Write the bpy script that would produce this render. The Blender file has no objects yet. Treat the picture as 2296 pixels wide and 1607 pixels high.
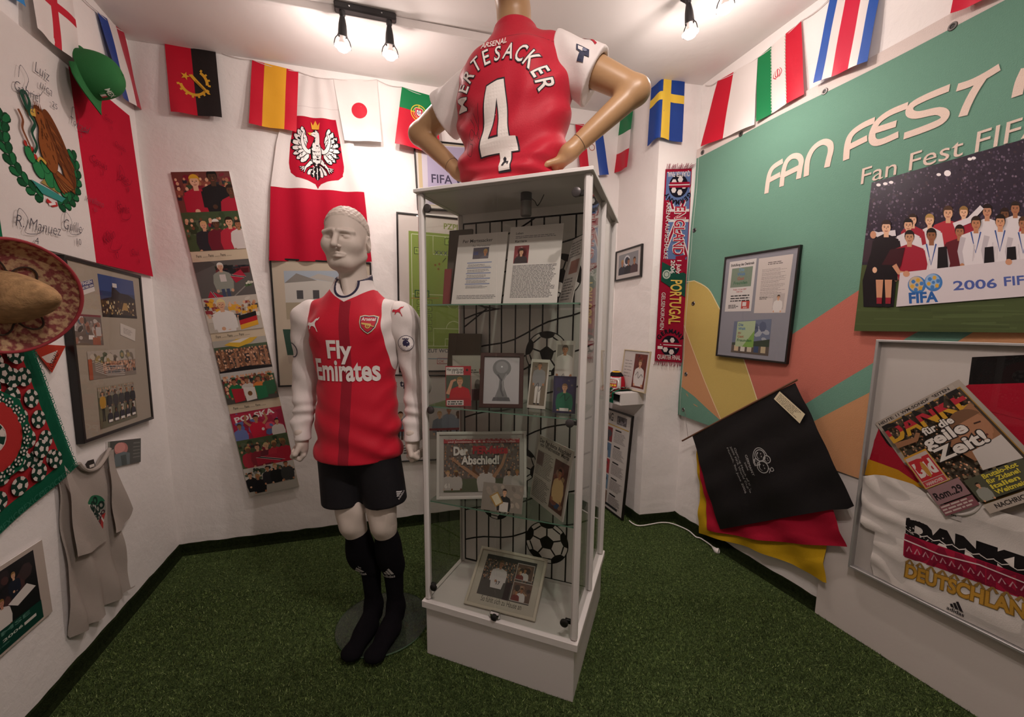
import bpy, math, random
import numpy as np
from mathutils import Vector, Matrix
from mathutils.geometry import tessellate_polygon
from mathutils.bvhtree import BVHTree

SC = bpy.context.scene
COL = SC.collection

# ------------------------------------------------------------------ camera
FPX, PPX, PPY, PITCH, ROLL, EYE = 900.28, 1157.09, 851.24, 0.1285, 0.0110, 1.42

def cam_rows():
 c, s = math.cos(PITCH), math.sin(PITCH)
 m = np.array([[1, 0, 0], [0, 0, -1], [0, 1, 0]], float)
 p = np.array([[1, 0, 0], [0, c, -s], [0, s, c]])
 c, s = math.cos(ROLL), math.sin(ROLL)
 return np.array([[c, -s, 0], [s, c, 0], [0, 0, 1]]) @ p @ m

ROWS = cam_rows()
cam_data = bpy.data.cameras.new('camera')
cam = bpy.data.objects.new('camera', cam_data)
COL.objects.link(cam)
cam_data.sensor_fit = 'HORIZONTAL'
cam_data.sensor_width = 36.0
cam_data.lens = FPX / 2296 * 36.0
cam_data.shift_x = -(PPX - 1148.0) / 2296
cam_data.shift_y = (PPY - 803.5) / 2296
cam_data.clip_start = 0.02
cam.matrix_world = Matrix(((ROWS[0][0], -ROWS[1][0], -ROWS[2][0], 0), (ROWS[0][1], -ROWS[1][1], -ROWS[2][1], 0),
                           (ROWS[0][2], -ROWS[1][2], -ROWS[2][2], EYE), (0, 0, 0, 1)))
SC.camera = cam

# ------------------------------------------------------------------ light and exposure
world = bpy.data.worlds.new('world')
SC.world = world
world.use_nodes = True
world.node_tree.nodes['Background'].inputs[0].default_value = (0.9, 0.8, 0.8, 1)
world.node_tree.nodes['Background'].inputs[1].default_value = 0.0
SC.view_settings.view_transform = 'Standard'
SC.view_settings.look = 'None'
SC.view_settings.exposure = 0.16
SC.view_settings.gamma = 1.0
SC.view_settings.use_curve_mapping = False
LAMP_COLOR = (1.0, 0.865, 0.80)
LAMP_WATT = 11.5      # downward beam of each ceiling lamp
GLOW_WATT = 4.8       # all-round glow of each bulb
try:
 SC.cycles.max_bounces = 10
 SC.cycles.transparent_max_bounces = 24
 SC.cycles.caustics_reflective = False
 SC.cycles.caustics_refractive = False
except Exception:
 pass

# ------------------------------------------------------------------ helpers: colour and materials
def lin(c):
 if isinstance(c, str):
  c = c.lstrip('#')
  c = tuple(int(c[i:i + 2], 16) / 255 for i in (0, 2, 4))
  return tuple(x / 12.92 if x <= 0.04045 else ((x + 0.055) / 1.055) ** 2.4 for x in c)
 return tuple(c[:3])

MATS = {}

def mat(name, color='808080', rough=0.6, metal=0.0, attr=False, bump=0.0, scale=40.0, vary=0.0, emit=0.0, spec=0.5,
  coat=0.0, sheen=0.0, detail=4.0, trans=0.0):
 """node material: colour (or the colour attribute), optional noise variation and noise bump"""
 if name in MATS:
  return MATS[name]
 m = bpy.data.materials.new(name)
 m.use_nodes = True
 nt = m.node_tree
 b = nt.nodes['Principled BSDF']
 b.inputs['Roughness'].default_value = rough
 b.inputs['Metallic'].default_value = metal
 b.inputs['Specular IOR Level'].default_value = spec
 b.inputs['Coat Weight'].default_value = coat
 b.inputs['Coat Roughness'].default_value = 0.08
 b.inputs['Sheen Weight'].default_value = sheen
 c = lin(color)
 tc = nt.nodes.new('ShaderNodeTexCoord')
 src = None
 if attr:
  a = nt.nodes.new('ShaderNodeAttribute')
  a.attribute_name = 'Col'
  src = a.outputs['Color']
 else:
  r = nt.nodes.new('ShaderNodeRGB')
  r.outputs[0].default_value = (*c, 1)
  src = r.outputs[0]
 if vary:
  n = nt.nodes.new('ShaderNodeTexNoise')
  n.inputs['Scale'].default_value = scale * 0.35
  n.inputs['Detail'].default_value = 5
  nt.links.new(tc.outputs['Object'], n.inputs['Vector'])
  mr = nt.nodes.new('ShaderNodeMapRange')
  mr.inputs['From Min'].default_value = 0.3
  mr.inputs['From Max'].default_value = 0.7
  mr.inputs['To Min'].default_value = 1 - vary
  mr.inputs['To Max'].default_value = 1 + vary * 0.4
  nt.links.new(n.outputs['Fac'], mr.inputs['Value'])
  mx = nt.nodes.new('ShaderNodeVectorMath')
  mx.operation = 'SCALE'
  nt.links.new(src, mx.inputs[0])
  nt.links.new(mr.outputs[0], mx.inputs['Scale'])
  src = mx.outputs[0]
 nt.links.new(src, b.inputs['Base Color'])
 if bump:
  n = nt.nodes.new('ShaderNodeTexNoise')
  n.inputs['Scale'].default_value = scale
  n.inputs['Detail'].default_value = detail
  nt.links.new(tc.outputs['Object'], n.inputs['Vector'])
  bp = nt.nodes.new('ShaderNodeBump')
  bp.inputs['Strength'].default_value = 1.0
  bp.inputs['Distance'].default_value = bump
  nt.links.new(n.outputs['Fac'], bp.inputs['Height'])
  nt.links.new(bp.outputs[0], b.inputs['Normal'])
 if emit:
  b.inputs['Emission Color'].default_value = (*c, 1)
  b.inputs['Emission Strength'].default_value = emit
 if trans:
  t = nt.nodes.new('ShaderNodeBsdfTranslucent')
  nt.links.new(src, t.inputs['Color'])
  ms = nt.nodes.new('ShaderNodeMixShader')
  ms.inputs[0].default_value = trans
  nt.links.new(b.outputs[0], ms.inputs[1])
  nt.links.new(t.outputs[0], ms.inputs[2])
  nt.links.new(ms.outputs[0], nt.nodes['Material Output'].inputs['Surface'])
 MATS[name] = m
 return m

def glass(name, tint='f4faf6', ior=1.45, rough=0.0, haze=0.0):
 """thin pane: clear, with Fresnel reflections"""
 if name in MATS:
  return MATS[name]
 m = bpy.data.materials.new(name)
 m.use_nodes = True
 nt = m.node_tree
 nt.nodes.remove(nt.nodes['Principled BSDF'])
 tr = nt.nodes.new('ShaderNodeBsdfTransparent')
 tr.inputs[0].default_value = (*lin(tint), 1)
 gl = nt.nodes.new('ShaderNodeBsdfGlossy')
 gl.inputs['Roughness'].default_value = rough
 lw = nt.nodes.new('ShaderNodeLayerWeight')
 lw.inputs['Blend'].default_value = 0.5
 pw = nt.nodes.new('ShaderNodeMath')
 pw.operation = 'POWER'
 pw.inputs[1].default_value = 5.0
 nt.links.new(lw.outputs['Facing'], pw.inputs[0])
 f0 = ((ior - 1) / (ior + 1)) ** 2
 fr = nt.nodes.new('ShaderNodeMath')
 fr.operation = 'MULTIPLY_ADD'
 fr.inputs[1].default_value = 1 - f0
 fr.inputs[2].default_value = f0
 nt.links.new(pw.outputs[0], fr.inputs[0])
 ms = nt.nodes.new('ShaderNodeMixShader')
 nt.links.new(fr.outputs[0], ms.inputs[0])
 nt.links.new(tr.outputs[0], ms.inputs[1])
 nt.links.new(gl.outputs[0], ms.inputs[2])
 out = ms.outputs[0]
 if haze:
  df = nt.nodes.new('ShaderNodeBsdfDiffuse')
  df.inputs[0].default_value = (0.8, 0.8, 0.8, 1)
  m2 = nt.nodes.new('ShaderNodeMixShader')
  m2.inputs[0].default_value = haze
  nt.links.new(out, m2.inputs[1])
  nt.links.new(df.outputs[0], m2.inputs[2])
  out = m2.outputs[0]
 nt.links.new(out, nt.nodes['Material Output'].inputs['Surface'])
 MATS[name] = m
 return m

PRINT = mat('paper_print', attr=True, rough=0.55, spec=0.3)
PHOTO = mat('photo_print', attr=True, rough=0.28, spec=0.4)
CLOTH = mat('woven_cloth', attr=True, rough=0.85, spec=0.15, bump=0.0006, scale=260, trans=0.12)
CLOTH_HEAVY = mat('heavy_cloth', attr=True, rough=0.9, spec=0.1, bump=0.0008, scale=300)
SATIN = mat('satin_cloth', attr=True, rough=0.42, spec=0.35, bump=0.0004, scale=200, trans=0.1)
KNIT = mat('knit_cloth', attr=True, rough=0.95, spec=0.05, bump=0.002, scale=420)
FRAME_BLACK = mat('black_frame', '14100f', rough=0.35)
WHITE_LAM = mat('white_laminate', 'd8d3d0', rough=0.38)
ALU = mat('silver_profile', 'b9b6b5', rough=0.35, metal=0.6)
CHROME = mat('chrome', 'c8c8c8', rough=0.15, metal=1.0)
DARK_PLASTIC = mat('dark_plastic', '1c1a1a', rough=0.4)
PANE = glass('picture_glass', 'f8f8f8', ior=1.33)
CASE_GLASS = glass('cabinet_glass', 'f5f6f4', ior=1.25)
CARD_MAT = mat('card', attr=True, rough=0.7, spec=0.2)

# ------------------------------------------------------------------ helpers: objects
def tag(o, label=None, cat=None, group=None, kind=None):
 if label:
  o['label'] = label
 if cat:
  o['category'] = cat
 if group:
  o['group'] = group
 if kind:
  o['kind'] = kind
 return o

def thing(name, label, cat, mtx=None, group=None):
 o = bpy.data.objects.new(name, None)
 o.empty_display_size = 0.05
 COL.objects.link(o)
 if mtx is not None:
  o.matrix_world = mtx
 return tag(o, label, cat, group)

def mesh_obj(name, V, F, material, parent=None, smooth=False, cols=None, attrs=None, label=None, mtx=None):
 me = bpy.data.meshes.new(name)
 V = np.asarray(V, dtype=float).reshape(-1, 3)
 if len(V) and len(F):
  me.from_pydata(V.tolist(), [], [list(map(int, f)) for f in F] if not isinstance(F, np.ndarray) else F.tolist())
 if cols is not None and len(F):
  ca = me.attributes.new('Col', 'FLOAT_COLOR', 'CORNER')
  ln = [len(p.vertices) for p in me.polygons]
  arr = np.repeat(np.asarray(cols, dtype=np.float32).reshape(-1, 3), ln, axis=0)
  arr = np.hstack([arr, np.ones((len(arr), 1), np.float32)])
  ca.data.foreach_set('color', arr.ravel())
 if attrs:
  for k, v in attrs.items():
   a = me.attributes.new(k, 'FLOAT', 'POINT')
   a.data.foreach_set('value', np.asarray(v, dtype=np.float32))
 if smooth:
  me.polygons.foreach_set('use_smooth', [True] * len(me.polygons))
 me.update()
 if material is not None:
  me.materials.append(material)
 o = bpy.data.objects.new(name, me)
 COL.objects.link(o)
 if parent is not None:
  o.parent = parent
 if mtx is not None:
  o.matrix_local = mtx
 if label:
  o['label'] = label
 return o

class MB:
 """collects simple solids into one mesh"""

 def __init__(s):
  s.V, s.F = [], []

 def add(s, V, F):
  b = len(s.V)
  s.V += [tuple(v) for v in V]
  s.F += [[i + b for i in f] for f in F]
  return s

 def box(s, x0, x1, y0, y1, z0, z1, bev=0.0):
  if bev <= 0:
   V = [(x, y, z) for z in (z0, z1) for y in (y0, y1) for x in (x0, x1)]
   return s.add(V, [(0, 2, 3, 1), (4, 5, 7, 6), (0, 1, 5, 4), (2, 6, 7, 3), (0, 4, 6, 2), (1, 3, 7, 5)])
  b = min(bev, (x1 - x0) / 2.01, (y1 - y0) / 2.01, (z1 - z0) / 2.01)
  V, idx = [], {}
  X, Y, Z = (x0, x1), (y0, y1), (z0, z1)
  for i in (0, 1):
   for j in (0, 1):
    for k in (0, 1):
     sx, sy, sz = (b if i == 0 else -b), (b if j == 0 else -b), (b if k == 0 else -b)
     idx[i, j, k, 0] = len(V); V.append((X[i], Y[j] + sy, Z[k] + sz))
     idx[i, j, k, 1] = len(V); V.append((X[i] + sx, Y[j], Z[k] + sz))
     idx[i, j, k, 2] = len(V); V.append((X[i] + sx, Y[j] + sy, Z[k]))
  I = lambda i, j, k, a: idx[i, j, k, a]
  F = []
  for i in (0, 1):
   f = [I(i, 0, 0, 0), I(i, 1, 0, 0), I(i, 1, 1, 0), I(i, 0, 1, 0)]; F.append(f if i else f[::-1])
   f = [I(0, i, 0, 1), I(0, i, 1, 1), I(1, i, 1, 1), I(1, i, 0, 1)]; F.append(f if i else f[::-1])
   f = [I(0, 0, i, 2), I(1, 0, i, 2), I(1, 1, i, 2), I(0, 1, i, 2)]; F.append(f if i else f[::-1])
  for i in (0, 1):
   for j in (0, 1):
    F.append([I(i, j, 0, 0), I(i, j, 0, 1), I(i, j, 1, 1), I(i, j, 1, 0)])
    F.append([I(i, 0, j, 0), I(i, 0, j, 2), I(i, 1, j, 2), I(i, 1, j, 0)])
    F.append([I(0, i, j, 1), I(0, i, j, 2), I(1, i, j, 2), I(1, i, j, 1)])
    for k in (0, 1):
     F.append([I(i, j, k, 0), I(i, j, k, 1), I(i, j, k, 2)])
  return s.add(V, F)

 def tube(s, pts, r, n=10, cap=True):
  """swept circle along pts; r number or list"""
  P = [Vector(p) for p in pts]
  R = r if hasattr(r, '__len__') else [r] * len(P)
  V, F = [], []
  up = Vector((0, 0, 1))
  prev = None
  for i, p in enumerate(P):
   d = (P[min(i + 1, len(P) - 1)] - P[max(i - 1, 0)]).normalized()
   if prev is None:
    a = d.orthogonal().normalized()
   else:
    a = (prev - d * prev.dot(d)).normalized()
   prev = a
   b = d.cross(a)
   for k in range(n):
    t = 2 * math.pi * k / n
    V.append(p + (a * math.cos(t) + b * math.sin(t)) * R[i])
  for i in range(len(P) - 1):
   for k in range(n):
    F.append([i * n + k, i * n + (k + 1) % n, (i + 1) * n + (k + 1) % n, (i + 1) * n + k])
  if cap:
   F.append(list(range(n))[::-1])
   F.append([(len(P) - 1) * n + k for k in range(n)])
  return s.add(V, F)

 def lathe(s, prof, n=24, mtx=None):
  """prof: (r, z) pairs about local z"""
  V, F = [], []
  M = mtx or Matrix()
  for r, z in prof:
   for k in range(n):
    t = 2 * math.pi * k / n
    V.append(M @ Vector((r * math.cos(t), r * math.sin(t), z)))
  for i in range(len(prof) - 1):
   for k in range(n):
    F.append([i * n + k, i * n + (k + 1) % n, (i + 1) * n + (k + 1) % n, (i + 1) * n + k])
  F.append(list(range(n))[::-1])
  F.append([(len(prof) - 1) * n + k for k in range(n)])
  return s.add(V, F)

 def prism(s, poly, y0, y1):
  """polygon in x,z extruded along y"""
  n = len(poly)
  V = [(x, y0, z) for x, z in poly] + [(x, y1, z) for x, z in poly]
  F = [[i, (i + 1) % n, n + (i + 1) % n, n + i] for i in range(n)]
  tri = tessellate_polygon([[Vector((x, z, 0)) for x, z in poly]])
  F += [list(t) for t in tri] + [[i + n for i in t][::-1] for t in tri]
  return s.add(V, F)

 def build(s, name, material, parent=None, smooth=False, label=None, mtx=None, col=None):
  o = mesh_obj(name, s.V, s.F, material, parent, smooth, label=label, mtx=mtx,
                     cols=None if col is None else [lin(col)] * len(s.F))
  if smooth:
   try:
    o.data.set_sharp_from_angle(angle=0.7)
   except Exception:
    pass
  return o

# ------------------------------------------------------------------ helpers: flat printing
_TXT = {}

def text_mesh(s, bold=0.0, shear=0.0):
 key = (s, bold, shear)
 if key in _TXT:
  return _TXT[key]
 c = bpy.data.curves.new('t', 'FONT')
 c.body = s
 c.size = 1.0
 c.offset = bold
 c.shear = shear
 c.resolution_u = 3
 o = bpy.data.objects.new('t', c)
 me = o.to_mesh()
 V = np.array([v.co[:2] for v in me.vertices]).reshape(-1, 2)
 T = []
 for p in me.polygons:
  v = list(p.vertices)
  for i in range(1, len(v) - 1):
   T.append((v[0], v[i], v[i + 1]))
 o.to_mesh_clear()
 bpy.data.objects.remove(o)
 bpy.data.curves.remove(c)
 _TXT[key] = (V, T)
 return _TXT[key]

def ell(cx, cy, rx, ry=None, n=14, rot=0.0, a0=0.0, a1=2 * math.pi):
 ry = rx if ry is None else ry
 full = abs(a1 - a0) > 6.28
 out = []
 for i in range(n if full else n + 1):
  t = a0 + (a1 - a0) * i / n
  x, y = rx * math.cos(t), ry * math.sin(t)
  out.append((cx + x * math.cos(rot) - y * math.sin(rot), cy + x * math.sin(rot) + y * math.cos(rot)))
 return out

def stroke(pts, w, w1=None):
 """polyline as a polygon; w start width, w1 end width"""
 w1 = w if w1 is None else w1
 L, R = [], []
 n = len(pts)
 for i, (x, y) in enumerate(pts):
  x0, y0 = pts[max(0, i - 1)]
  x1, y1 = pts[min(n - 1, i + 1)]
  d = math.hypot(x1 - x0, y1 - y0) or 1
  ww = (w + (w1 - w) * i / max(1, n - 1)) / 2
  nx, ny = -(y1 - y0) / d * ww, (x1 - x0) / d * ww
  L.append((x + nx, y + ny))
  R.append((x - nx, y - ny))
 return L + R[::-1]

def spline(pts, k=5, closed=False):
 """Catmull-Rom through pts"""
 n = len(pts)
 out = []
 g = lambda i: pts[i % n] if closed else pts[max(0, min(n - 1, i))]
 for i in range(n if closed else n - 1):
  p0, p1, p2, p3 = g(i - 1), g(i), g(i + 1), g(i + 2)
  for j in range(k):
   t = j / k
   out.append(tuple(0.5 * (2 * p1[a] + (p2[a] - p0[a]) * t + (2 * p0[a] - 5 * p1[a] + 4 * p2[a] - p3[a]) * t * t
         + (3 * p1[a] - p0[a] - 3 * p2[a] + p3[a]) * t ** 3) for a in range(len(p1))))
 if not closed:
  out.append(tuple(pts[-1]))
 return out

STEP = 1.4e-5

class Print:
 """flat coloured shapes in x,z (metres); every shape lies a hair in front of the one before"""

 def __init__(s, base=0.0003, step=STEP):
  s.T = []      # (tri 3x2, colour, depth)
  s.d = base
  s.step = step
  s.clip = None
  s.tf = None
  s.box = None

 def _p(s, pts):
  return pts if s.tf is None else [s.tf(x, y) for x, y in pts]

 def tris(s, V, T, col):
  s.d += s.step
  c = lin(col)
  for t in T:
   tri = [V[i] for i in t]
   if s.clip:
    tri = clip_poly(tri, s.clip)
   if s.tf and tri:
    tri = s._p(tri)
   if s.box and tri:
    tri = clip_poly(tri, s.box)
   for i in range(1, len(tri) - 1):
    s.T.append(([tri[0], tri[i], tri[i + 1]], c, s.d))

 def poly(s, pts, col):
  t = tessellate_polygon([[Vector((x, y, 0)) for x, y in pts]])
  s.tris(pts, t, col)
  return s

 def rect(s, x0, y0, x1, y1, col):
  s.tris([(x0, y0), (x1, y0), (x1, y1), (x0, y1)], [(0, 1, 2), (0, 2, 3)], col)
  return s

 def ell(s, cx, cy, rx, ry=None, col='000000', n=14, rot=0.0):
  s.poly(ell(cx, cy, rx, ry, n, rot), col)
  return s

 def ring(s, cx, cy, r0, r1, col, n=24, a0=0.0, a1=2 * math.pi, ky=1.0):
  V, T = [], []
  for i in range(n + 1):
   t = a0 + (a1 - a0) * i / n
   V += [(cx + r0 * math.cos(t), cy + r0 * ky * math.sin(t)), (cx + r1 * math.cos(t), cy + r1 * ky * math.sin(t))]
  for i in range(n):
   T += [(2 * i, 2 * i + 1, 2 * i + 3), (2 * i, 2 * i + 3, 2 * i + 2)]
  s.tris(V, T, col)
  return s

 def line(s, pts, w, col, w1=None):
  w1 = w if w1 is None else w1
  st = stroke(pts, w, w1)
  n = len(pts)
  T = []
  for i in range(n - 1):
   T += [(i, i + 1, 2 * n - 2 - i), (i, 2 * n - 2 - i, 2 * n - 1 - i)]
  s.tris(st, T, col)
  return s

 def star(s, cx, cy, r, col, n=5, k=0.4, rot=0.0):
  s.poly([(cx + (r if i % 2 == 0 else r * k) * math.sin(rot + math.pi * i / n),
                 cy + (r if i % 2 == 0 else r * k) * math.cos(rot + math.pi * i / n)) for i in range(2 * n)], col)
  return s

 def text(s, t, x, y, size, col, align='c', rot=0.0, sx=1.0, bold=0.0, shear=0.0, width=None, sy=1.0):
  """baseline anchor x,y; size about cap height * 1.4; width forces the overall width"""
  V, T = text_mesh(t, bold, shear)
  if not len(V):
   return s
  x0, x1 = V[:, 0].min(), V[:, 0].max()
  if width:
   sx = width / ((x1 - x0) * size)
  off = {'l': x0, 'c': (x0 + x1) / 2, 'r': x1}[align]
  X = (V[:, 0] - off) * size * sx
  Y = V[:, 1] * size * sy
  c, q = math.cos(rot), math.sin(rot)
  s.tris([(x + a * c - b * q, y + a * q + b * c) for a, b in zip(X, Y)], T, col)
  return s

 def arc_text(s, t, cx, cy, r, a0, a1, size, col, sx=1.0, bold=0.0, inward=False):
  n = len(t)
  for i, ch in enumerate(t):
   a = a0 + (a1 - a0) * (i + 0.5) / n
   s.text(ch, cx + r * math.cos(a), cy + r * math.sin(a), size, col, rot=a - math.pi / 2 + (math.pi if inward else 0), sx=sx, bold=bold)
  return s

 def lines(s, x0, y0, x1, y1, n, col, rng, h=0.5, ragged=0.3, words=True):
  """n lines of small running text as word dashes, top to bottom"""
  st = (y1 - y0) / n
  V, T = [], []
  for i in range(n):
   y = y1 - (i + 0.8) * st
   x = x0
   xe = x1 - (x1 - x0) * rng.random() * ragged
   while x < xe:
    w = st * rng.uniform(0.7, 3.2) if words else (xe - x)
    w = min(w, xe - x)
    b = len(V)
    V += [(x, y), (x + w, y), (x + w, y + st * h), (x, y + st * h)]
    T += [(b, b + 1, b + 2), (b, b + 2, b + 3)]
    x += w + st * 0.35
  if V:
   s.tris(V, T, col)
  return s

 def build(s, name, material, parent=None, warp=None, cell=None, smooth=False, label=None, mtx=None):
  """warp(x, z, depth) -> 3-D point; flat on the x,z plane facing -y when None.  cell: cut along a grid of that size"""
  V, F, C, idx = [], [], [], {}

  def vid(x, y, d):
   k = (round(x, 6), round(y, 6), round(d, 7))
   if k not in idx:
    idx[k] = len(V)
    V.append((x, y, d))
   return idx[k]

  for tri, c, d in s.T:
   a2 = (tri[1][0] - tri[0][0]) * (tri[2][1] - tri[0][1]) - (tri[2][0] - tri[0][0]) * (tri[1][1] - tri[0][1])
   if abs(a2) < 1e-13:
    continue
   if a2 < 0:
    tri = [tri[0], tri[2], tri[1]]
   for q in (grid_cut(tri, cell) if cell else [tri]):
    f = []
    for x, y in q:
     i = vid(x, y, d)
     if i not in f:
      f.append(i)
    if len(f) > 2:
     F.append(f)
     C.append(c)
  P = np.array(V, float).reshape(-1, 3)
  if warp is None:
   Q = np.stack([P[:, 0], -P[:, 2], P[:, 1]], 1) if len(P) else P
  else:
   Q = np.array([warp(*p) for p in P]) if not getattr(warp, 'vec', False) else warp(P[:, 0], P[:, 1], P[:, 2])
  return mesh_obj(name, Q, F, material, parent, smooth, C, label=label, mtx=mtx)

def _half(poly, a, lim, keep_less):
 out = []
 n = len(poly)
 for i in range(n):
  p, q = poly[i], poly[(i + 1) % n]
  ip = (p[a] <= lim) if keep_less else (p[a] >= lim)
  iq = (q[a] <= lim) if keep_less else (q[a] >= lim)
  if ip:
   out.append(p)
  if ip != iq:
   t = (lim - p[a]) / (q[a] - p[a])
   r = [p[0] + (q[0] - p[0]) * t, p[1] + (q[1] - p[1]) * t]
   r[a] = lim
   out.append(tuple(r))
 return out

def clip_poly(poly, box):
 if all(box[0] <= x <= box[2] and box[1] <= y <= box[3] for x, y in poly):
  return poly
 for a, lim, kl in ((0, box[0], False), (1, box[1], False), (0, box[2], True), (1, box[3], True)):
  poly = _half(poly, a, lim, kl)
  if len(poly) < 3:
   return []
 return poly

def grid_cut(tri, h):
 out = []
 xs = [p[0] for p in tri]
 for i in range(math.floor(min(xs) / h + 1e-9), math.floor(max(xs) / h - 1e-9) + 1):
  p = tri
  if i * h > min(xs) + 1e-9:
   p = _half(p, 0, i * h, False)
  if (i + 1) * h < max(xs) - 1e-9 and len(p) > 2:
   p = _half(p, 0, (i + 1) * h, True)
  if len(p) < 3:
   continue
  ys = [q[1] for q in p]
  for j in range(math.floor(min(ys) / h + 1e-9), math.floor(max(ys) / h - 1e-9) + 1):
   r = p
   if j * h > min(ys) + 1e-9:
    r = _half(r, 1, j * h, False)
   if (j + 1) * h < max(ys) - 1e-9 and len(r) > 2:
    r = _half(r, 1, (j + 1) * h, True)
   if len(r) > 2:
    out.append(r)
 return out

# ------------------------------------------------------------------ helpers: places in the room
def ray(x, y):
 return ROWS.T @ np.array([(x - PPX) / FPX, (y - PPY) / FPX, 1.0])

def on_plane(x, y, p0, n):
 d = ray(x, y)
 c = np.array([0, 0, EYE])
 return c + d * (np.dot(np.asarray(p0, float) - c, n) / np.dot(d, n))

def on_z(x, y, z=0.0):
 return on_plane(x, y, (0, 0, z), np.array([0, 0, 1.0]))

class Wall:
 def __init__(s, a, b):
  s.a, s.b = np.array([a[0], a[1], 0.0]), np.array([b[0], b[1], 0.0])
  s.L = np.linalg.norm(s.b - s.a)
  s.u = (s.b - s.a) / s.L
  s.n = np.array([s.u[1], -s.u[0], 0.0])

 def at(s, x, y, off=0.0):
  """wall coordinates (along, height) seen at a point of the photograph, off metres out from the wall"""
  p = on_plane(x, y, s.a + s.n * off, s.n)
  return float(np.dot(p - s.a, s.u)), float(p[2])

 def mtx(s, u, z, off=0.0, rot=0.0):
  o = s.a + s.u * u + s.n * off
  m = Matrix(((s.u[0], -s.n[0], 0, o[0]), (s.u[1], -s.n[1], 0, o[1]), (0, 0, 1, z), (0, 0, 0, 1)))
  return m @ Matrix.Rotation(-rot, 4, 'Y')

 def quad(s, pts, off=0.0):
  """best upright-ish rectangle through four corners TL TR BR BL -> centre u,z, width, height, turn"""
  q = np.array([s.at(*p, off) for p in pts])
  c = q.mean(0)
  ex = ((q[1] - q[0]) + (q[2] - q[3])) / 2
  ez = ((q[0] - q[3]) + (q[1] - q[2])) / 2
  a1 = math.atan2(ex[1], ex[0])
  a2 = math.atan2(-ez[0], ez[1])
  return c[0], c[1], float(np.hypot(*ex)), float(np.hypot(*ez)), (a1 + a2) / 2

def dirv(yaw):
 return np.array([-math.sin(yaw), -math.cos(yaw)])

P_BL = np.array([-2.073, 2.330])
P_PE = np.array([0.919, 2.803])
P_PI = np.array([1.201, 2.861])
_db = np.array([math.cos(0.303), math.sin(0.303)])
_da = -dirv(-0.350)
_t = np.linalg.solve(np.array([_db, -_da]).T, P_PE - P_BL)
P_BR = P_BL + _db * _t[0]
WL = Wall(P_BL + dirv(-0.338) * 4.3, P_BL)
WB = Wall(P_BL, P_BR)
WA = Wall(P_BR, P_PE)
WP = Wall(P_PE, P_PI)
WR = Wall(P_PI, P_PI + dirv(-0.350) * 4.6)

def ceil_z(x, y=0):
 return 2.972 + 0.032 * x
# ------------------------------------------------------------------ the room
PLASTER = mat('white_plaster', 'e9e3e0', rough=0.9, spec=0.15)

def plaster_nodes(m):
 nt = m.node_tree
 b = nt.nodes['Principled BSDF']
 tc = nt.nodes.new('ShaderNodeTexCoord')
 bp1 = nt.nodes.new('ShaderNodeBump')
 bp2 = nt.nodes.new('ShaderNodeBump')
 n1 = nt.nodes.new('ShaderNodeTexNoise')
 n1.inputs['Scale'].default_value = 4.5
 n1.inputs['Detail'].default_value = 3
 n2 = nt.nodes.new('ShaderNodeTexNoise')
 n2.inputs['Scale'].default_value = 38
 n2.inputs['Detail'].default_value = 6
 n2.inputs['Roughness'].default_value = 0.62
 n2.inputs['Distortion'].default_value = 0.8
 for n in (n1, n2):
  nt.links.new(tc.outputs['Object'], n.inputs['Vector'])
 bp1.inputs['Distance'].default_value = 0.03
 bp1.inputs['Strength'].default_value = 0.35
 bp2.inputs['Distance'].default_value = 0.004
 bp2.inputs['Strength'].default_value = 0.4
 nt.links.new(n1.outputs['Fac'], bp1.inputs['Height'])
 nt.links.new(n2.outputs['Fac'], bp2.inputs['Height'])
 nt.links.new(bp1.outputs[0], bp2.inputs['Normal'])
 nt.links.new(bp2.outputs[0], b.inputs['Normal'])

plaster_nodes(PLASTER)
CEILING = mat('ceiling_paint', 'e2dcd9', rough=0.85, spec=0.15, bump=0.004, scale=6)

def struct(name, o):
 o.name = name
 o['kind'] = 'structure'
 return o

def wall_slab(name, w, ext0=0.0, ext1=0.0, thick=0.08, labels=None):
 """slab from the floor into the ceiling, with a fine grid so that the plaster can be uneven"""
 m = MB()
 m.box(-ext0, w.L + ext1, 0, thick, -0.02, 3.1)
 o = struct(name, m.build(name, PLASTER))
 o.matrix_world = w.mtx(0, 0)
 return o

tag(wall_slab('wall_left', WL), 'uneven white plaster wall along the left side', 'wall')
tag(wall_slab('wall_back', WB, 0.08, 0.08), 'white plaster back wall behind the mannequin', 'wall')
tag(wall_slab('wall_alcove', WA), 'short white wall return beside the small shelf', 'wall')
tag(wall_slab('wall_pillar', WP, -0.001, 0.05), 'white front face of the wall pillar behind the scarf', 'wall')
tag(wall_slab('wall_right', WR), 'white plaster wall along the right side', 'wall')
WF = Wall(tuple(WR.b[:2]), tuple(WL.a[:2]))
tag(wall_slab('wall_front', WF, 0.08, 0.08), 'white plaster wall behind the viewer', 'wall')

_corners = [WL.a, WL.b, WB.b, WA.b, WP.b, WR.b]
_c = np.mean(_corners, 0)
_out = [(p[0] + (p[0] - _c[0]) * 0.06, p[1] + (p[1] - _c[1]) * 0.06) for p in _corners]

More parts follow.
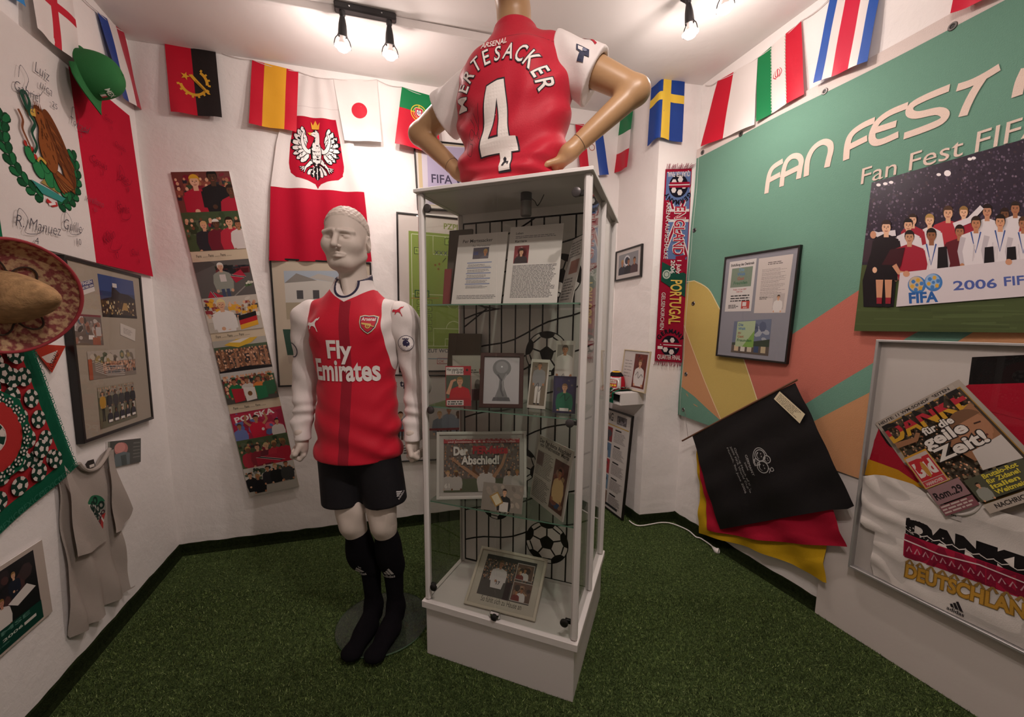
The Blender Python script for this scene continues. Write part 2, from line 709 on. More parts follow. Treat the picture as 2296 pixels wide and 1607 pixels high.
def turf_mat():
 m = bpy.data.materials.new('green_turf')
 m.use_nodes = True
 nt = m.node_tree
 b = nt.nodes['Principled BSDF']
 b.inputs['Roughness'].default_value = 0.85
 b.inputs['Specular IOR Level'].default_value = 0.15
 tc = nt.nodes.new('ShaderNodeTexCoord')
 f = nt.nodes.new('ShaderNodeTexNoise')
 f.inputs['Scale'].default_value = 95
 f.inputs['Detail'].default_value = 5
 f.inputs['Roughness'].default_value = 0.7
 f.inputs['Distortion'].default_value = 1.2
 g = nt.nodes.new('ShaderNodeTexNoise')
 g.inputs['Scale'].default_value = 2.2
 g.inputs['Detail'].default_value = 4
 nt.links.new(tc.outputs['Object'], f.inputs['Vector'])
 nt.links.new(tc.outputs['Object'], g.inputs['Vector'])
 r = nt.nodes.new('ShaderNodeValToRGB')
 e = r.color_ramp.elements
 e[0].position, e[0].color = 0.33, (*lin('252e17'), 1)
 e[1].position, e[1].color = 0.72, (*lin('8b9b66'), 1)
 k = r.color_ramp.elements.new(0.52)
 k.color = (*lin('4d6036'), 1)
 nt.links.new(f.outputs['Fac'], r.inputs[0])
 mx = nt.nodes.new('ShaderNodeMix')
 mx.data_type = 'RGBA'
 mx.blend_type = 'MULTIPLY'
 mx.inputs['Factor'].default_value = 1.0
 r2 = nt.nodes.new('ShaderNodeValToRGB')
 r2.color_ramp.elements[0].position, r2.color_ramp.elements[0].color = 0.3, (0.72, 0.74, 0.7, 1)
 r2.color_ramp.elements[1].position, r2.color_ramp.elements[1].color = 0.7, (1.0, 1.0, 0.95, 1)
 nt.links.new(g.outputs['Fac'], r2.inputs[0])
 nt.links.new(r.outputs[0], mx.inputs[6])
 nt.links.new(r2.outputs[0], mx.inputs[7])
 nt.links.new(mx.outputs[2], b.inputs['Base Color'])
 bp = nt.nodes.new('ShaderNodeBump')
 bp.inputs['Distance'].default_value = 0.012
 bp.inputs['Strength'].default_value = 0.9
 nt.links.new(f.outputs['Fac'], bp.inputs['Height'])
 nt.links.new(bp.outputs[0], b.inputs['Normal'])
 return m

TURF = turf_mat()
BLADES = mat('turf_blades', attr=True, rough=0.8, spec=0.2)
fl = mesh_obj('floor', [(x, y, 0) for x, y in _out] + [(x, y, -0.05) for x, y in _out],
              [list(range(6))[::-1], list(range(6, 12))], TURF)
tag(struct('floor', fl), 'green artificial turf covering the floor', 'floor')

def inside(P):
 ok = np.ones(len(P), bool)
 for w in (WL, WB, WA, WR):
  if w is WA:
   continue
  ok &= ((P[:, 0] - w.a[0]) * w.n[0] + (P[:, 1] - w.a[1]) * w.n[1]) > 0.03
 pil = ((P[:, 0] - WA.a[0]) * WA.n[0] + (P[:, 1] - WA.a[1]) * WA.n[1] < 0.02) & \
          ((P[:, 0] - WP.a[0]) * WP.n[0] + (P[:, 1] - WP.a[1]) * WP.n[1] < 0.02)
 return ok & ~pil

def grass():
 rng = np.random.default_rng(4)
 P = np.vstack([rng.uniform((-2.0, 0.75), (2.1, 3.3), (170000, 2)), rng.uniform((-1.8, 0.75), (1.9, 2.0), (130000, 2))])
 P = P[inside(P)]
 n = len(P)
 a = rng.uniform(0, 2 * np.pi, n)
 h = rng.uniform(0.006, 0.013, n)
 w = rng.uniform(0.0008, 0.0016, n)
 lean = rng.uniform(0.002, 0.010, n)
 la = rng.uniform(0, 2 * np.pi, n)
 V = np.zeros((n, 3, 3))
 V[:, 0, :2] = P + np.stack([np.cos(a), np.sin(a)], 1) * w[:, None]
 V[:, 1, :2] = P - np.stack([np.cos(a), np.sin(a)], 1) * w[:, None]
 V[:, 2, :2] = P + np.stack([np.cos(la), np.sin(la)], 1) * lean[:, None]
 V[:, 0, 2] = V[:, 1, 2] = 0.0005
 V[:, 2, 2] = h
 pal = np.array([lin(c) for c in ('2e391c', '48592b', '5e723c', '75884d', '9aa972', '3b4926')])
 clump = np.sin(P[:, 0] * 61 + 3 * np.sin(P[:, 1] * 43)) * np.sin(P[:, 1] * 57 + 3 * np.sin(P[:, 0] * 37))
 C = pal[rng.choice(6, n, p=[.22, .26, .22, .15, .06, .09])] * (1 + 0.35 * clump[:, None])
 F = np.arange(3 * n).reshape(n, 3)
 o = mesh_obj('grass_pile', V.reshape(-1, 3), F, BLADES, fl, cols=C)
 o['kind'] = 'stuff'

grass()

# turf strip turned up along the foot of the walls
SKIRT = 0.07
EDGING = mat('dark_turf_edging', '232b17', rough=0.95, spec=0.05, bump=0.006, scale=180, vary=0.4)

def skirting(name, w, e0=0.0, e1=0.0, label=''):
 rng = random.Random(len(name))
 n = max(4, int((w.L + e0 + e1) / 0.05))
 V, F = [], []
 for i in range(n + 1):
  x = -e0 + (w.L + e0 + e1) * i / n
  t = SKIRT + rng.uniform(-0.004, 0.003)
  V += [(x, -0.022, 0.0), (x, -0.014, 0.02), (x, -0.011, t), (x, 0.001, t)]
 for i in range(n):
  for k in range(3):
   a = i * 4 + k
   F.append([a, a + 4, a + 5, a + 1][::1])
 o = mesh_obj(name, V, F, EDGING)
 o.matrix_world = w.mtx(0, 0)
 tag(struct(name, o), label, 'baseboard')
 return o

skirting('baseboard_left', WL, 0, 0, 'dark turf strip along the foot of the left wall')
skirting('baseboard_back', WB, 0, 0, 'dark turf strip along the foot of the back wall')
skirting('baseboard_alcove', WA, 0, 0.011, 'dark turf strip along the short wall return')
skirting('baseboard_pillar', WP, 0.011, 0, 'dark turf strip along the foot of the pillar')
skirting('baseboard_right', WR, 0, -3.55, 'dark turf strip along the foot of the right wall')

ce = mesh_obj('ceiling', [(x, y, ceil_z(x)) for x, y in _out] + [(x, y, ceil_z(x) + 0.05) for x, y in _out],
              [list(range(6)), list(range(6, 12))[::-1]], CEILING)
tag(struct('ceiling', ce), 'white painted ceiling sloping up to the right', 'ceiling')

# white trunking strip along the ceiling behind the lamps
def trunk():
 a = on_z(600, -8, 2.93)
 b = on_z(1060, 86, 2.93)
 d = (b - a)[:2]
 d /= np.linalg.norm(d)
 L = 1.72
 a = np.array([a[0], a[1]]) - d * 0.35
 m = MB()
 m.box(0, L, -0.012, 0.012, -0.02, 0.02, 0.002)
 o = m.build('trim_1', CEILING)
 sl = 0.032 * d[0]
 o.matrix_world = Matrix(((d[0], -d[1], 0, a[0]), (d[1], d[0], 0, a[1]), (sl, 0, 1, ceil_z(a[0]) - 0.006), (0, 0, 0, 1)))
 tag(struct('trim_1', o), 'slim white strip running across the ceiling behind the lamp rail', 'trim')

trunk()
# ------------------------------------------------------------------ ceiling lamp rails
BULB = mat('lit_bulb', 'fff0e8', rough=0.4, emit=22.0)
BULB_NECK = mat('bulb_neck', 'd9c7c0', rough=0.5, emit=0.35)
LAMP_BLACK = mat('lamp_black', '171314', rough=0.45)

def aim(o, d):
 """matrix whose -z runs along d"""
 d = Vector(d).normalized()
 q = d.to_track_quat('-Z', 'Y')
 return Matrix.Translation(Vector(o)) @ q.to_matrix().to_4x4()

def lamp_rail(p0, p1, heads, label, group='ceiling lamp rails'):
 """p0,p1 plan ends of the rail; heads: (plan point on rail, direction, watt)"""
 p0, p1 = np.array(p0), np.array(p1)
 d = (p1 - p0) / np.linalg.norm(p1 - p0)
 L = np.linalg.norm(p1 - p0)
 z = ceil_z(p0[0])
 M = Matrix(((d[0], -d[1], 0, p0[0]), (d[1], d[0], 0, p0[1]), (0.032 * d[0], 0, 1, z), (0, 0, 0, 1)))
 t = thing('ceiling_lamp_rail', label, 'lamp', M, group)
 m = MB()
 m.box(0, L, -0.022, 0.022, -0.032, 0.001, 0.006)
 r = m.build('rail', LAMP_BLACK, t)
 for f in (0.24, 0.76):
  s = MB()
  s.lathe([(0.004, 0), (0.0035, 0.002), (0.001, 0.003)], 10, Matrix.Translation((L * f, -0.022, -0.016)) @ Matrix.Rotation(math.pi / 2, 4, 'X'))
  s.build('screw', CHROME, r)
 Mi = M.inverted()
 for (q, dr, watt) in heads:
  hp = Mi @ Vector((q[0], q[1], ceil_z(q[0]) - 0.034))
  dl = (Mi.to_3x3() @ Vector(dr)).normalized()
  A = aim(hp, dl)
  h = MB()
  h.lathe([(0.013, 0.006), (0.014, -0.012), (0.011, -0.018), (0.014, -0.03), (0.0185, -0.052), (0.0205, -0.075), (0.0215, -0.098), (0.0185, -0.099), (0.0165, -0.08)], 20, A)
  hd = h.build('lamp_head', LAMP_BLACK, t, smooth=True)
  for sgn in (-1, 1):
   y = MB()
   pts = spline([(0.019 * sgn, 0, -0.088), (0.024 * sgn, 0, -0.1), (0.033 * sgn, 0, -0.112), (0.038 * sgn, 0, -0.13), (0.0385 * sgn, 0, -0.143)], 4)
   y.tube([A @ Vector(p) for p in pts], 0.0022, 8)
   y.build('bracket', LAMP_BLACK, hd)
  b = MB()
  b.lathe([(0.0135, -0.094), (0.0135, -0.112), (0.02, -0.125), (0.03, -0.133)], 20, A)
  b.build('bulb_neck', BULB_NECK, hd, smooth=True)
  g = MB()
  g.lathe([(0.030, -0.131), (0.0375, -0.137), (0.0375, -0.141), (0.029, -0.146), (0.021, -0.156), (0.010, -0.161), (0.002, -0.162)], 24, A)
  g.build('bulb', BULB, hd, smooth=True)
  W = M @ A
  ld = bpy.data.lights.new('lamp_beam', 'SPOT')
  ld.energy = LAMP_WATT * watt
  ld.color = LAMP_COLOR
  ld.spot_size = math.radians(150)
  ld.spot_blend = 0.9
  ld.shadow_soft_size = 0.022
  lo = bpy.data.objects.new('lamp_beam', ld)
  COL.objects.link(lo)
  lo.matrix_world = W @ Matrix.Translation((0, 0, -0.185))
  gd = bpy.data.lights.new('lamp_glow', 'POINT')
  gd.energy = GLOW_WATT * watt
  gd.color = LAMP_COLOR
  gd.shadow_soft_size = 0.02
  go = bpy.data.objects.new('lamp_glow', gd)
  COL.objects.link(go)
  go.matrix_world = W @ Matrix.Translation((0, 0, -0.185))
 return t

lamp_rail((-0.885, 2.12), (-0.615, 2.205),
          [((-0.852, 2.131), (-0.12, 0.18, -1), 1.0), ((-0.648, 2.195), (-0.05, 0.14, -1), 1.0)],
          'black ceiling rail with two lit bulbs, left of the red shirt torso')
lamp_rail((0.775, 2.135), (0.905, 1.885),
          [((0.79, 2.106), (0.18, 0.10, -1), 1.0), ((0.877, 1.948), (0.2, 0.16, -1), 1.0)],
          'black ceiling rail with lit bulbs, right of the red shirt torso at the top edge')
lamp_rail((0.22, 0.42), (0.49, 0.50),  # guessed rail outside the view, added to fill the near walls and floor
          [((0.26, 0.432), (-0.15, 0.25, -1), 2.2), ((0.45, 0.488), (0.15, 0.25, -1), 2.2)],
          'black ceiling rail with two lit bulbs, unseen, added above the viewer as fill light')
# ------------------------------------------------------------------ glass display cabinet
CASE_YAW = -0.3596
CO = Vector((0.230, 1.3655, 0.0))
CASE = Matrix.Translation(CO) @ Matrix.Rotation(CASE_YAW, 4, 'Z')   # local x along the front (0 = right), y into the cabinet
CW, CD, COV = 0.649, 0.6625, 0.0136
CZ0, CZ1, CZT0, CZT1 = 0.226, 0.2565, 1.920, 1.933
SHELF = (1.508, 1.103, 0.700)
PART_Y = 0.318

def ball_print(p, cx, cz, r, rot=0.0, rim=True, black='17130f', white='e9e2de'):
 """classic football: white disc, black centre pentagon, seams and edge patches"""
 p.ell(cx, cz, r, r, black, 36)
 p.ell(cx, cz, r * 0.955, r * 0.955, white, 36)
 pent = [(cx + r * 0.36 * math.sin(rot + 2 * math.pi * i / 5), cz + r * 0.36 * math.cos(rot + 2 * math.pi * i / 5)) for i in range(5)]
 w = r * 0.07
 for i in range(5):
  a = rot + 2 * math.pi * i / 5
  d = (math.sin(a), math.cos(a))
  p.line([(cx + d[0] * r * 0.34, cz + d[1] * r * 0.34), (cx + d[0] * r * 0.66, cz + d[1] * r * 0.66)], w, black)
  a1, a2 = a - 0.40, a + 0.40
  A = (cx + d[0] * r * 0.66, cz + d[1] * r * 0.66)
  B = (cx + r * 0.985 * math.sin(a1), cz + r * 0.985 * math.cos(a1))
  C = (cx + r * 0.985 * math.sin(a2), cz + r * 0.985 * math.cos(a2))
  L = (cx + r * 0.78 * math.sin(a - 0.36), cz + r * 0.78 * math.cos(a - 0.36))
  Q = (cx + r * 0.78 * math.sin(a + 0.36), cz + r * 0.78 * math.cos(a + 0.36))
  mid = [(cx + r * 0.985 * math.sin(a + k * 0.1), cz + r * 0.985 * math.cos(a + k * 0.1)) for k in range(-4, 5)]
  p.poly([A, L] + mid + [Q], black)
  n1 = rot + 2 * math.pi * (i + 0.5) / 5
  H = (cx + r * 0.80 * math.sin(n1), cz + r * 0.80 * math.cos(n1))
  p.line([Q, (cx + r * 0.80 * math.sin(a + 2 * math.pi / 5 - 0.38), cz + r * 0.80 * math.cos(a + 2 * math.pi / 5 - 0.38))], w * 0.9, black)
 p.poly(pent, black)

def build_case():
 t = thing('display_cabinet', 'tall white glass display cabinet with two glass doors, standing mid-room on a white plinth', 'cabinet', CASE)
 m = MB()
 m.box(-CW, 0, 0, CD, 0, CZ0, 0.002)
 m.build('plinth', WHITE_LAM, t)
 m = MB()
 m.box(-CW - COV, COV, -COV, CD + COV, CZ0, CZ1, 0.002)
 m.build('base_board', WHITE_LAM, t)
 m = MB()
 m.box(-CW - COV, COV, -COV, CD + COV, CZT0, CZT1, 0.0015)
 m.build('top_board', WHITE_LAM, t)
 pw = 0.026
 xs = (-CW - 0.006, 0.008 - pw)
 for x in xs:
  for y, d in ((-0.002, pw), (PART_Y - 0.008, 0.018), (CD - pw - 0.012, pw)):
   q = MB()
   # rounded outer profile
   q.box(x, x + pw, y, y + d, CZ1, CZT0, 0.007)
   q.build('post', WHITE_LAM, t)
 m = MB()
 m.box(-CW + 0.018, -0.018, PART_Y, PART_Y + 0.006, CZ1, CZT0)
 pn = m.build('partition', WHITE_LAM, t)
 m = MB()
 m.box(-CW + 0.02, -0.02, PART_Y - 0.006, PART_Y, CZ1, CZ1 + 0.012)
 m.build('partition_rail', WHITE_LAM, pn)
 # net and footballs printed on the partition
 p = Print()
 p.clip = (-CW + 0.02, CZ1 + 0.012, -0.02, CZT0 - 0.035)
 wdt = CW - 0.04
 x0 = -CW + 0.022
 z0, z1 = CZ1 + 0.016, CZT0 - 0.04
 bl = '1a1512'
 lw = 0.007
 p.line([(x0, z0), (x0, z1)], lw * 1.3, bl)
 for k in range(1, 10):
  x = x0 + k * 0.064
  p.line([(x, z0 - 0.01), (x + 0.004 * (k % 3 - 1), z1)], lw, bl)
 p.line([(x0, z1), (x0 + wdt, z1 + 0.002)], lw, bl)
 p.line([(x0, z0), (x0 + wdt, z0 - 0.004)], lw, bl)
 for z in np.arange(z0 + 0.10, z1 - 0.05, 0.155):
  p.line([(x0 + wdt * i / 12, z + 0.22 * (i / 12) ** 1.2 + 0.010 * math.sin(i)) for i in range(13)], lw, bl)
 for z in (1.66, 1.18, 1.52):
  p.line([(x0, z - 0.10), (x0 + 0.5 * wdt, z + 0.12)], lw, bl)

 def at_part(px, py):
  P = CASE.inverted() @ Vector(on_plane(px, py, CASE @ Vector((0, PART_Y, 0)), np.array(CASE.to_3x3() @ Vector((0, 1, 0)))))
  return P.x, P.z
 for (px, py, r) in ((1226, 793, 0.098), (1226, 1216, 0.102), (1165, 1040, 0.085), (1258, 618, 0.09), (1112, 1130, 0.075)):
  x, z = at_part(px, py)
  ball_print(p, x, z, r * (1.0 if py > 700 else 1.0), rot=0.3 + px * 0.01)
 p.build('net_print', PRINT, pn, mtx=Matrix.Translation((0, PART_Y - 0.0002, 0)), label='black goal net and football graphic on the partition')
 # side panes: two on each side, meeting at the middle post
 for x in (-CW + 0.006, -0.011):
  for y0, y1 in ((0.026, PART_Y - 0.008), (PART_Y + 0.01, CD - 0.04)):
   g = MB()
   g.box(x, x + 0.004, y0, y1, CZ1, CZT0)
   g.build('side_pane', CASE_GLASS, t)
 g = MB()
 g.box(-CW + 0.02, -0.02, CD - 0.016, CD - 0.012, CZ1, CZT0)
 g.build('back_pane', CASE_GLASS, t)
 # two hinged doors
 mid = -0.3275
 for k, (a, b) in enumerate(((-CW + 0.022, mid - 0.0015), (mid + 0.0015, -0.02))):
  g = MB()
  g.box(a, b, 0.004, 0.009, CZ1 + 0.004, CZT0 - 0.003)
  d = g.build('door', CASE_GLASS, t)
  hx = a + 0.017 if k == 0 else b - 0.022
  for hz in (1.862, 1.09, 0.322):
   h = MB()
   h.lathe([(0.0155, 0), (0.0155, 0.007), (0.0135, 0.0085), (0.002, 0.0088)], 24, Matrix.Translation((hx, 0.003, hz)) @ Matrix.Rotation(math.pi / 2, 4, 'X'))
   h.box(min(hx, hx + (-0.028 if k == 0 else 0.028)), max(hx, hx + (-0.028 if k == 0 else 0.028)), 0.010, 0.022, hz - 0.009, hz + 0.009, 0.002)
   h.build('hinge', mat('hinge_grey', '4a4646', rough=0.35, metal=0.5) if hz > 1 else DARK_PLASTIC, d, smooth=True)
  if k == 0:
   h = MB()
   h.box(mid - 0.022, mid + 0.024, -0.006, 0.014, CZ1 + 0.002, CZ1 + 0.03, 0.006)
   lk = h.build('lock', CHROME, d)
   h = MB()
   h.lathe([(0.012, 0), (0.012, 0.012), (0.009, 0.014), (0.002, 0.0145)], 20, Matrix.Translation((mid + 0.003, -0.005, CZ1 + 0.016)) @ Matrix.Rotation(math.pi / 2, 4, 'X'))
   h.build('lock_knob', DARK_PLASTIC, d, smooth=True)
 m = MB()
 SG = glass('shelf_glass', 'e6eee9', ior=1.3)
 for z in SHELF:
  g = MB()
  g.box(-CW + 0.014, -0.016, 0.016, PART_Y - 0.008, z - 0.005, z)
  s = g.build('shelf', SG, t)
  e = MB()
  e.box(-CW + 0.016, -0.018, 0.0155, 0.0165, z - 0.005, z)
  e.build('shelf_edge', mat('glass_edge', '6f9482', rough=0.2), s)
 # spotlight hanging under the top board
 sp = thing('cabinet_spotlight', 'small grey cylinder spotlight under the cabinet top', 'lamp', CASE @ Matrix.Translation((-0.262, 0.13, CZT0)))
 q = MB()
 q.lathe([(0.021, 0), (0.021, -0.03)], 24)
 q.build('cap', DARK_PLASTIC, sp, smooth=True)
 q = MB()
 q.lathe([(0.0205, -0.03), (0.0205, -0.078), (0.0185, -0.082), (0.002, -0.0825)], 24)
 q.build('body', mat('spot_grey', '7d7a78', rough=0.4, metal=0.4), sp, smooth=True)
 q = MB()
 q.tube(spline([(0.02, 0.005, -0.02), (0.032, 0.01, -0.03), (0.04, 0.012, -0.045), (0.05, 0.02, -0.03), (0.06, 0.03, -0.002)], 4), 0.0016, 6)
 q.build('cable', DARK_PLASTIC, sp)
 return t

build_case()
# ------------------------------------------------------------------ helpers: sculpted bodies
def smin(a, b, k):
 h = np.maximum(k - np.abs(a - b), 0) / k
 return np.minimum(a, b) - h * h * k * 0.25

def smax(a, b, k):
 return -smin(-a, -b, k)

def s_ell(P, c, r, rot=None):
 q = [P[0] - c[0], P[1] - c[1], P[2] - c[2]]
 if rot is not None:
  R = rot
  q = [R[0][0] * q[0] + R[1][0] * q[1] + R[2][0] * q[2], R[0][1] * q[0] + R[1][1] * q[1] + R[2][1] * q[2],
             R[0][2] * q[0] + R[1][2] * q[1] + R[2][2] * q[2]]
 k0 = np.sqrt((q[0] / r[0]) ** 2 + (q[1] / r[1]) ** 2 + (q[2] / r[2]) ** 2)
 k1 = np.sqrt((q[0] / r[0] ** 2) ** 2 + (q[1] / r[1] ** 2) ** 2 + (q[2] / r[2] ** 2) ** 2) + 1e-9
 return k0 * (k0 - 1) / k1

def s_cap(P, a, b, ra, rb, flat=None):
 """tapered capsule; flat=(fx,fy,fz) scales space"""
 f = flat or (1, 1, 1)
 pa = [(P[i] - a[i]) / f[i] for i in range(3)]
 ba = [(b[i] - a[i]) / f[i] for i in range(3)]
 h = np.clip((pa[0] * ba[0] + pa[1] * ba[1] + pa[2] * ba[2]) / (sum(x * x for x in ba) + 1e-12), 0, 1)
 d = np.sqrt(sum((pa[i] - ba[i] * h) ** 2 for i in range(3)))
 return (d - (ra + (rb - ra) * h)) * min(f)

def surface(fn, lo, hi, h):
 """surface nets of fn < 0 -> verts, quads"""
 ax = [np.arange(lo[i], hi[i] + h, h) for i in range(3)]
 n = tuple(len(a) for a in ax)
 # coarse pass first, then exact values only near the surface
 k = 4
 ci = [np.minimum(np.arange(0, len(a) + k - 1, k), len(a) - 1) for a in ax]
 vc = fn(np.meshgrid(*[a[c].astype(np.float32) for a, c in zip(ax, ci)], indexing='ij')).astype(np.float32)
 up = np.ix_(*[np.minimum((np.arange(m) + k // 2) // k, len(c) - 1) for m, c in zip(n, ci)])
 v = vc[up].copy()
 near = (np.abs(vc) < k * h * 1.6 + 0.012)[up]
 I = np.nonzero(near)
 v[I] = fn([ax[i][I[i]].astype(np.float32) for i in range(3)])
 S = np.zeros((3,) + tuple(k - 1 for k in n), np.float32)
 cnt = np.zeros(tuple(k - 1 for k in n), np.float32)
 s = v < 0
 quads = []
 cross_all = []
 for a in range(3):
  sl0 = [slice(None)] * 3; sl0[a] = slice(0, -1)
  sl1 = [slice(None)] * 3; sl1[a] = slice(1, None)
  v0, v1 = v[tuple(sl0)], v[tuple(sl1)]
  c = s[tuple(sl0)] != s[tuple(sl1)]
  t = np.where(c, v0 / np.where(c, v0 - v1, 1), 0)
  pos = [np.broadcast_to(ax[i].reshape([-1 if j == i else 1 for j in range(3)]), v.shape)[tuple(sl0)].astype(np.float32) for i in range(3)]
  pos[a] = pos[a] + t * h
  b, d = [i for i in range(3) if i != a]
  for ob in (0, 1):
   for od in (0, 1):
    se = [slice(None)] * 3
    se[b] = slice(ob, n[b] - 1 + ob)
    se[d] = slice(od, n[d] - 1 + od)
    ce = c[tuple(se)]
    cnt += ce
    for i in range(3):
     S[i] += np.where(ce, pos[i][tuple(se)], 0)
  cross_all.append((a, b, d, c, s[tuple(sl0)]))
 ids = -np.ones(cnt.shape, np.int64)
 act = cnt > 0
 ids[act] = np.arange(act.sum())
 V = np.stack([S[i][act] / cnt[act] for i in range(3)], 1)
 for a, b, d, c, s0 in cross_all:
  sl = [slice(None)] * 3
  sl[b] = slice(1, -1)
  sl[d] = slice(1, -1)
  I = np.argwhere(c[tuple(sl)])
  if not len(I):
   continue
  I[:, b] += 1
  I[:, d] += 1
  inside0 = s0[I[:, 0], I[:, 1], I[:, 2]]

  def cell(ob, od):
   J = I.copy()
   J[:, b] -= 1 - ob
   J[:, d] -= 1 - od
   return ids[J[:, 0], J[:, 1], J[:, 2]]
  q = np.stack([cell(0, 0), cell(1, 0), cell(1, 1), cell(0, 1)], 1)
  flip = inside0 if a != 1 else ~inside0
  q[~flip] = q[~flip][:, ::-1]
  quads.append(q)
 return V, np.vstack(quads)

def bvh_of(V, F):
 return BVHTree.FromPolygons([tuple(v) for v in V], [tuple(int(i) for i in f) for f in F])

def drape(bvh, M, off=0.0012, far=0.6):
 """warp that lays a flat print on a body: M places the print plane (x right, z up, -y towards the viewer)"""
 d = (M.to_3x3() @ Vector((0, 1, 0))).normalized()
 last = [Vector((0, 0, 0))]

 def w(x, z, dep):
  o = M @ Vector((x, 0, z))
  hit, nrm, i, dist = bvh.ray_cast(o, d, far)
  if hit is None:
   hit, nrm, i, dist = bvh.find_nearest(o + d * 0.2)
  if nrm.dot(d) > 0:
   nrm = -nrm
  return tuple(hit + (-d * 0.7 + nrm * 0.3) * (off + dep * 3))
 return w

def masked_mat(name, base, layers, rough=0.75, bump=0.0005, scale=220, spec=0.25, sheen=0.1):
 """base colour, then for each (attribute, colour): colour where the attribute is above zero"""
 m = mat(name, base, rough=rough, bump=bump, scale=scale, spec=spec, sheen=sheen)
 nt = m.node_tree
 b = nt.nodes['Principled BSDF']
 src = b.inputs['Base Color'].links[0].from_socket
 for a, c in layers:
  at = nt.nodes.new('ShaderNodeAttribute')
  at.attribute_name = a
  gt = nt.nodes.new('ShaderNodeMath')
  gt.operation = 'GREATER_THAN'
  gt.inputs[1].default_value = 0
  nt.links.new(at.outputs['Fac'], gt.inputs[0])
  mx = nt.nodes.new('ShaderNodeMix')
  mx.data_type = 'RGBA'
  nt.links.new(gt.outputs[0], mx.inputs['Factor'])
  nt.links.new(src, mx.inputs[6])
  mx.inputs[7].default_value = (*lin(c), 1)
  src = mx.outputs[2]
 nt.links.new(src, b.inputs['Base Color'])
 return m

def smooth_field(P, seed, freq, n=6):
 """sum of sines, a cheap smooth noise in -1..1"""
 r = np.random.default_rng(seed)
 out = 0
 for _ in range(n):
  k = r.normal(size=3) * np.array(freq)
  out = out + np.sin(P[0] * k[0] + P[1] * k[1] + P[2] * k[2] + r.uniform(0, 6.28))
 return out / n

def hand_sdf(P, side, fist=True):
 """closed hand; local: wrist at origin, knuckles towards -z, thumb towards -y, side = +1/-1 mirrors x"""
 X = [P[0] * side, P[1], P[2]]
 d = s_cap(X, (0, 0, 0.03), (0, 0.002, -0.005), 0.024, 0.026, (1, 1.15, 1))
 d = smin(d, s_ell(X, (0.0, 0.0, -0.038), (0.022, 0.036, 0.038)), 0.02)
 for i, y in enumerate((-0.026, -0.009, 0.008, 0.023)):
  L = (0.030, 0.034, 0.031, 0.026)[i]
  k = (0.004, y, -0.066)
  m = (-0.012, y, -0.066 - L * 0.55)
  e = (-0.034, y * 0.95, -0.060 - L * 0.30)
  g = (-0.034, y * 0.92, -0.046)
  f = s_cap(X, k, m, 0.0105, 0.0098)
  f = smin(f, s_cap(X, m, e, 0.0098, 0.009), 0.004)
  f = smin(f, s_cap(X, e, g, 0.009, 0.008), 0.004)
  d = smin(d, f, 0.007)
 t = s_cap(X, (-0.004, -0.028, -0.022), (-0.024, -0.043, -0.05), 0.0125, 0.0108)
 t = smin(t, s_cap(X, (-0.024, -0.043, -0.05), (-0.040, -0.026, -0.066), 0.0108, 0.0085), 0.005)
 return smin(d, t, 0.008)
# ------------------------------------------------------------------ standing mannequin in football kit
SKIN_W = mat('mannequin_white', 'c9bcb2', rough=0.55, spec=0.3)

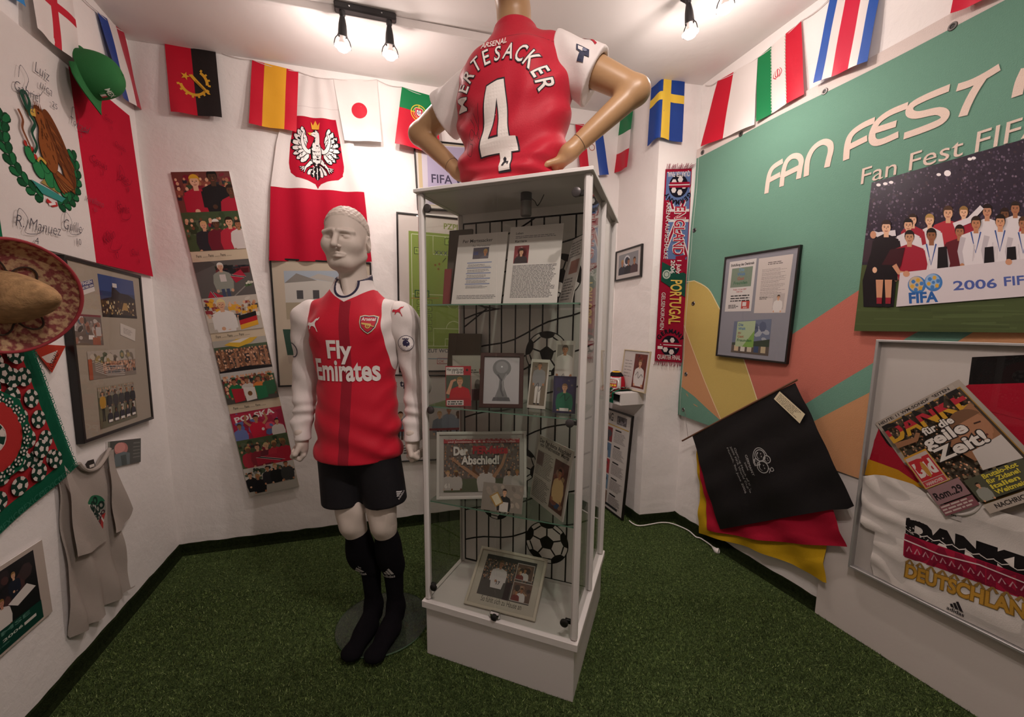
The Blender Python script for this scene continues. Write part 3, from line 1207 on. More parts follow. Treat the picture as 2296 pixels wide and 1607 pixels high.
def build_mannequin():
 T = Matrix.Translation((-0.66, 1.70, 0.018)) @ Matrix.Rotation(-0.03, 4, 'Z')
 t = thing('mannequin', 'white male mannequin in red and white long-sleeved football shirt, black shorts and socks', 'mannequin', T)
 t['label'] = 'white standing mannequin in red and white long-sleeved football shirt, black shorts and socks'
 SH = ((-0.222, 0.012, 1.445), (0.185, 0.012, 1.445))
 EL = ((-0.258, 0.035, 1.165), (0.232, 0.03, 1.165))
 WR_ = ((-0.250, -0.045, 0.925), (0.226, -0.045, 0.93))
 HIP = ((-0.105, 0.0, 0.90), (0.062, 0.0, 0.90))
 KN = ((-0.056, -0.022, 0.535), (0.082, -0.022, 0.535))
 AN = ((-0.006, 0.055, 0.10), (0.102, 0.05, 0.10))
 TOE = ((-0.024, -0.145, 0.022), (0.078, -0.152, 0.022))
 hc = (-0.035, -0.015, 1.745)       # head centre
 hy = 0.06                          # head turned to the left of the picture

 def head(P):
  c, s = math.cos(hy), math.sin(hy)
  x, y, z = P[0] - hc[0], P[1] - hc[1], P[2] - hc[2]
  Q = [c * x + s * y, -s * x + c * y, z]
  X = [np.abs(Q[0]) / 1.06, Q[1], Q[2]]
  d = s_ell(X, (0, 0.014, 0.034), (0.076, 0.098, 0.093))                       # skull
  d = smin(d, s_ell(X, (0, -0.024, -0.040), (0.061, 0.068, 0.084)), 0.045)        # face
  d = smin(d, s_ell(X, (0, -0.056, -0.096), (0.031, 0.030, 0.023)), 0.03)         # chin
  d = smin(d, s_cap(X, (0.057, 0.006, -0.062), (0.026, -0.056, -0.099), 0.018, 0.016), 0.03)    # jaw
  d = smin(d, s_cap(X, (0.008, -0.100, 0.019), (0.052, -0.074, 0.018), 0.0085, 0.008), 0.010)    # brow
  d = smin(d, s_ell(X, (0.043, -0.058, -0.028), (0.022, 0.024, 0.020)), 0.04)      # cheekbone
  d = smax(d, -s_ell(X, (0.031, -0.106, -0.002), (0.022, 0.031, 0.0135)), 0.008)    # eye socket
  d = smin(d, s_ell(X, (0.031, -0.0745, -0.003), (0.0165, 0.0125, 0.0085)), 0.004)   # eye
  d = smin(d, s_cap(X, (0.016, -0.0865, 0.0045), (0.046, -0.077, 0.003), 0.0028, 0.0022), 0.003)  # upper lid
  d = smin(d, s_cap(X, (0, -0.094, 0.012), (0, -0.124, -0.038), 0.0082, 0.0115), 0.012)     # nose
  d = smin(d, s_ell(X, (0.0115, -0.107, -0.042), (0.0085, 0.011, 0.0075)), 0.006)    # nostril wing
  d = smin(d, s_cap(X, (0, -0.0985, -0.0640), (0.025, -0.0855, -0.0690), 0.0066, 0.003), 0.005)  # upper lip
  d = smin(d, s_cap(X, (0, -0.0975, -0.0775), (0.021, -0.0860, -0.0745), 0.0080, 0.004), 0.005)  # lower lip
  d = smax(d, -s_cap(X, (0, -0.1075, -0.0708), (0.028, -0.0900, -0.0715), 0.0026, 0.0016), 0.003)
  d = smax(d, -s_ell(X, (0, -0.107, -0.0905), (0.018, 0.012, 0.0065)), 0.010)
  e = s_ell(X, (0.080, 0.014, -0.012), (0.010, 0.021, 0.034), Matrix.Rotation(0.5, 3, 'Z'))
  e = smax(e, -s_ell(X, (0.091, 0.006, -0.006), (0.010, 0.011, 0.021)), 0.005)
  d = smin(d, e, 0.007)
  # short cropped hair: a slightly raised rough cap
  hair = s_ell(X, (0, 0.017, 0.043), (0.0795, 0.1000, 0.0920))
  cut = np.maximum(-(Q[2] - (0.045 + 0.55 * np.clip(-Q[1] - 0.0, -0.075, 0.2))), -(Q[1] + 0.075))
  hair = smax(hair + 0.0032 * smooth_field(Q, 5, (300, 300, 300), 7), cut, 0.004)
  d = smin(d, hair, 0.003)
  return d

 def body(P):
  d = head(P)
  d = smin(d, s_cap(P, (-0.030, 0.018, 1.69), (-0.022, 0.026, 1.52), 0.052, 0.062), 0.022)
  d = smin(d, s_cap(P, (-0.05, -0.03, 1.655), (-0.025, -0.045, 1.53), 0.012, 0.012), 0.03)
  d = smin(d, s_ell(P, (-0.020, 0.0, 1.33), (0.150, 0.095, 0.18)), 0.05)
  d = smin(d, s_ell(P, (-0.020, 0.0, 1.05), (0.125, 0.085, 0.20)), 0.05)
  d = smin(d, s_cap(P, (-0.16, 0.01, 1.46), (0.13, 0.01, 1.46), 0.045, 0.045), 0.05)
  return d

 def legs(P):
  d = s_ell(P, (-0.021, 0, 0.92), (0.125, 0.085, 0.10))
  for i in (0, 1):
   d = smin(d, s_cap(P, HIP[i], KN[i], 0.080, 0.053), 0.03)
   d = smin(d, s_cap(P, KN[i], (AN[i][0], AN[i][1] - 0.01, 0.30), 0.047, 0.044), 0.03)
   d = smin(d, s_ell(P, (KN[i][0], 0.022, 0.395), (0.050, 0.052, 0.10)), 0.03)
   d = smin(d, s_cap(P, (AN[i][0] - 0.006, AN[i][1] - 0.008, 0.32), AN[i], 0.044, 0.031), 0.02)
   d = smin(d, s_ell(P, (KN[i][0], KN[i][1] - 0.036, 0.545), (0.029, 0.020, 0.035)), 0.02)
   d = smin(d, s_ell(P, (KN[i][0] - 0.028, KN[i][1] - 0.018, 0.60), (0.026, 0.030, 0.045)), 0.03)
   d = smin(d, s_ell(P, (KN[i][0] + 0.030, KN[i][1] - 0.018, 0.60), (0.026, 0.030, 0.045)), 0.03)
  return d

 def feet(P, i):
  a, b = AN[i], TOE[i]
  d = s_cap(P, a, (a[0], a[1] + 0.012, 0.035), 0.033, 0.031)
  d = smin(d, s_cap(P, (a[0], a[1] - 0.005, 0.075), ((a[0] + b[0]) / 2, (a[1] + b[1]) / 2 - 0.01, 0.045), 0.032, 0.030, (1, 1, 1)), 0.03)
  d = smin(d, s_cap(P, (a[0] + 0.002, a[1] - 0.07, 0.034), (b[0], b[1], 0.02), 0.036, 0.030, (1.12, 1, 0.75)), 0.03)
  d = smin(d, s_ell(P, (b[0], b[1] - 0.006, 0.018), (0.038, 0.034, 0.018)), 0.02)
  return smax(d, -P[2], 0.004)

 # body (head, neck, torso) is one surface; arms end in fists, legs under the socks
 bd = body
 V, F = surface(lambda P: smax(bd(P), 1.47 - P[2], 0.005), (-0.20, -0.17, 1.46), (0.16, 0.14, 1.89), 0.0026)
 mesh_obj('body', V, F, SKIN_W, t, True)
 V, F = surface(lambda P: smax(legs(P), -(P[2] - 0.46), 0.01), (-0.24, -0.14, 0.44), (0.20, 0.14, 1.03), 0.006)
 mesh_obj('leg_pair', V, F, SKIN_W, t, True).name = 'legs'
 for i, sd in ((0, -1), (1, 1)):
  w = WR_[i]
  V, F = surface(lambda P: hand_sdf(P, -sd), (-0.06, -0.07, -0.11), (0.06, 0.06, 0.06), 0.0026)
  M = Matrix.Translation(w) @ Matrix.Rotation(0.16, 4, 'X') @ Matrix.Rotation(sd * -0.35, 4, 'Z')
  mesh_obj('hand', [M @ Vector(v) for v in V], F, SKIN_W, t, True)

 # socks
 SOCK = mat('black_sock', '121014', rough=0.95, spec=0.1, bump=0.0006, scale=400)
 for i in (0, 1):
  def sock(P, i=i):
   d = s_cap(P, KN[i], (AN[i][0], AN[i][1] - 0.01, 0.30), 0.050, 0.047)
   d = smin(d, s_ell(P, (KN[i][0], 0.022, 0.395), (0.054, 0.056, 0.105)), 0.03)
   d = smin(d, s_cap(P, (AN[i][0] - 0.006, AN[i][1] - 0.008, 0.32), AN[i], 0.047, 0.035), 0.02)
   d = smin(d, feet(P, i) - 0.003, 0.03)
   return smax(d, P[2] - 0.50 - 0.12 * P[1] - (0.03 if i else 0.0) * 0, 0.006)
  c = AN[i][0]
  V, F = surface(sock, (c - 0.14, -0.20, -0.01), (c + 0.14, 0.15, 0.54), 0.005)
  so = mesh_obj('sock', V, F, SOCK, t, True)
  bv = bvh_of(V, F)
  p = Print()
  adidas(p, 0, 0, 0.058, 'b9b6b4')
  M = Matrix.Translation((KN[i][0] + (0.012 if i == 0 else 0.008), 0.0, 0.292)) @ Matrix.Rotation(0.30, 4, 'Z') @ Matrix.Rotation(-0.35 if i == 0 else -0.05, 4, 'Y') @ Matrix.Translation((0, -0.35, 0))
  p.build('logo', mat('white_print', attr=True, rough=0.7), so, drape(bv, M), 0.008)

 # shorts
 def shorts(P):
  d = s_ell(P, (-0.021, 0.0, 0.90), (0.168, 0.116, 0.13))
  for i in (0, 1):
   a = HIP[i]
   d = smin(d, s_cap(P, (a[0] * 0.95 - 0.004, 0, 0.86), ((-0.094, 0.099)[i], -0.014, 0.60), 0.096, 0.090), 0.035)
  d = d + 0.0035 * smooth_field(P, 3, (22, 22, 9))
  hem = 0.632 + 0.05 * np.clip(P[0] - 0.06, 0, 1) * 2.2
  d = smax(d, hem - P[2], 0.006)
  return smax(d, P[2] - 0.885, 0.01)
 SHORT = mat('black_shorts', '151318', rough=0.72, spec=0.3, bump=0.0005, scale=300)
 V, F = surface(shorts, (-0.26, -0.17, 0.60), (0.24, 0.15, 1.04), 0.006)
 so = mesh_obj('shorts', V, F, SHORT, t, True)
 p = Print()
 adidas(p, 0, 0, 0.036, 'c4c0c0')
 bv = bvh_of(V, F)
 p.build('logo', mat('white_print', attr=True, rough=0.7), so,
   drape(bv, Matrix.Translation((0.150, 0.0, 0.690)) @ Matrix.Rotation(0.35, 4, 'Z') @ Matrix.Rotation(-0.75, 4, 'Y') @ Matrix.Translation((0, -0.4, 0))), 0.008)

 # shirt body
 def torso(P):
  d = s_ell(P, (-0.020, 0.004, 1.355), (0.182, 0.118, 0.185))
  d = smin(d, s_cap(P, (-0.165, 0.012, 1.452), (0.128, 0.012, 1.452), 0.056, 0.056), 0.06)
  d = smin(d, s_ell(P, (-0.095, -0.075, 1.385), (0.068, 0.042, 0.055)), 0.06)
  d = smin(d, s_ell(P, (0.055, -0.075, 1.385), (0.068, 0.042, 0.055)), 0.06)
  d = smin(d, s_cap(P, (-0.020, 0.002, 1.25), (-0.022, 0.0, 0.88), 0.156, 0.184, (1, 0.74, 1)), 0.06)
  d = smin(d, s_cap(P, (-0.024, 0.020, 1.46), (-0.024, 0.026, 1.60), 0.100, 0.074), 0.07)
  d = smax(d, P[2] - 1.602 - 0.45 * P[1], 0.01)
  return d

 def shirt(P):
  d = torso(P)
  z = P[2]
  fold = 0.0065 * np.sin(46 * z + 12 * P[0] + 2.2 * np.sin(9 * P[0] + 6 * z)) * np.clip((1.12 - z) / 0.2, 0, 1) * np.clip(0.6 + 3 * np.abs(P[0] + 0.02), 0, 1.2)
  d = d + fold + 0.003 * smooth_field(P, 11, (30, 30, 16)) - 0.0025 * np.sin(70 * z - 60 * np.abs(P[0] + 0.02)) * np.clip((np.abs(P[0] + 0.02) - 0.09) * 12, 0, 1)
  d = smax(d, 0.852 + 0.10 * P[1] - z - 0.02 * P[0], 0.006)
  # neck opening
  d = smax(d, -s_cap(P, (-0.024, 0.02, 1.50), (-0.024, 0.03, 1.70), 0.060, 0.071), 0.004)
  d = smax(d, -s_ell(P, (-0.026, -0.075, 1.590), (0.050, 0.06, 0.068)), 0.004)
  return d
 V, F = surface(shirt, (-0.27, -0.17, 0.82), (0.23, 0.16, 1.62), 0.0042)
 x, y, z = V[:, 0], V[:, 1], V[:, 2]
 xb = np.interp(x, [-0.25, -0.172, -0.105, -0.062, -0.020, 0.022, 0.068, 0.135, 0.2], [1.47, 1.515, 1.552, 1.520, 1.497, 1.520, 1.552, 1.520, 1.47])
 yoke = np.where(y < 0.03, z - xb, z - 1.47)
 side = np.maximum(np.minimum(x - (0.128 + 0.10 * np.clip(1.30 - z, 0, 0.2) / 0.2 * 0.3), np.minimum(z - 1.20, 1.42 - z) * 2), -10)
 side = np.where((y < 0.05), np.minimum((x - 0.147) * 1.0 + 0.12 * (z - 1.22), z - 1.18), -1)
 collar = np.minimum(0.0045 - np.abs(shirt_neck(V) - 0.006), z - 1.40)
 stripe = np.minimum(0.021 - np.abs(x + 0.020 - 0.012 * np.sin(6 * z)), np.minimum(-y, 1.50 - z))
 m = masked_mat('red_shirt', 'c0102c', [('stripe', '8f0c24'), ('yoke', 'd8cfcc'), ('side', 'd8cfcc'), ('collar', '23203a')], rough=0.62, spec=0.3)
 sh = mesh_obj('shirt', V, F, m, t, True, attrs={'yoke': yoke, 'side': side, 'stripe': stripe, 'collar': collar})
 bv = bvh_of(V, F)
 WP_ = mat('white_print', attr=True, rough=0.7)
 p = Print(0.0003, 0.0001)
 p.text('Fly', 0.0, 0.062, 0.098, 'e2dbd8', bold=0.028, sx=0.92)
 p.text('Emirates', 0.012, -0.028, 0.120, 'e2dbd8', bold=0.030, width=0.262)
 p.build('sponsor_print', WP_, sh, drape(bv, Matrix.Translation((-0.032, -0.4, 1.215))), 0.011)
 p = Print()
 puma(p, 0, 0, 0.062, 'e2dbd8')
 p.build('cat_logo', WP_, sh, drape(bv, Matrix.Translation((-0.142, -0.4, 1.405))), 0.009)
 p = Print(0.0003, 0.0002)
 arsenal_crest(p, 0, 0, 0.072)
 p.build('crest', WP_, sh, drape(bv, Matrix.Translation((0.083, -0.4, 1.41))), 0.009)

 # sleeves
 SLV = mat('white_sleeve', 'd8cfcc', rough=0.66, spec=0.3, sheen=0.1, bump=0.0004, scale=260)
 for i, sd in ((0, -1), (1, 1)):
  def sleeve(P, i=i, sd=sd):
   s0 = (SH[i][0] + 0.012 * -sd, SH[i][1], SH[i][2])
   d = s_cap(P, s0, (SH[i][0] + sd * 0.008, SH[i][1] + 0.006, 1.40), 0.064, 0.062)
   d = smin(d, s_cap(P, (SH[i][0], SH[i][1], 1.42), EL[i], 0.064, 0.052), 0.03)
   d = smin(d, s_cap(P, EL[i], WR_[i], 0.052, 0.037), 0.03)
   zz = P[2]
   low = np.clip((1.16 - zz) / 0.12, 0, 1)
   d = d - 0.0042 * low * np.sin(95 * zz + 16 * P[0] * sd + 25 * P[1] + 2.0 * np.sin(30 * zz)) - 0.0036 * np.sin(52 * zz + 40 * P[0] + 14 * P[1])
   d = d + 0.0025 * smooth_field(P, 21 + i, (40, 40, 30))
   d = smax(d, WR_[i][2] - 0.004 - zz, 0.006)
   d = smax(d, (s0[0] - 0.026 * sd - P[0]) * sd - 0.20 * np.clip(1.44 - zz, -0.1, 0.3) * 0.3, 0.008)
   # keep the sleeve outside the shirt body
   hole = s_cap(P, (WR_[i][0], WR_[i][1], 0.86), WR_[i], 0.028, 0.028)
   return smax(d, -hole, 0.003)
  c = (SH[i][0] + EL[i][0]) / 2
  V, F = surface(sleeve, (c - 0.13, -0.15, 0.89), (c + 0.13, 0.13, 1.54), 0.004)
  sl = mesh_obj('sleeve', V, F, SLV, t, True)
  bv = bvh_of(V, F)
  if i == 1:
   p = Print(0.0003, 0.0002)
   lion_badge(p, 0, 0, 0.032)
   p.build('badge', WP_, sl, drape(bv, Matrix.Translation((0.30, -0.4, 1.335)) @ Matrix.Rotation(0.25, 4, 'Z')), 0.009)
   p = Print()
   puma(p, 0, 0, 0.045, 'b3182f', leap=True)
   p.build('cat_logo', WP_, sl, drape(bv, Matrix.Translation((0.215, -0.4, 1.463)) @ Matrix.Rotation(0.1, 4, 'Z')), 0.009)
  else:
   p = Print()
   p.ring(0, 0, 0.028, 0.032, '2a2740')
   p.build('badge', WP_, sl, drape(bv, Matrix.Translation((-0.282, -0.4, 1.30)) @ Matrix.Rotation(0.0, 4, 'Z')), 0.009)
 # round glass foot plate
 g = thing('glass_foot_plate', 'round clear glass foot plate under the standing mannequin', 'base', Matrix.Translation((-0.625, 1.765, 0.0135)))
 q = MB()
 q.lathe([(0.212, -0.004), (0.214, -0.002), (0.214, 0.002), (0.212, 0.004)], 64)
 q.build('plate', glass('foot_glass', 'd8e0d4', ior=1.4, haze=0.025), g, smooth=True)
 q = MB()
 q.lathe([(0.2138, -0.0035), (0.2145, 0.0), (0.2138, 0.0035)], 64)
 q.F = q.F[:-2]
 q.build('rim', mat('glass_rim', '5f7a62', rough=0.25), g, smooth=True)
 return t

def shirt_neck(V):
 """distance outwards from the neck opening"""
 P = [V[:, 0], V[:, 1], V[:, 2]]
 a = s_cap(P, (-0.024, 0.02, 1.50), (-0.024, 0.03, 1.70), 0.060, 0.071)
 b = s_ell(P, (-0.026, -0.075, 1.590), (0.050, 0.06, 0.068))
 return np.minimum(a, b)

# ------------------------------------------------------------------ emblems (flat print)
def adidas(p, cx, cz, w, col, text=True):
 """three slanted bars over the word"""
 s = w / 0.06
 for k, (x0, x1, h) in enumerate(((-0.021, -0.009, 0.016), (-0.006, 0.006, 0.028), (0.009, 0.021, 0.040))):
  a = 0.5
  p.poly([(cx + s * x, cz + s * z) for x, z in ((x0 + 0.004, 0.0), (x1 + 0.004, 0.0), (x1 - h * a + 0.004 + 0.000, h), (x0 - h * a + 0.004 + 0.004, h - 0.006 if k else h - 0.004))], col)
 if text:
  p.text('adidas', cx, cz - 0.020 * s, 0.0235 * s, col, bold=0.02, width=0.058 * s)

def puma(p, cx, cz, w, col, leap=True):
 """leaping big cat silhouette"""
 pts = [(-0.50, 0.02), (-0.42, 0.13), (-0.33, 0.17), (-0.22, 0.13), (-0.05, 0.14), (0.10, 0.22), (0.22, 0.36), (0.34, 0.42), (0.42, 0.40),
           (0.50, 0.50), (0.52, 0.46), (0.44, 0.30), (0.32, 0.27), (0.24, 0.12), (0.26, -0.02), (0.32, -0.14), (0.40, -0.30), (0.46, -0.44), (0.38, -0.40),
           (0.30, -0.22), (0.16, -0.10), (0.02, -0.06), (-0.10, -0.12), (-0.14, -0.24), (-0.24, -0.30), (-0.24, -0.24), (-0.20, -0.12), (-0.28, -0.02), (-0.38, -0.06), (-0.46, -0.10), (-0.44, -0.04)]
 p.poly([(cx + x * w, cz + z * w) for x, z in pts], col)

def arsenal_crest(p, cx, cz, h):
 s = h / 2

 def sh(k):
  pts = [(-0.82, 0.80), (-0.4, 0.92), (0, 0.86), (0.4, 0.92), (0.82, 0.80), (0.84, 0.2), (0.70, -0.35), (0.36, -0.75), (0, -1.0),
               (-0.36, -0.75), (-0.70, -0.35), (-0.84, 0.2)]
  return [(cx + x * s * k, cz + z * s * k) for x, z in pts]
 p.poly(sh(1.08), 'a98a4a')
 p.poly(sh(1.02), 'e2dbd8')
 p.poly(sh(0.95), '23203a')
 p.poly(sh(0.86), 'b3182f')
 p.text('Arsenal', cx, cz + s * 0.36, s * 0.52, 'e2dbd8', bold=0.02, width=s * 1.30)
 # cannon
 g = 'c9a85a'
 p.poly([(cx + x * s, cz + z * s) for x, z in ((-0.62, 0.16), (0.30, 0.04), (0.34, -0.10), (0.20, -0.16), (-0.62, -0.02))], g)
 p.ring(cx + 0.0 * s, cz - 0.22 * s, 0.14 * s, 0.25 * s, g)
 p.ell(cx, cz - 0.22 * s, 0.06 * s, 0.06 * s, g, 10)
 p.line([(cx - 0.02 * s, cz - 0.1 * s), (cx + 0.62 * s, cz - 0.26 * s)], 0.09 * s, g)

def lion_badge(p, cx, cz, r):
 p.ell(cx, cz, r, r, '23203a', 28)
 p.ell(cx, cz, r * 0.93, r * 0.93, 'e2dbd8', 28)
 k = '2a2348'
 p.poly([(cx + x * r, cz + z * r) for x, z in ((-0.30, -0.35), (-0.42, 0.0), (-0.34, 0.32), (-0.05, 0.46), (0.22, 0.36), (0.36, 0.12), (0.48, 0.02),
                                                  (0.40, -0.12), (0.46, -0.26), (0.22, -0.32), (0.10, -0.50), (-0.05, -0.30))], k)
 for dx in (-0.30, -0.05, 0.2):
  p.poly([(cx + (dx - 0.1) * r, cz + 0.48 * r), (cx + (dx - 0.14) * r, cz + 0.70 * r), (cx + dx * r, cz + 0.58 * r), (cx + (dx + 0.14) * r, cz + 0.70 * r), (cx + (dx + 0.1) * r, cz + 0.48 * r)], k)
 p.ell(cx + 0.16 * r, cz + 0.08 * r, 0.06 * r, 0.05 * r, 'e2dbd8', 8)
 p.arc_text('Premier League', cx, cz, r * 0.84, math.pi * 1.12, math.pi * 1.88, r * 0.22, k, bold=0.02, inward=True)

build_mannequin()
# ------------------------------------------------------------------ torso mannequin on top of the cabinet, back to the viewer
def mertesacker(p):
 """name in an arc over a large figure four, white with a dark edge"""
 W, K = 'e2dad4', '1d1a22'
 n = 'MERTESACKER'
 d0 = p.d
 R, cx, cz = 0.122, 0.010, 0.044
 wd = [1.15, 0.86, 0.95, 0.9, 0.86, 0.88, 1.0, 0.95, 0.98, 0.86, 0.95]
 tot = sum(wd)
 a0, a1 = math.pi * 0.985, math.pi * 0.015
 acc = 0
 for ch, w in zip(n, wd):
  a = a0 + (a1 - a0) * (acc + w / 2) / tot
  acc += w
  x, z = cx + R * 1.06 * math.cos(a), cz + R * math.sin(a)
  r = (a - math.pi / 2) * 0.92
  p.d = d0
  p.text(ch, x, z, 0.076, K, rot=r, sx=0.66, bold=0.05)
  p.d = d0 + 0.0003
  p.text(ch, x, z, 0.076, W, rot=r, sx=0.66, bold=0.01)
 four = [(0.012, 0.100), (-0.028, 0.092), (-0.068, -0.085), (-0.068, -0.112), (0.000, -0.112), (0.000, -0.175), (0.040, -0.175), (0.040, -0.112),
   (0.064, -0.112), (0.060, -0.070), (0.040, -0.070), (0.034, 0.100)]

 def off(pts, k):
  c = (0, -0.03)
  return [(c[0] + (x - c[0]) * k[0], c[1] + (z - c[1]) * k[1]) for x, z in pts]
 p.d = d0
 p.poly([(x, z) for x, z in off(four, (1.10, 1.045))], K)
 p.d = d0 + 0.0003
 p.poly(four, W)
 p.poly([(0.006, 0.050), (-0.034, -0.068), (0.004, -0.068)], K)
 p.poly([(0.002, 0.028), (-0.026, -0.062), (0.000, -0.062)], 'b0142c')
 # small lion on the foot of the figure
 p.poly([(0.010 + x * 0.022, -0.158 + z * 0.030) for x, z in ((0, 0), (0.2, 0.5), (0.05, 0.9), (0.35, 1.1), (0.6, 0.85), (0.6, 0.5), (1.0, 0.45), (1.05, 0.0), (0.85, 0.0),
                                                               (0.8, 0.25), (0.5, 0.2), (0.4, -0.1), (0.1, -0.1))], K)
 p.text('ARSENAL', -0.006, 0.222, 0.034, W, bold=0.015, width=0.090)
 # felt-pen signature left of the figure
 for pts in ([(-0.105, 0.02), (-0.092, -0.01), (-0.10, -0.05), (-0.115, -0.035), (-0.105, -0.012), (-0.085, -0.04), (-0.075, -0.01), (-0.062, 0.05)],
    [(-0.088, 0.03), (-0.075, -0.02), (-0.07, -0.06), (-0.082, -0.03)],
    [(-0.118, -0.045), (-0.125, -0.085), (-0.11, -0.10), (-0.098, -0.07), (-0.112, -0.06)]):
  p.line(spline(pts, 5), 0.0016, '2a1218')

def build_torso():
 T = Matrix.Translation((-0.024, 1.665, CZT1 + 0.001)) @ Matrix.Rotation(-0.37, 4, 'Z')
 t = thing('torso_mannequin', 'tan headless-looking torso mannequin with hands on hips in red shirt, on top of the cabinet', 'mannequin', T)
 t['label'] = 'tan torso mannequin with hands on hips in red football shirt, standing on the cabinet'
 SK = mat('mannequin_tan', 'a8845f', rough=0.38, spec=0.4)
 SH = ((-0.175, 0.01, 0.440), (0.175, 0.01, 0.484))
 EL = ((-0.455, 0.045, 0.318), (0.455, 0.035, 0.318))
 WR_ = ((-0.235, -0.005, 0.118), (0.235, -0.035, 0.118))

 def skin(P):
  d = s_cap(P, (0, 0.02, 0.48), (0, 0.0, 0.66), 0.066, 0.064)
  d = smin(d, s_ell(P, (0, -0.045, 0.77), (0.078, 0.095, 0.12)), 0.03)
  d = smin(d, s_ell(P, (0, 0.01, 0.35), (0.15, 0.10, 0.18)), 0.05)
  d = smin(d, s_ell(P, (0, 0.01, 0.10), (0.135, 0.095, 0.16)), 0.06)
  for i in (0, 1):
   sd = (-1, 1)[i]
   a = s_cap(P, SH[i], EL[i], 0.062, 0.044)
   a = smin(a, s_cap(P, EL[i], WR_[i], 0.044, 0.029), 0.02)
   w = WR_[i]
   # hand resting on the hip: palm and fingers running round to the front, thumb behind
   a = smin(a, s_cap(P, w, (w[0] - sd * 0.05, w[1] + 0.01, 0.078), 0.029, 0.026, (1, 1, 0.8)), 0.02)
   for k, (dz, L) in enumerate(((0.02, 0.075), (0.006, 0.082), (-0.010, 0.078), (-0.026, 0.064))):
    b0 = (w[0] - sd * 0.055, w[1] + 0.012, 0.078 + dz * 0.8)
    b1 = (w[0] - sd * 0.088, w[1] + 0.012 + L * 0.55, 0.070 + dz)
    b2 = (w[0] - sd * 0.105, w[1] + 0.012 + L * 1.2, 0.060 + dz)
    f = smin(s_cap(P, b0, b1, 0.0115, 0.010), s_cap(P, b1, b2, 0.010, 0.008), 0.004)
    a = smin(a, f, 0.008)
   th = s_cap(P, (w[0] - sd * 0.02, w[1] - 0.012, 0.092), (w[0] - sd * 0.072, w[1] - 0.034, 0.076), 0.0135, 0.011)
   th = smin(th, s_cap(P, (w[0] - sd * 0.072, w[1] - 0.034, 0.076), (w[0] - sd * 0.100, w[1] - 0.040, 0.058), 0.011, 0.009), 0.004)
   a = smin(a, th, 0.01)
   d = smin(d, a, 0.02)
  return smax(d, -P[2], 0.004)
 V, F = surface(skin, (-0.53, -0.17, -0.006), (0.53, 0.16, 0.86), 0.005)
 b = mesh_obj('body', V, F, SK, t, True)
 for i in (0, 1):
  w, e = Vector(WR_[i]), Vector(EL[i])
  c = w.lerp(e, 0.16)
  d = (e - w).normalized()
  q = MB()
  M = Matrix.Translation(c) @ d.to_track_quat('Z', 'Y').to_matrix().to_4x4()
  q.lathe([(0.0315, -0.0012), (0.0322, 0), (0.0315, 0.0012)], 28, M)
  q.F = q.F[:-2]
  q.build('joint_line', mat('joint_brown', '4a3524', rough=0.6), b)

 def shirt(P):
  d = s_ell(P, (0, 0.0, 0.36), (0.222, 0.138, 0.20))
  d = smin(d, s_cap(P, (-0.150, 0.01, 0.442), (0.150, 0.01, 0.490), 0.062, 0.062), 0.06)
  d = smin(d, s_cap(P, (0, 0.018, 0.48), (0, 0.012, 0.585), 0.105, 0.080), 0.06)
  d = smin(d, s_cap(P, (0, 0, 0.28), (0, 0.004, 0.05), 0.212, 0.216, (1, 0.64, 1)), 0.06)
  # shoulder blades
  for sd in (-1, 1):
   d = smin(d, s_ell(P, (sd * 0.085, -0.092, 0.40), (0.055, 0.032, 0.075)), 0.06)
  z = P[2]
  dg = z * 38 - 26 * P[0] + 2 * np.sin(11 * P[0] + 5 * z)
  d = d - 0.0085 * np.sin(dg) * np.clip((0.34 - z) / 0.2, 0, 1) - 0.0065 * np.sin(z * 55 - 34 * np.abs(P[0]) + 1.0) * np.clip((np.abs(P[0]) - 0.05) * 8, 0, 1) * np.clip((0.47 - z) * 6, 0, 1)
  d = d - 0.007 * np.sin(z * 120 + 10 * P[0]) * np.clip((0.12 - z) / 0.08, 0, 1)
  d = d + 0.0045 * smooth_field(P, 31, (26, 26, 20)) - 0.0035 * np.sin(34 * z - 42 * P[0] + 3 * np.sin(8 * P[0] + 6 * z)) * np.clip((0.50 - z) * 5, 0, 1)
  d = smax(d, -(z - 0.004), 0.006)
  d = smax(d, z - 0.585 - 0.35 * -P[1] * 0 - 0.02, 0.01)
  return smax(d, -s_cap(P, (0, 0.016, 0.54), (0, 0.004, 0.72), 0.072, 0.076), 0.004)
 V, F = surface(shirt, (-0.28, -0.19, -0.008), (0.28, 0.19, 0.66), 0.0048)
 x, y, z = V[:, 0], V[:, 1], V[:, 2]
 seam = 0.0016 - np.abs(z - 0.507 + 0.9 * x * x)
 m = masked_mat('red_shirt_back', 'b0142c', [('seam', '7d0d22')], rough=0.6, spec=0.3)
 sh = mesh_obj('shirt', V, F, m, t, True, attrs={'seam': seam})
 bv = bvh_of(V, F)
 p = Print(0.0003, 0.00012)
 mertesacker(p)
 p.build('back_print', mat('white_print', attr=True, rough=0.7), sh, drape(bv, Matrix.Translation((-0.004, -0.45, 0.232)) @ Matrix.Rotation(-0.05, 4, 'Y') @ Matrix.Scale(1.07, 4)), 0.010)
 SLV = mat('white_sleeve', 'd8cfcc')
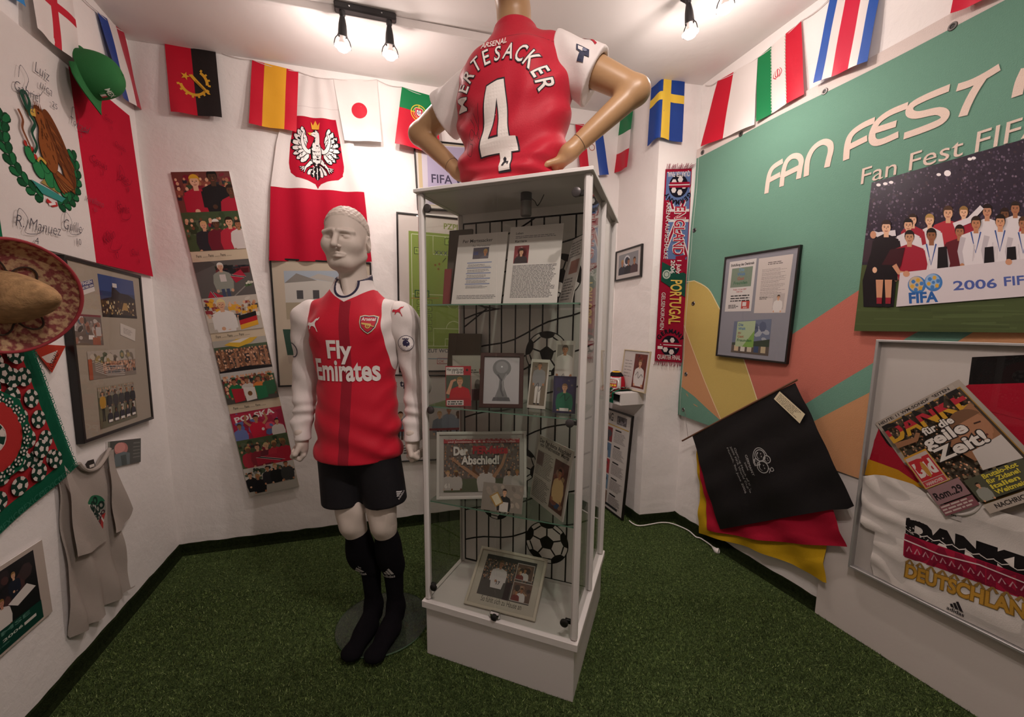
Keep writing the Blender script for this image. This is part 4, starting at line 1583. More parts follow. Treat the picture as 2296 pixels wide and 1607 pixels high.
 for i in (0, 1):
  sd = (-1, 1)[i]
  u = (Vector(EL[i]) - Vector(SH[i])).normalized()
  e = Vector(SH[i]) + u * 0.168

  def sleeve(P, i=i, sd=sd):
   d = s_cap(P, (SH[i][0] - sd * 0.01, 0.01, SH[i][2] - 0.009), tuple(e + u * 0.03), 0.074, 0.080, (1, 1, 1))
   d = smin(d, s_cap(P, (SH[i][0], 0.01, SH[i][2] - 0.045), (e.x - sd * 0.03, e.y, e.z - 0.05), 0.06, 0.058), 0.04)
   l = (P[0] - SH[i][0]) * u.x + (P[1] - SH[i][1]) * u.y + (P[2] - SH[i][2]) * u.z
   d = d - 0.004 * np.sin(58 * P[0] * sd + 30 * P[2] + 20 * P[1]) + 0.004 * smooth_field(P, 51 + i, (35, 35, 35))
   d = smax(d, l - 0.168, 0.006)
   d = smax(d, 0.174 - 0.12 * (0.5 - P[2]) - P[0] * sd - (0.02 if sd < 0 else 0), 0.006)
   hole = s_cap(P, tuple(Vector(SH[i]) + u * 0.14), tuple(Vector(SH[i]) + u * 0.30), 0.055, 0.066)
   return smax(d, -hole, 0.004)
  c = SH[i][0]
  V, F = surface(sleeve, (min(c - sd * 0.06, c + sd * 0.28), -0.13, 0.24), (max(c - sd * 0.06, c + sd * 0.28), 0.14, 0.58), 0.0048)
  sl = mesh_obj('sleeve', V, F, SLV, t, True)
  if i == 1:
   bv2 = bvh_of(V, F)
   p = Print(0.0003, 0.0003)
   p.poly([(-0.026, 0.022), (0.020, 0.022), (0.030, -0.002), (0.014, -0.004), (0.018, -0.024), (-0.006, -0.024), (-0.004, 0.0), (-0.018, 0.004)], '252a44')
   p.poly([(-0.018, 0.017), (0.0, 0.018), (0.004, 0.004), (-0.012, 0.006)], 'd9d2d0')
   p.ell(0.008, 0.012, 0.008, 0.006, '6f7388', 10)
   p.build('badge', mat('white_print', attr=True, rough=0.7), sl,
     drape(bv2, Matrix.Translation((0.275, -0.33, 0.55)) @ Matrix.Rotation(-0.45, 4, 'X') @ Matrix.Rotation(0.35, 4, 'Y')), 0.009)
   p = Print()
   p.line(spline([(-0.10, 0.05), (-0.05, 0.045), (0.0, 0.02), (0.05, -0.01), (0.08, -0.035)], 4), 0.008, 'a8152c')
   p.build('trim_stripe', mat('white_print', attr=True, rough=0.7), sl,
     drape(bv2, Matrix.Translation((0.24, 0.0, 0.75)) @ Matrix.Rotation(-math.pi / 2, 4, 'X')), 0.009)

build_torso()
# ------------------------------------------------------------------ drawings shared by flags, photos and posters
def feather(p, x0, z0, x1, z1, w, col, edge=None):
 """pointed leaf from (x0,z0) to (x1,z1)"""
 dx, dz = x1 - x0, z1 - z0
 L = math.hypot(dx, dz) or 1e-6
 nx, nz = -dz / L * w, dx / L * w
 f = lambda t, k: (x0 + dx * t + nx * k, z0 + dz * t + nz * k)
 shp = lambda e: [f(-0.02 * e, 0), f(0.25, 0.8 * (1 + e * 0.5)), f(0.7, 1 + e * 0.5), f(0.92, 0.6 + e * 0.5), f(1.0 + 0.05 * e, 0), f(0.92, -0.6 - e * 0.5), f(0.7, -1 - e * 0.5), f(0.25, -0.8 * (1 + e * 0.5))]
 if edge:
  p.poly(shp(1), edge)
 p.poly(shp(0), col)

def white_eagle(p, cx, cz, s):
 """crowned white eagle with spread wings, black outlines; s = half height"""
 W, K, Y = 'e6dfdc', '1d1618', 'dca23a'
 X = lambda x, z: (cx + x * s * 0.80, cz + z * s)
 # tail
 for dx in (-0.30, 0.30, -0.16, 0.16, 0.0):
  feather(p, *X(dx * 0.25, -0.45), *X(dx, -0.95 + abs(dx) * 0.5), 0.055 * s, W, K)
 # wings: three rows of feathers
 for sd in (-1, 1):
  for k in range(8):
   a = 1.25 - k * 0.30
   L = (0.86, 0.92, 0.98, 0.98, 0.92, 0.84, 0.74, 0.62)[k]
   bx, bz = 0.40 - 0.02 * k, 0.25 - 0.05 * k
   feather(p, *X(sd * bx, bz), *X(sd * (bx + L * 0.62 * math.cos(a)), bz + L * 0.66 * math.sin(a)), 0.068 * s, W, K)
  for k in range(6):
   a = 1.15 - k * 0.36
   feather(p, *X(sd * 0.34, 0.22 - k * 0.05), *X(sd * (0.34 + 0.30 * math.cos(a)), 0.22 - k * 0.05 + 0.36 * math.sin(a)), 0.055 * s, W, K)
  p.line([X(sd * x, z) for x, z in spline([(0.08, 0.12), (0.26, -0.02), (0.42, 0.10), (0.52, 0.40), (0.48, 0.62)], 4)], 0.20 * s, K, 0.06 * s)
  p.line([X(sd * x, z) for x, z in spline([(0.08, 0.12), (0.26, -0.02), (0.42, 0.10), (0.52, 0.40), (0.48, 0.62)], 4)], 0.155 * s, W, 0.035 * s)
  # legs
  p.line([X(sd * 0.12, -0.30), X(sd * 0.36, -0.56)], 0.17 * s, K, 0.09 * s)
  p.line([X(sd * 0.12, -0.30), X(sd * 0.36, -0.56)], 0.13 * s, W, 0.05 * s)
  for a in (-0.25, 0.15, 0.55, -0.7):
   p.line([X(sd * 0.36, -0.56), X(sd * (0.36 + 0.22 * math.cos(a - 0.6)), -0.56 + 0.20 * math.sin(a - 0.6))], 0.075 * s, K, 0.03 * s)
   p.line([X(sd * 0.36, -0.56), X(sd * (0.36 + 0.20 * math.cos(a - 0.6)), -0.56 + 0.18 * math.sin(a - 0.6))], 0.045 * s, W, 0.012 * s)
 p.poly([X(x, z) for x, z in spline([(-0.16, 0.25), (-0.20, -0.05), (-0.14, -0.38), (0, -0.52), (0.14, -0.38), (0.20, -0.05), (0.16, 0.25), (0.05, 0.40), (-0.05, 0.40)], 4, True)], K)
 p.poly([X(x * 0.86, z * 0.94) for x, z in spline([(-0.16, 0.25), (-0.20, -0.05), (-0.14, -0.38), (0, -0.52), (0.14, -0.38), (0.20, -0.05), (0.16, 0.25), (0.05, 0.40), (-0.05, 0.40)], 4, True)], W)
 for r in range(4):
  for k in range(-1, 2):
   p.line([X(k * 0.09 - 0.04, 0.16 - r * 0.13), X(k * 0.09, 0.11 - r * 0.13), X(k * 0.09 + 0.04, 0.16 - r * 0.13)], 0.018 * s, K)
 neck = spline([(0.10, 0.22), (0.13, 0.45), (0.10, 0.64), (-0.04, 0.72), (-0.14, 0.64), (-0.30, 0.58), (-0.16, 0.53), (-0.06, 0.48), (-0.10, 0.30)], 4, True)
 p.poly([X(x * 1.1, z * 1.02) for x, z in neck], K)
 p.poly([X(x, z) for x, z in neck], W)
 p.poly([X(-0.13, 0.64), X(-0.33, 0.60), X(-0.24, 0.53), X(-0.13, 0.56)], Y)
 p.ell(*X(-0.06, 0.63), 0.022 * s, 0.02 * s, K, 8)
 p.poly([X(x, z) for x, z in ((-0.17, 0.74), (-0.22, 0.98), (-0.12, 0.87), (-0.02, 1.04), (0.08, 0.87), (0.18, 0.98), (0.13, 0.74))], Y)

def mexican_eagle(p, cx, cz, s):
 """brown eagle with a snake on a cactus above a half wreath"""
 X = lambda x, z: (cx + x * s, cz + z * s)
 B1, B2, B3 = '8a4e24', '6d3a1a', '5a3018'
 G1, G2 = '1f6b3f', '14502f'
 rng = random.Random(8)
 # wreath of oak and laurel, left and right of centre
 for sd in (-1, 1):
  for k in range(9):
   a = -math.pi / 2 + sd * (0.20 + k * 0.20)
   r = 1.02
   x, z = r * math.cos(a) * 0.98, -0.05 + r * 0.95 * math.sin(a)
   for da in (-0.55, 0.55):
    t = a + sd * (math.pi / 2) + da * sd
    feather(p, *X(x, z), *X(x + 0.24 * math.cos(t), z + 0.24 * math.sin(t)), 0.06 * s, G1 if (k + (da > 0)) % 2 else G2, '123a22')
 p.line([X(-0.15, -1.02), X(0.0, -1.08), X(0.15, -1.02)], 0.09 * s, 'b32a2a')
 p.line([X(-0.10, -1.10), X(0.10, -1.02)], 0.05 * s, 'e6dfdc')
 # water and rock
 p.poly([X(x, z) for x, z in ((-0.50, -0.72), (0.45, -0.82), (0.30, -0.94), (-0.25, -0.92))], '3b8f86')
 p.poly([X(x, z) for x, z in ((-0.25, -0.70), (0.30, -0.78), (0.20, -0.62), (-0.10, -0.56))], 'a08a4e')
 # cactus pads with red fruit
 for (x, z, rx, rz, ro) in ((0.02, -0.52, 0.15, 0.20, 0), (-0.26, -0.44, 0.13, 0.18, 0.5), (-0.44, -0.22, 0.11, 0.16, 0.4), (0.26, -0.58, 0.13, 0.17, -0.5), (-0.05, -0.30, 0.12, 0.15, 0.2), (0.45, -0.66, 0.11, 0.14, -0.6)):
  p.ell(*X(x, z), rx * s * 1.1, rz * s * 1.07, '0f3f26', 14, ro)
  p.ell(*X(x, z), rx * s, rz * s, '2b7d49', 14, ro)
 for x, z in ((-0.52, -0.04), (-0.36, -0.10), (-0.30, -0.22), (0.42, -0.50), (0.18, -0.42), (0.55, -0.56)):
  p.ell(*X(x, z), 0.045 * s, 0.06 * s, 'b3342c', 8)
 # wing, raised behind
 p.poly([X(x, z) for x, z in spline([(0.05, 0.62), (0.16, 0.90), (0.36, 0.86), (0.62, 0.55), (0.84, 0.10), (0.92, -0.30), (0.80, -0.52), (0.60, -0.30), (0.40, -0.10), (0.12, 0.20)], 4, True)], B2)
 for k in range(7):
  t = k / 6
  feather(p, *X(0.30 + 0.18 * t, 0.35 - 0.45 * t), *X(0.86 - 0.12 * t + 0.05, -0.05 - 0.55 * t), 0.075 * s, (B1, B2)[k % 2], B3)
 for k in range(5):
  feather(p, *X(0.20 + 0.06 * k, 0.72 - 0.10 * k), *X(0.55 + 0.06 * k, 0.42 - 0.16 * k), 0.07 * s, (B2, B1)[k % 2], B3)
 # tail
 for k in range(5):
  feather(p, *X(0.12, -0.30), *X(0.42 + 0.09 * k, -0.72 + 0.05 * k), 0.06 * s, (B1, 'a06a35')[k % 2], B3)
 # body and neck
 bod = spline([(-0.16, 0.80), (-0.02, 0.86), (0.10, 0.74), (0.14, 0.50), (0.30, 0.20), (0.34, -0.10), (0.22, -0.36), (0.02, -0.34), (-0.12, -0.14), (-0.16, 0.15), (-0.10, 0.42), (-0.16, 0.60)], 4, True)
 p.poly([X(x * 1.03, z * 1.02) for x, z in bod], B3)
 p.poly([X(x, z) for x, z in bod], B1)
 for k in range(26):
  x, z = rng.uniform(-0.08, 0.24), rng.uniform(-0.26, 0.66)
  if x > 0.16 and z > 0.4:
   continue
  p.line([X(x, z), X(x + 0.03, z - 0.08)], 0.016 * s, B3)
 p.poly([X(x, z) for x, z in ((-0.14, 0.78), (-0.38, 0.66), (-0.30, 0.58), (-0.15, 0.62))], 'c9a24a')
 p.ell(*X(-0.06, 0.73), 0.025 * s, 0.022 * s, '1d1618', 8)
 for k in range(4):
  p.line([X(-0.10 + 0.05 * k, 0.80), X(-0.16 + 0.06 * k, 0.95)], 0.05 * s, B2, 0.01 * s)
 p.line([X(x, z) for x, z in spline([(-0.06, -0.26), (-0.20, -0.20), (-0.30, -0.30)], 4)], 0.07 * s, 'c9a24a', 0.04 * s)
 # snake
 p.line([X(x, z) for x, z in spline([(-0.36, 0.66), (-0.46, 0.90), (-0.36, 0.98), (-0.28, 0.84), (-0.34, 0.62), (-0.22, 0.46), (-0.34, 0.24), (-0.26, 0.02), (-0.36, -0.16)], 5)], 0.095 * s, '1e4a38', 0.06 * s)
 p.line([X(x, z) for x, z in spline([(-0.62, 0.56), (-0.54, 0.40), (-0.58, 0.22), (-0.50, 0.04), (-0.44, -0.08)], 5)], 0.06 * s, '7a4a30', 0.05 * s)

def scribble(p, x, z, w, h, col, seed, lw=0.0022, t=None):
 """felt-pen autograph"""
 r = random.Random(seed)
 n = r.randint(7, 11)
 pts = [(x + w * (i / n) + r.uniform(-0.05, 0.05) * w, z + h * (0.25 + 0.75 * r.random() * (1.6 - i / n) / 1.6) * (1 if i % 2 else -0.25)) for i in range(n + 1)]
 p.line(spline(pts, 6), lw, col)
 p.line(spline([(x - 0.05 * w, z + h * 0.1), (x + 0.02 * w, z + h * 1.2), (x + 0.12 * w, z + h * 0.7), (x + 0.05 * w, z - h * 0.5)], 6), lw, col)
 p.line(spline([(x + 0.1 * w, z - h * 0.55), (x + 0.6 * w, z - h * 0.40), (x + w, z - h * 0.5)], 4), lw, col)
 if t:
  p.text(t, x + w * 0.5, z - h * 1.15, h * 0.7, col)

def scrawl(p, t, x, z, size, col, rot=0.0, num=None, width=None):
 p.text(t, x, z, size, col, rot=rot, shear=0.45, align='l', bold=-0.014, width=width, sx=0.8)
 if num:
  p.text(num, x + size * 1.3, z - size * 0.75, size * 0.6, col, rot=rot, shear=0.2, bold=-0.008)

SKIN = ('c58f6d', 'b07a58', 'd0a080', '6a4630', 'a06c4e', 'd8ab8c')
HAIR = ('2a1c14', '4a3220', '8a6a3c', '1a1412', 'b08e58', '3a2a20')

def person(p, x, z, h, shirt='b3182f', skin=None, hair=None, legs='20242c', pose='stand', rng=random, full=False, w=1.0, arm=None, cap=None):
 """printed figure: z is the chin height when cut at the chest, the feet when full; h = head height"""
 skin = skin or rng.choice(SKIN)
 hair = hair or rng.choice(HAIR)
 if full:
  H = h * 7.4
  p.poly([(x - h * 0.55 * w, z + h * 3.6), (x - h * 0.50 * w, z + h * 0.2), (x - h * 0.12, z + h * 0.2), (x, z + h * 3.0), (x + h * 0.12, z + h * 0.2), (x + h * 0.50 * w, z + h * 0.2), (x + h * 0.55 * w, z + h * 3.6)], legs)
  for sx in (-0.34, 0.34):
   p.ell(x + sx * h * w - 0.05 * h, z + h * 0.12, h * 0.26, h * 0.14, '15110f', 8)
  c = z + h * 6.4
 else:
  c = z
 # torso
 b = c - h * 3.0 if not full else z + h * 3.2
 p.poly([(x - h * 0.26, c - h * 0.12), (x - h * 0.95 * w, c - h * 0.45), (x - h * 1.0 * w, c - h * 1.2), (x - h * 0.72 * w, b), (x + h * 0.72 * w, b), (x + h * 1.0 * w, c - h * 1.2), (x + h * 0.95 * w, c - h * 0.45), (x + h * 0.26, c - h * 0.12)], shirt)
 for sd in (-1, 1):
  if pose == 'up' or (pose == 'wave' and sd > 0):
   p.line([(x + sd * h * 0.80 * w, c - h * 0.6), (x + sd * h * 1.35 * w, c + h * 0.1), (x + sd * h * 1.15 * w, c + h * 1.3)], h * 0.42, skin, h * 0.30)
  elif pose == 'cross':
   p.line([(x + sd * h * 0.86 * w, c - h * 0.7), (x + sd * h * 0.95 * w, c - h * 1.9), (x - sd * h * 0.25, c - h * 2.0)], h * 0.44, arm or shirt, h * 0.34)
   p.ell(x - sd * h * 0.25, c - h * 2.0, h * 0.2, h * 0.2, skin, 8)
  else:
   p.line([(x + sd * h * 0.84 * w, c - h * 0.6), (x + sd * h * 1.05 * w, c - h * 1.7), (x + sd * h * 0.90 * w, c - h * 2.7)], h * 0.44, arm or shirt, h * 0.34)
   p.ell(x + sd * h * 0.90 * w, c - h * 2.85, h * 0.19, h * 0.24, skin, 8)
 p.rect(x - h * 0.19, c - h * 0.3, x + h * 0.19, c + h * 0.2, skin)
 p.ell(x, c + h * 0.56, h * 0.40, h * 0.50, hair, 14)
 p.ell(x, c + h * 0.44, h * 0.345, h * 0.44, skin, 14)
 p.poly(ell(x, c + h * 0.60, h * 0.41, h * 0.47, 10, 0, 0.25, math.pi - 0.25), cap or hair)
 if h > 0.012:
  for sd in (-1, 1):
   p.ell(x + sd * h * 0.14, c + h * 0.48, h * 0.055, h * 0.035, '2a1c16', 8)
   p.line([(x + sd * h * 0.07, c + h * 0.56), (x + sd * h * 0.22, c + h * 0.57)], h * 0.035, hair)
  p.line([(x - h * 0.12, c + h * 0.20), (x, c + h * 0.17), (x + h * 0.12, c + h * 0.20)], h * 0.05, '8a4038')
  p.line([(x, c + h * 0.46), (x + h * 0.03, c + h * 0.32)], h * 0.045, '8f5f48')

def crowd(p, x0, z0, x1, z1, n, rng, cols, h=0.006, heads=True):
 """dense far crowd: many small heads and shirts"""
 rows = max(2, int((z1 - z0) / (h * 1.1)))
 for r in range(rows):
  z = z1 - (z1 - z0) * (r + 0.5) / rows
  V1, V2 = [], []
  k = max(3, int(n / rows))
  by = {}
  for i in range(k):
   x = x0 + (x1 - x0) * (i + rng.random()) / k
   hh = h * rng.uniform(0.7, 1.2)
   c = rng.choice(cols)
   zz = z + rng.uniform(-0.4, 0.4) * h
   x = min(max(x, x0 + hh * 0.7), x1 - hh * 0.7)
   zz = min(max(zz, z0 + hh * 0.9), z1 - hh)
   by.setdefault(c, []).append([(x - hh * 0.6, zz), (x + hh * 0.6, zz), (x + hh * 0.5, zz - hh * 0.9), (x - hh * 0.5, zz - hh * 0.9)])
   if heads:
    s = rng.choice(SKIN)
    by.setdefault(s, []).append(ell(x, zz + hh * 0.35, hh * 0.32, hh * 0.42, 6))
  for c, pl in by.items():
   V, T = [], []
   for q in pl:
    b = len(V)
    V += q
    T += [(b, b + i, b + i + 1) for i in range(1, len(q) - 1)]
   p.tris(V, T, c)

def blotch(p, x0, z0, x1, z1, n, rng, cols, r):
 """soft irregular patches (foliage, ground, blurred background)"""
 by = {}
 for _ in range(n):
  rr = r * rng.uniform(0.4, 1.1)
  x, z = rng.uniform(x0 + rr, max(x0 + rr, x1 - rr)), rng.uniform(z0 + rr, max(z0 + rr, z1 - rr))
  by.setdefault(rng.choice(cols), []).append(ell(x, z, rr, rr * rng.uniform(0.5, 1.0), 7, rng.random() * 3))
 for c, pl in by.items():
  V, T = [], []
  for q in pl:
   b = len(V)
   V += q
   T += [(b, b + i, b + i + 1) for i in range(1, len(q) - 1)]
  p.tris(V, T, c)
# ------------------------------------------------------------------ flags and hanging cloth
def bilin(q, s, t):
 """corners TL TR BR BL, s left to right, t bottom to top"""
 s, t = np.asarray(s)[..., None], np.asarray(t)[..., None]
 return (q[0] * (1 - s) + q[1] * s) * t + (q[3] * (1 - s) + q[2] * s) * (1 - t)

def cloth(name, label, cat, wall, pts, draw, group=None, material=None, off=(0.012, 0.03), amp=0.006, waves=1.3, ph=0.0, cell=0.02,
          step=0.00025, edge=None, part='cloth', uz=None):
 """piece of cloth hanging in front of a wall through four corners (or the outline functions in edge)"""
 q = np.array([wall.at(*p) for p in pts]) if uz is None else np.array(uz, float)
 c = q.mean(0)
 w = float((np.hypot(*(q[1] - q[0])) + np.hypot(*(q[2] - q[3]))) / 2)
 h = float((np.hypot(*(q[0] - q[3])) + np.hypot(*(q[1] - q[2]))) / 2)
 t_ = thing(name, label, cat, wall.mtx(c[0], c[1]), group)
 p = Print(0.0, step)
 draw(p, w, h)

 def warp(x, z, d):
  s, t = np.clip(x / w, 0, 1), np.clip(z / h, 0, 1)
  P = bilin(q, s, t) - c
  if edge is not None:
   P = P + edge(s, t)
  free = (1 - t) ** 0.8
  o = off[0] + (off[1] - off[0]) * free + amp * (0.25 + 0.75 * free) * np.sin(2 * np.pi * (waves * s + 0.25 * t) + ph) + amp * 0.4 * free * np.sin(9 * s + 7 * t + ph * 2)
  o = np.maximum(o, 0.003) + d
  return np.stack([P[..., 0], -o, P[..., 1]], -1)
 warp.vec = True
 p.build(part, material or SATIN, t_, warp, cell, True)
 return t_

def bands(cols, fr=None, vertical=True):
 def d(p, w, h):
  f = fr or [1 / len(cols)] * len(cols)
  a = 0
  p_d = p.d
  for c, k in zip(cols, f):
   p.d = p_d
   if vertical:
    p.rect(w * a, 0, w * (a + k), h, c)
   else:
    p.rect(0, h * (1 - a - k), w, h * (1 - a), c)
   a += k
 return d

RED, WHT, BLU, GRN, YEL, BLK = 'c4142f', 'e4dcd8', '173f8f', '0d7a45', 'eab43a', '201a1a'
BG = 'small national flags on the bunting line'

def d_angola(p, w, h):
 bands([RED, BLK])(p, w, h)
 g = 'e0aa32'
 cx, cz, R = w * 0.50, h * 0.47, w * 0.30
 # half cog wheel, cutlass and star (turned on its side)
 for a0, a1 in ((3.35, 5.75), (-0.15, 1.0)):
  p.ring(cx, cz, R * 0.80, R, g, 24, a0, a1)
  n = int((a1 - a0) / 0.36)
  for k in range(n + 1):
   a = a0 + (a1 - a0) * k / max(1, n)
   p.poly([(cx + R * r * math.cos(a + b), cz + R * r * math.sin(a + b)) for r, b in ((0.96, -0.08), (1.14, -0.06), (1.14, 0.06), (0.96, 0.08))], g)
 p.poly([(cx + x * R, cz + z * R) for x, z in ((-0.30, 0.52), (-0.06, 0.58), (0.20, 0.26), (0.98, -0.62), (1.06, -0.80), (0.90, -0.80), (0.55, -0.44), (-0.02, 0.16))], g)
 p.line([(cx + 0.10 * R, cz + 0.14 * R), (cx + 0.72 * R, cz - 0.55 * R)], 0.035 * R, BLK)
 p.star(cx - R * 0.52, cz + R * 0.38, R * 0.32, g, rot=0.3)

def d_portugal(p, w, h):
 bands([GRN, RED], [0.36, 0.64], False)(p, w, h)
 cx, cz, r = w * 0.5, h * 0.63, w * 0.21
 y = 'e8c63c'
 for k in (1.0, 0.72):
  p.ring(cx, cz, r * k * 0.9, r * k, y)
 p.line([(cx - r, cz), (cx + r, cz)], r * 0.10, y)
 p.line([(cx, cz - r), (cx, cz + r)], r * 0.10, y)
 sh = [(-0.48, 0.55), (0.48, 0.55), (0.48, -0.15), (0.28, -0.48), (0, -0.62), (-0.28, -0.48), (-0.48, -0.15)]
 p.poly([(cx + x * r, cz + z * r) for x, z in sh], WHT)
 p.poly([(cx + x * r * 0.92, cz + z * r * 0.92) for x, z in sh], RED)
 p.poly([(cx + x * r * 0.58, cz + z * r * 0.60) for x, z in sh], WHT)
 for x, z in ((0, 0.1), (0, -0.1), (-0.16, 0.0), (0.16, 0.0), (0, 0.26)):
  p.ell(cx + x * r, cz + z * r, r * 0.06, r * 0.07, BLU, 8)

def d_japan(p, w, h):
 p.rect(0, 0, w, h, WHT)
 p.ell(w * 0.50, h * 0.49, w * 0.195, w * 0.195, RED, 32)

def d_england(p, w, h):
 p.rect(0, 0, w, h, WHT)
 p.rect(w * 0.43, 0, w * 0.57, h, RED)
 p.rect(0, h * 0.45, w, h * 0.55, RED)

def d_sweden(p, w, h):
 p.rect(0, 0, w, h, BLU)
 p.rect(w * 0.40, 0, w * 0.60, h, 'eac544')
 p.rect(0, h * 0.60, w, h * 0.73, 'eac544')

def d_iran(p, w, h):
 bands(['0d7a45', WHT, RED])(p, w, h)
 cx, cz, r = w * 0.48, h * 0.52, w * 0.10
 p.line([(cx, cz - r * 0.8), (cx, cz + r)], r * 0.22, RED)
 for sd in (-1, 1):
  p.line([(cx + sd * x * r, cz + z * r) for x, z in spline([(0.2, -0.7), (0.55, -0.2), (0.45, 0.5), (0.15, 0.9)], 4)], r * 0.2, RED, r * 0.06)
  p.line([(cx + sd * x * r, cz + z * r) for x, z in spline([(0.35, -0.9), (1.0, -0.3), (0.9, 0.4), (0.55, 0.9)], 4)], r * 0.18, RED, r * 0.06)
 for x in (w / 3, 2 * w / 3):
  for k in range(22):
   p.d -= p.step * 0.9
   p.rect(x - w * 0.014, h * k / 22, x + w * 0.014, h * (k + 0.5) / 22, 'b9c2b4')

def d_paraguay(p, w, h):
 bands([RED, WHT, '24489c'])(p, w, h)
 p.ring(w * 0.52, h * 0.55, w * 0.085, w * 0.11, 'a86a5a')

def d_costarica(p, w, h):
 bands(['2a55a8', WHT, 'c8193c', WHT, '2a55a8'], [1 / 6, 1 / 6, 1 / 3, 1 / 6, 1 / 6])(p, w, h)

FL = [
 ('honduras', 'light blue and white bunting flag cut off at the top left corner', WL, [(-72, -135), (36, -62), (39, 12), (-68, -60)], bands([WHT, '2f86c9'], [0.55, 0.45], False), 0.5, (0.01, 0.02)),
 ('england', 'white bunting flag with a red cross, above the big signed flag', WL, [(42, -145), (150, -43), (153, 143), (45, 55)], d_england, 1.0, (0.012, 0.04)),
 ('netherlands', 'blue, white and red bunting flag behind the green cap', WL, [(211, 24), (271, 70), (301, 244), (256, 216)], bands(['1f418f', WHT, 'b51f37']), 2.6, (0.012, 0.035)),
 ('angola', 'red and black bunting flag with a yellow half cogwheel', WB, [(372, 96), (485, 115), (504, 271), (391, 258)], d_angola, 0.3, (0.012, 0.035)),
 ('spain', 'red and yellow striped bunting flag', WB, [(567, 137), (670, 163), (668, 302), (564, 285)], bands([RED, 'e6a82e', RED], [0.26, 0.48, 0.26]), 1.2, (0.012, 0.04)),
 ('japan', 'white bunting flag with a red disc', WB, [(748, 179), (845, 181), (856, 324), (774, 321)], d_japan, 2.2, (0.012, 0.04)),
 ('portugal', 'green and red bunting flag with a shield, by the torso elbow', WB, [(901, 197), (978, 221), (985, 352), (885, 329)], d_portugal, 0.0, (0.012, 0.05)),
 ('paraguay', 'red, white and blue bunting flag seen through the bent arm', WB, [(1288, 280), (1347, 279), (1360, 395), (1298, 398)], d_paraguay, 0.4, (0.012, 0.03)),
 ('italy', 'green, white and red bunting flag on the short wall return', WA, [(1385, 268), (1423, 247), (1418, 376), (1379, 394)], bands([GRN, WHT, RED], None, False), 0.0, (0.012, 0.04)),
 ('poland_small', 'red and white bunting flag just right of the pillar', WR, [(1613, 182), (1702, 131), (1702, 282), (1582, 331)], bands([RED, WHT], [0.42, 0.58]), 0.7, (0.012, 0.035)),
 ('iran', 'green, white and red bunting flag with a small red emblem', WR, [(1703, 130), (1800, 48), (1813, 214), (1707, 276)], d_iran, 1.6, (0.012, 0.035)),
]
for key, lab, wl, pts, dr, ph, off in FL:
 cloth('bunting_flag', lab, 'flag', wl, pts, dr, BG, off=off, amp=0.006, ph=ph)
_q = [WR.at(1703, 130), WR.at(1707, 276)]
_H = _q[0][1] - _q[1][1]
_b0, _b1 = np.array(WR.at(1838, 191)), np.array(WR.at(1958, 142))
cloth('bunting_flag', 'blue, white and red five-striped bunting flag at the top right', 'flag', WR, None, d_costarica, BG, off=(0.012, 0.04), ph=0.9,
      uz=[_b0 + (0.02, _H + 0.02), _b1 + (0.01, _H), _b1, _b0])
_b0, _b1 = np.array(WR.at(2149, 39)), np.array(WR.at(2262, -6))
cloth('bunting_flag', 'red bunting flag cut off at the top right edge', 'flag', WR, None, bands(['d0203c', WHT], [0.7, 0.3]), BG, off=(0.012, 0.05), ph=2.0,
      uz=[_b0 + (0.0, _H + 0.0), _b1 + (0.01, _H), _b1, _b0])

def sweden():
 """hangs round the outer corner of the pillar"""
 zt, zb = WP.at(1529, 187)[1], WP.at(1517, 322)[1]
 u1 = WP.at(1529, 187)[0]
 a1 = WA.L - WA.at(1466, 187)[0]
 w, h = u1 + a1 + 0.01, zt - zb + 0.02
 corner = WP.a
 t = thing('bunting_flag', 'blue bunting flag with yellow cross bent round the pillar corner', 'flag', WP.mtx(0, zb), BG)
 Mi = t.matrix_world.inverted()
 p = Print(0.0, 0.0004)
 d_sweden(p, w, h)
 ua, na, up, npil = WA.u, WA.n, WP.u, WP.n

 def warp(x, z, d):
  s = x - a1
  o = 0.014 + 0.012 * (1 - z / h) + 0.003 * math.sin(30 * x + 6 * z) + d
  k = 0.5 + 0.5 * math.tanh(s / 0.03)
  base = corner + (up * max(s, 0) if s > 0 else ua * s)
  n = na * (1 - k) + npil * k
  n = n / np.linalg.norm(n)
  P = base + n * (o + 0.010 * math.exp(-(s / 0.035) ** 2)) + np.array([0, 0, zb + z + 0.012 * math.exp(-(s / 0.05) ** 2)])
  return tuple(Mi @ Vector(P))
 p.build('cloth', SATIN, t, warp, 0.012, True)

sweden()

def bunting_cord(label, wall, pts):
 q = [wall.at(*a) for a in pts]
 pp = []
 for i in range(len(q) - 1):
  for k in range(6):
   f = k / 6
   pp.append((q[i][0] + (q[i + 1][0] - q[i][0]) * f, q[i][1] + (q[i + 1][1] - q[i][1]) * f - 0.012 * math.sin(math.pi * f)))
 pp.append(q[-1])
 c = pp[len(pp) // 2]
 t = thing('bunting_line', label, 'cord', wall.mtx(c[0], c[1]), 'white cords the bunting hangs from')
 m = MB()
 m.tube([(u - c[0], -0.012, z - c[1]) for u, z in pp], 0.0022, 6)
 m.build('cord', mat('cord_white', 'cfc6c3', rough=0.9), t)

bunting_cord('thin white cord along the top of the left wall', WL, [(36, -62), (150, -43), (211, 24), (271, 70), (290, 84)])
bunting_cord('thin white cord along the top of the back wall', WB, [(292, 86), (372, 96), (485, 115), (567, 137), (670, 163), (748, 179), (845, 181), (901, 197), (978, 221), (1288, 280), (1347, 279)])
bunting_cord('thin white cord sloping along the short wall return', WA, [(1378, 290), (1385, 268), (1423, 247), (1466, 187)])
bunting_cord('thin white cord along the top of the right wall', WR, [(1585, 192), (1613, 182), (1702, 131), (1800, 48), (1872, -10)])

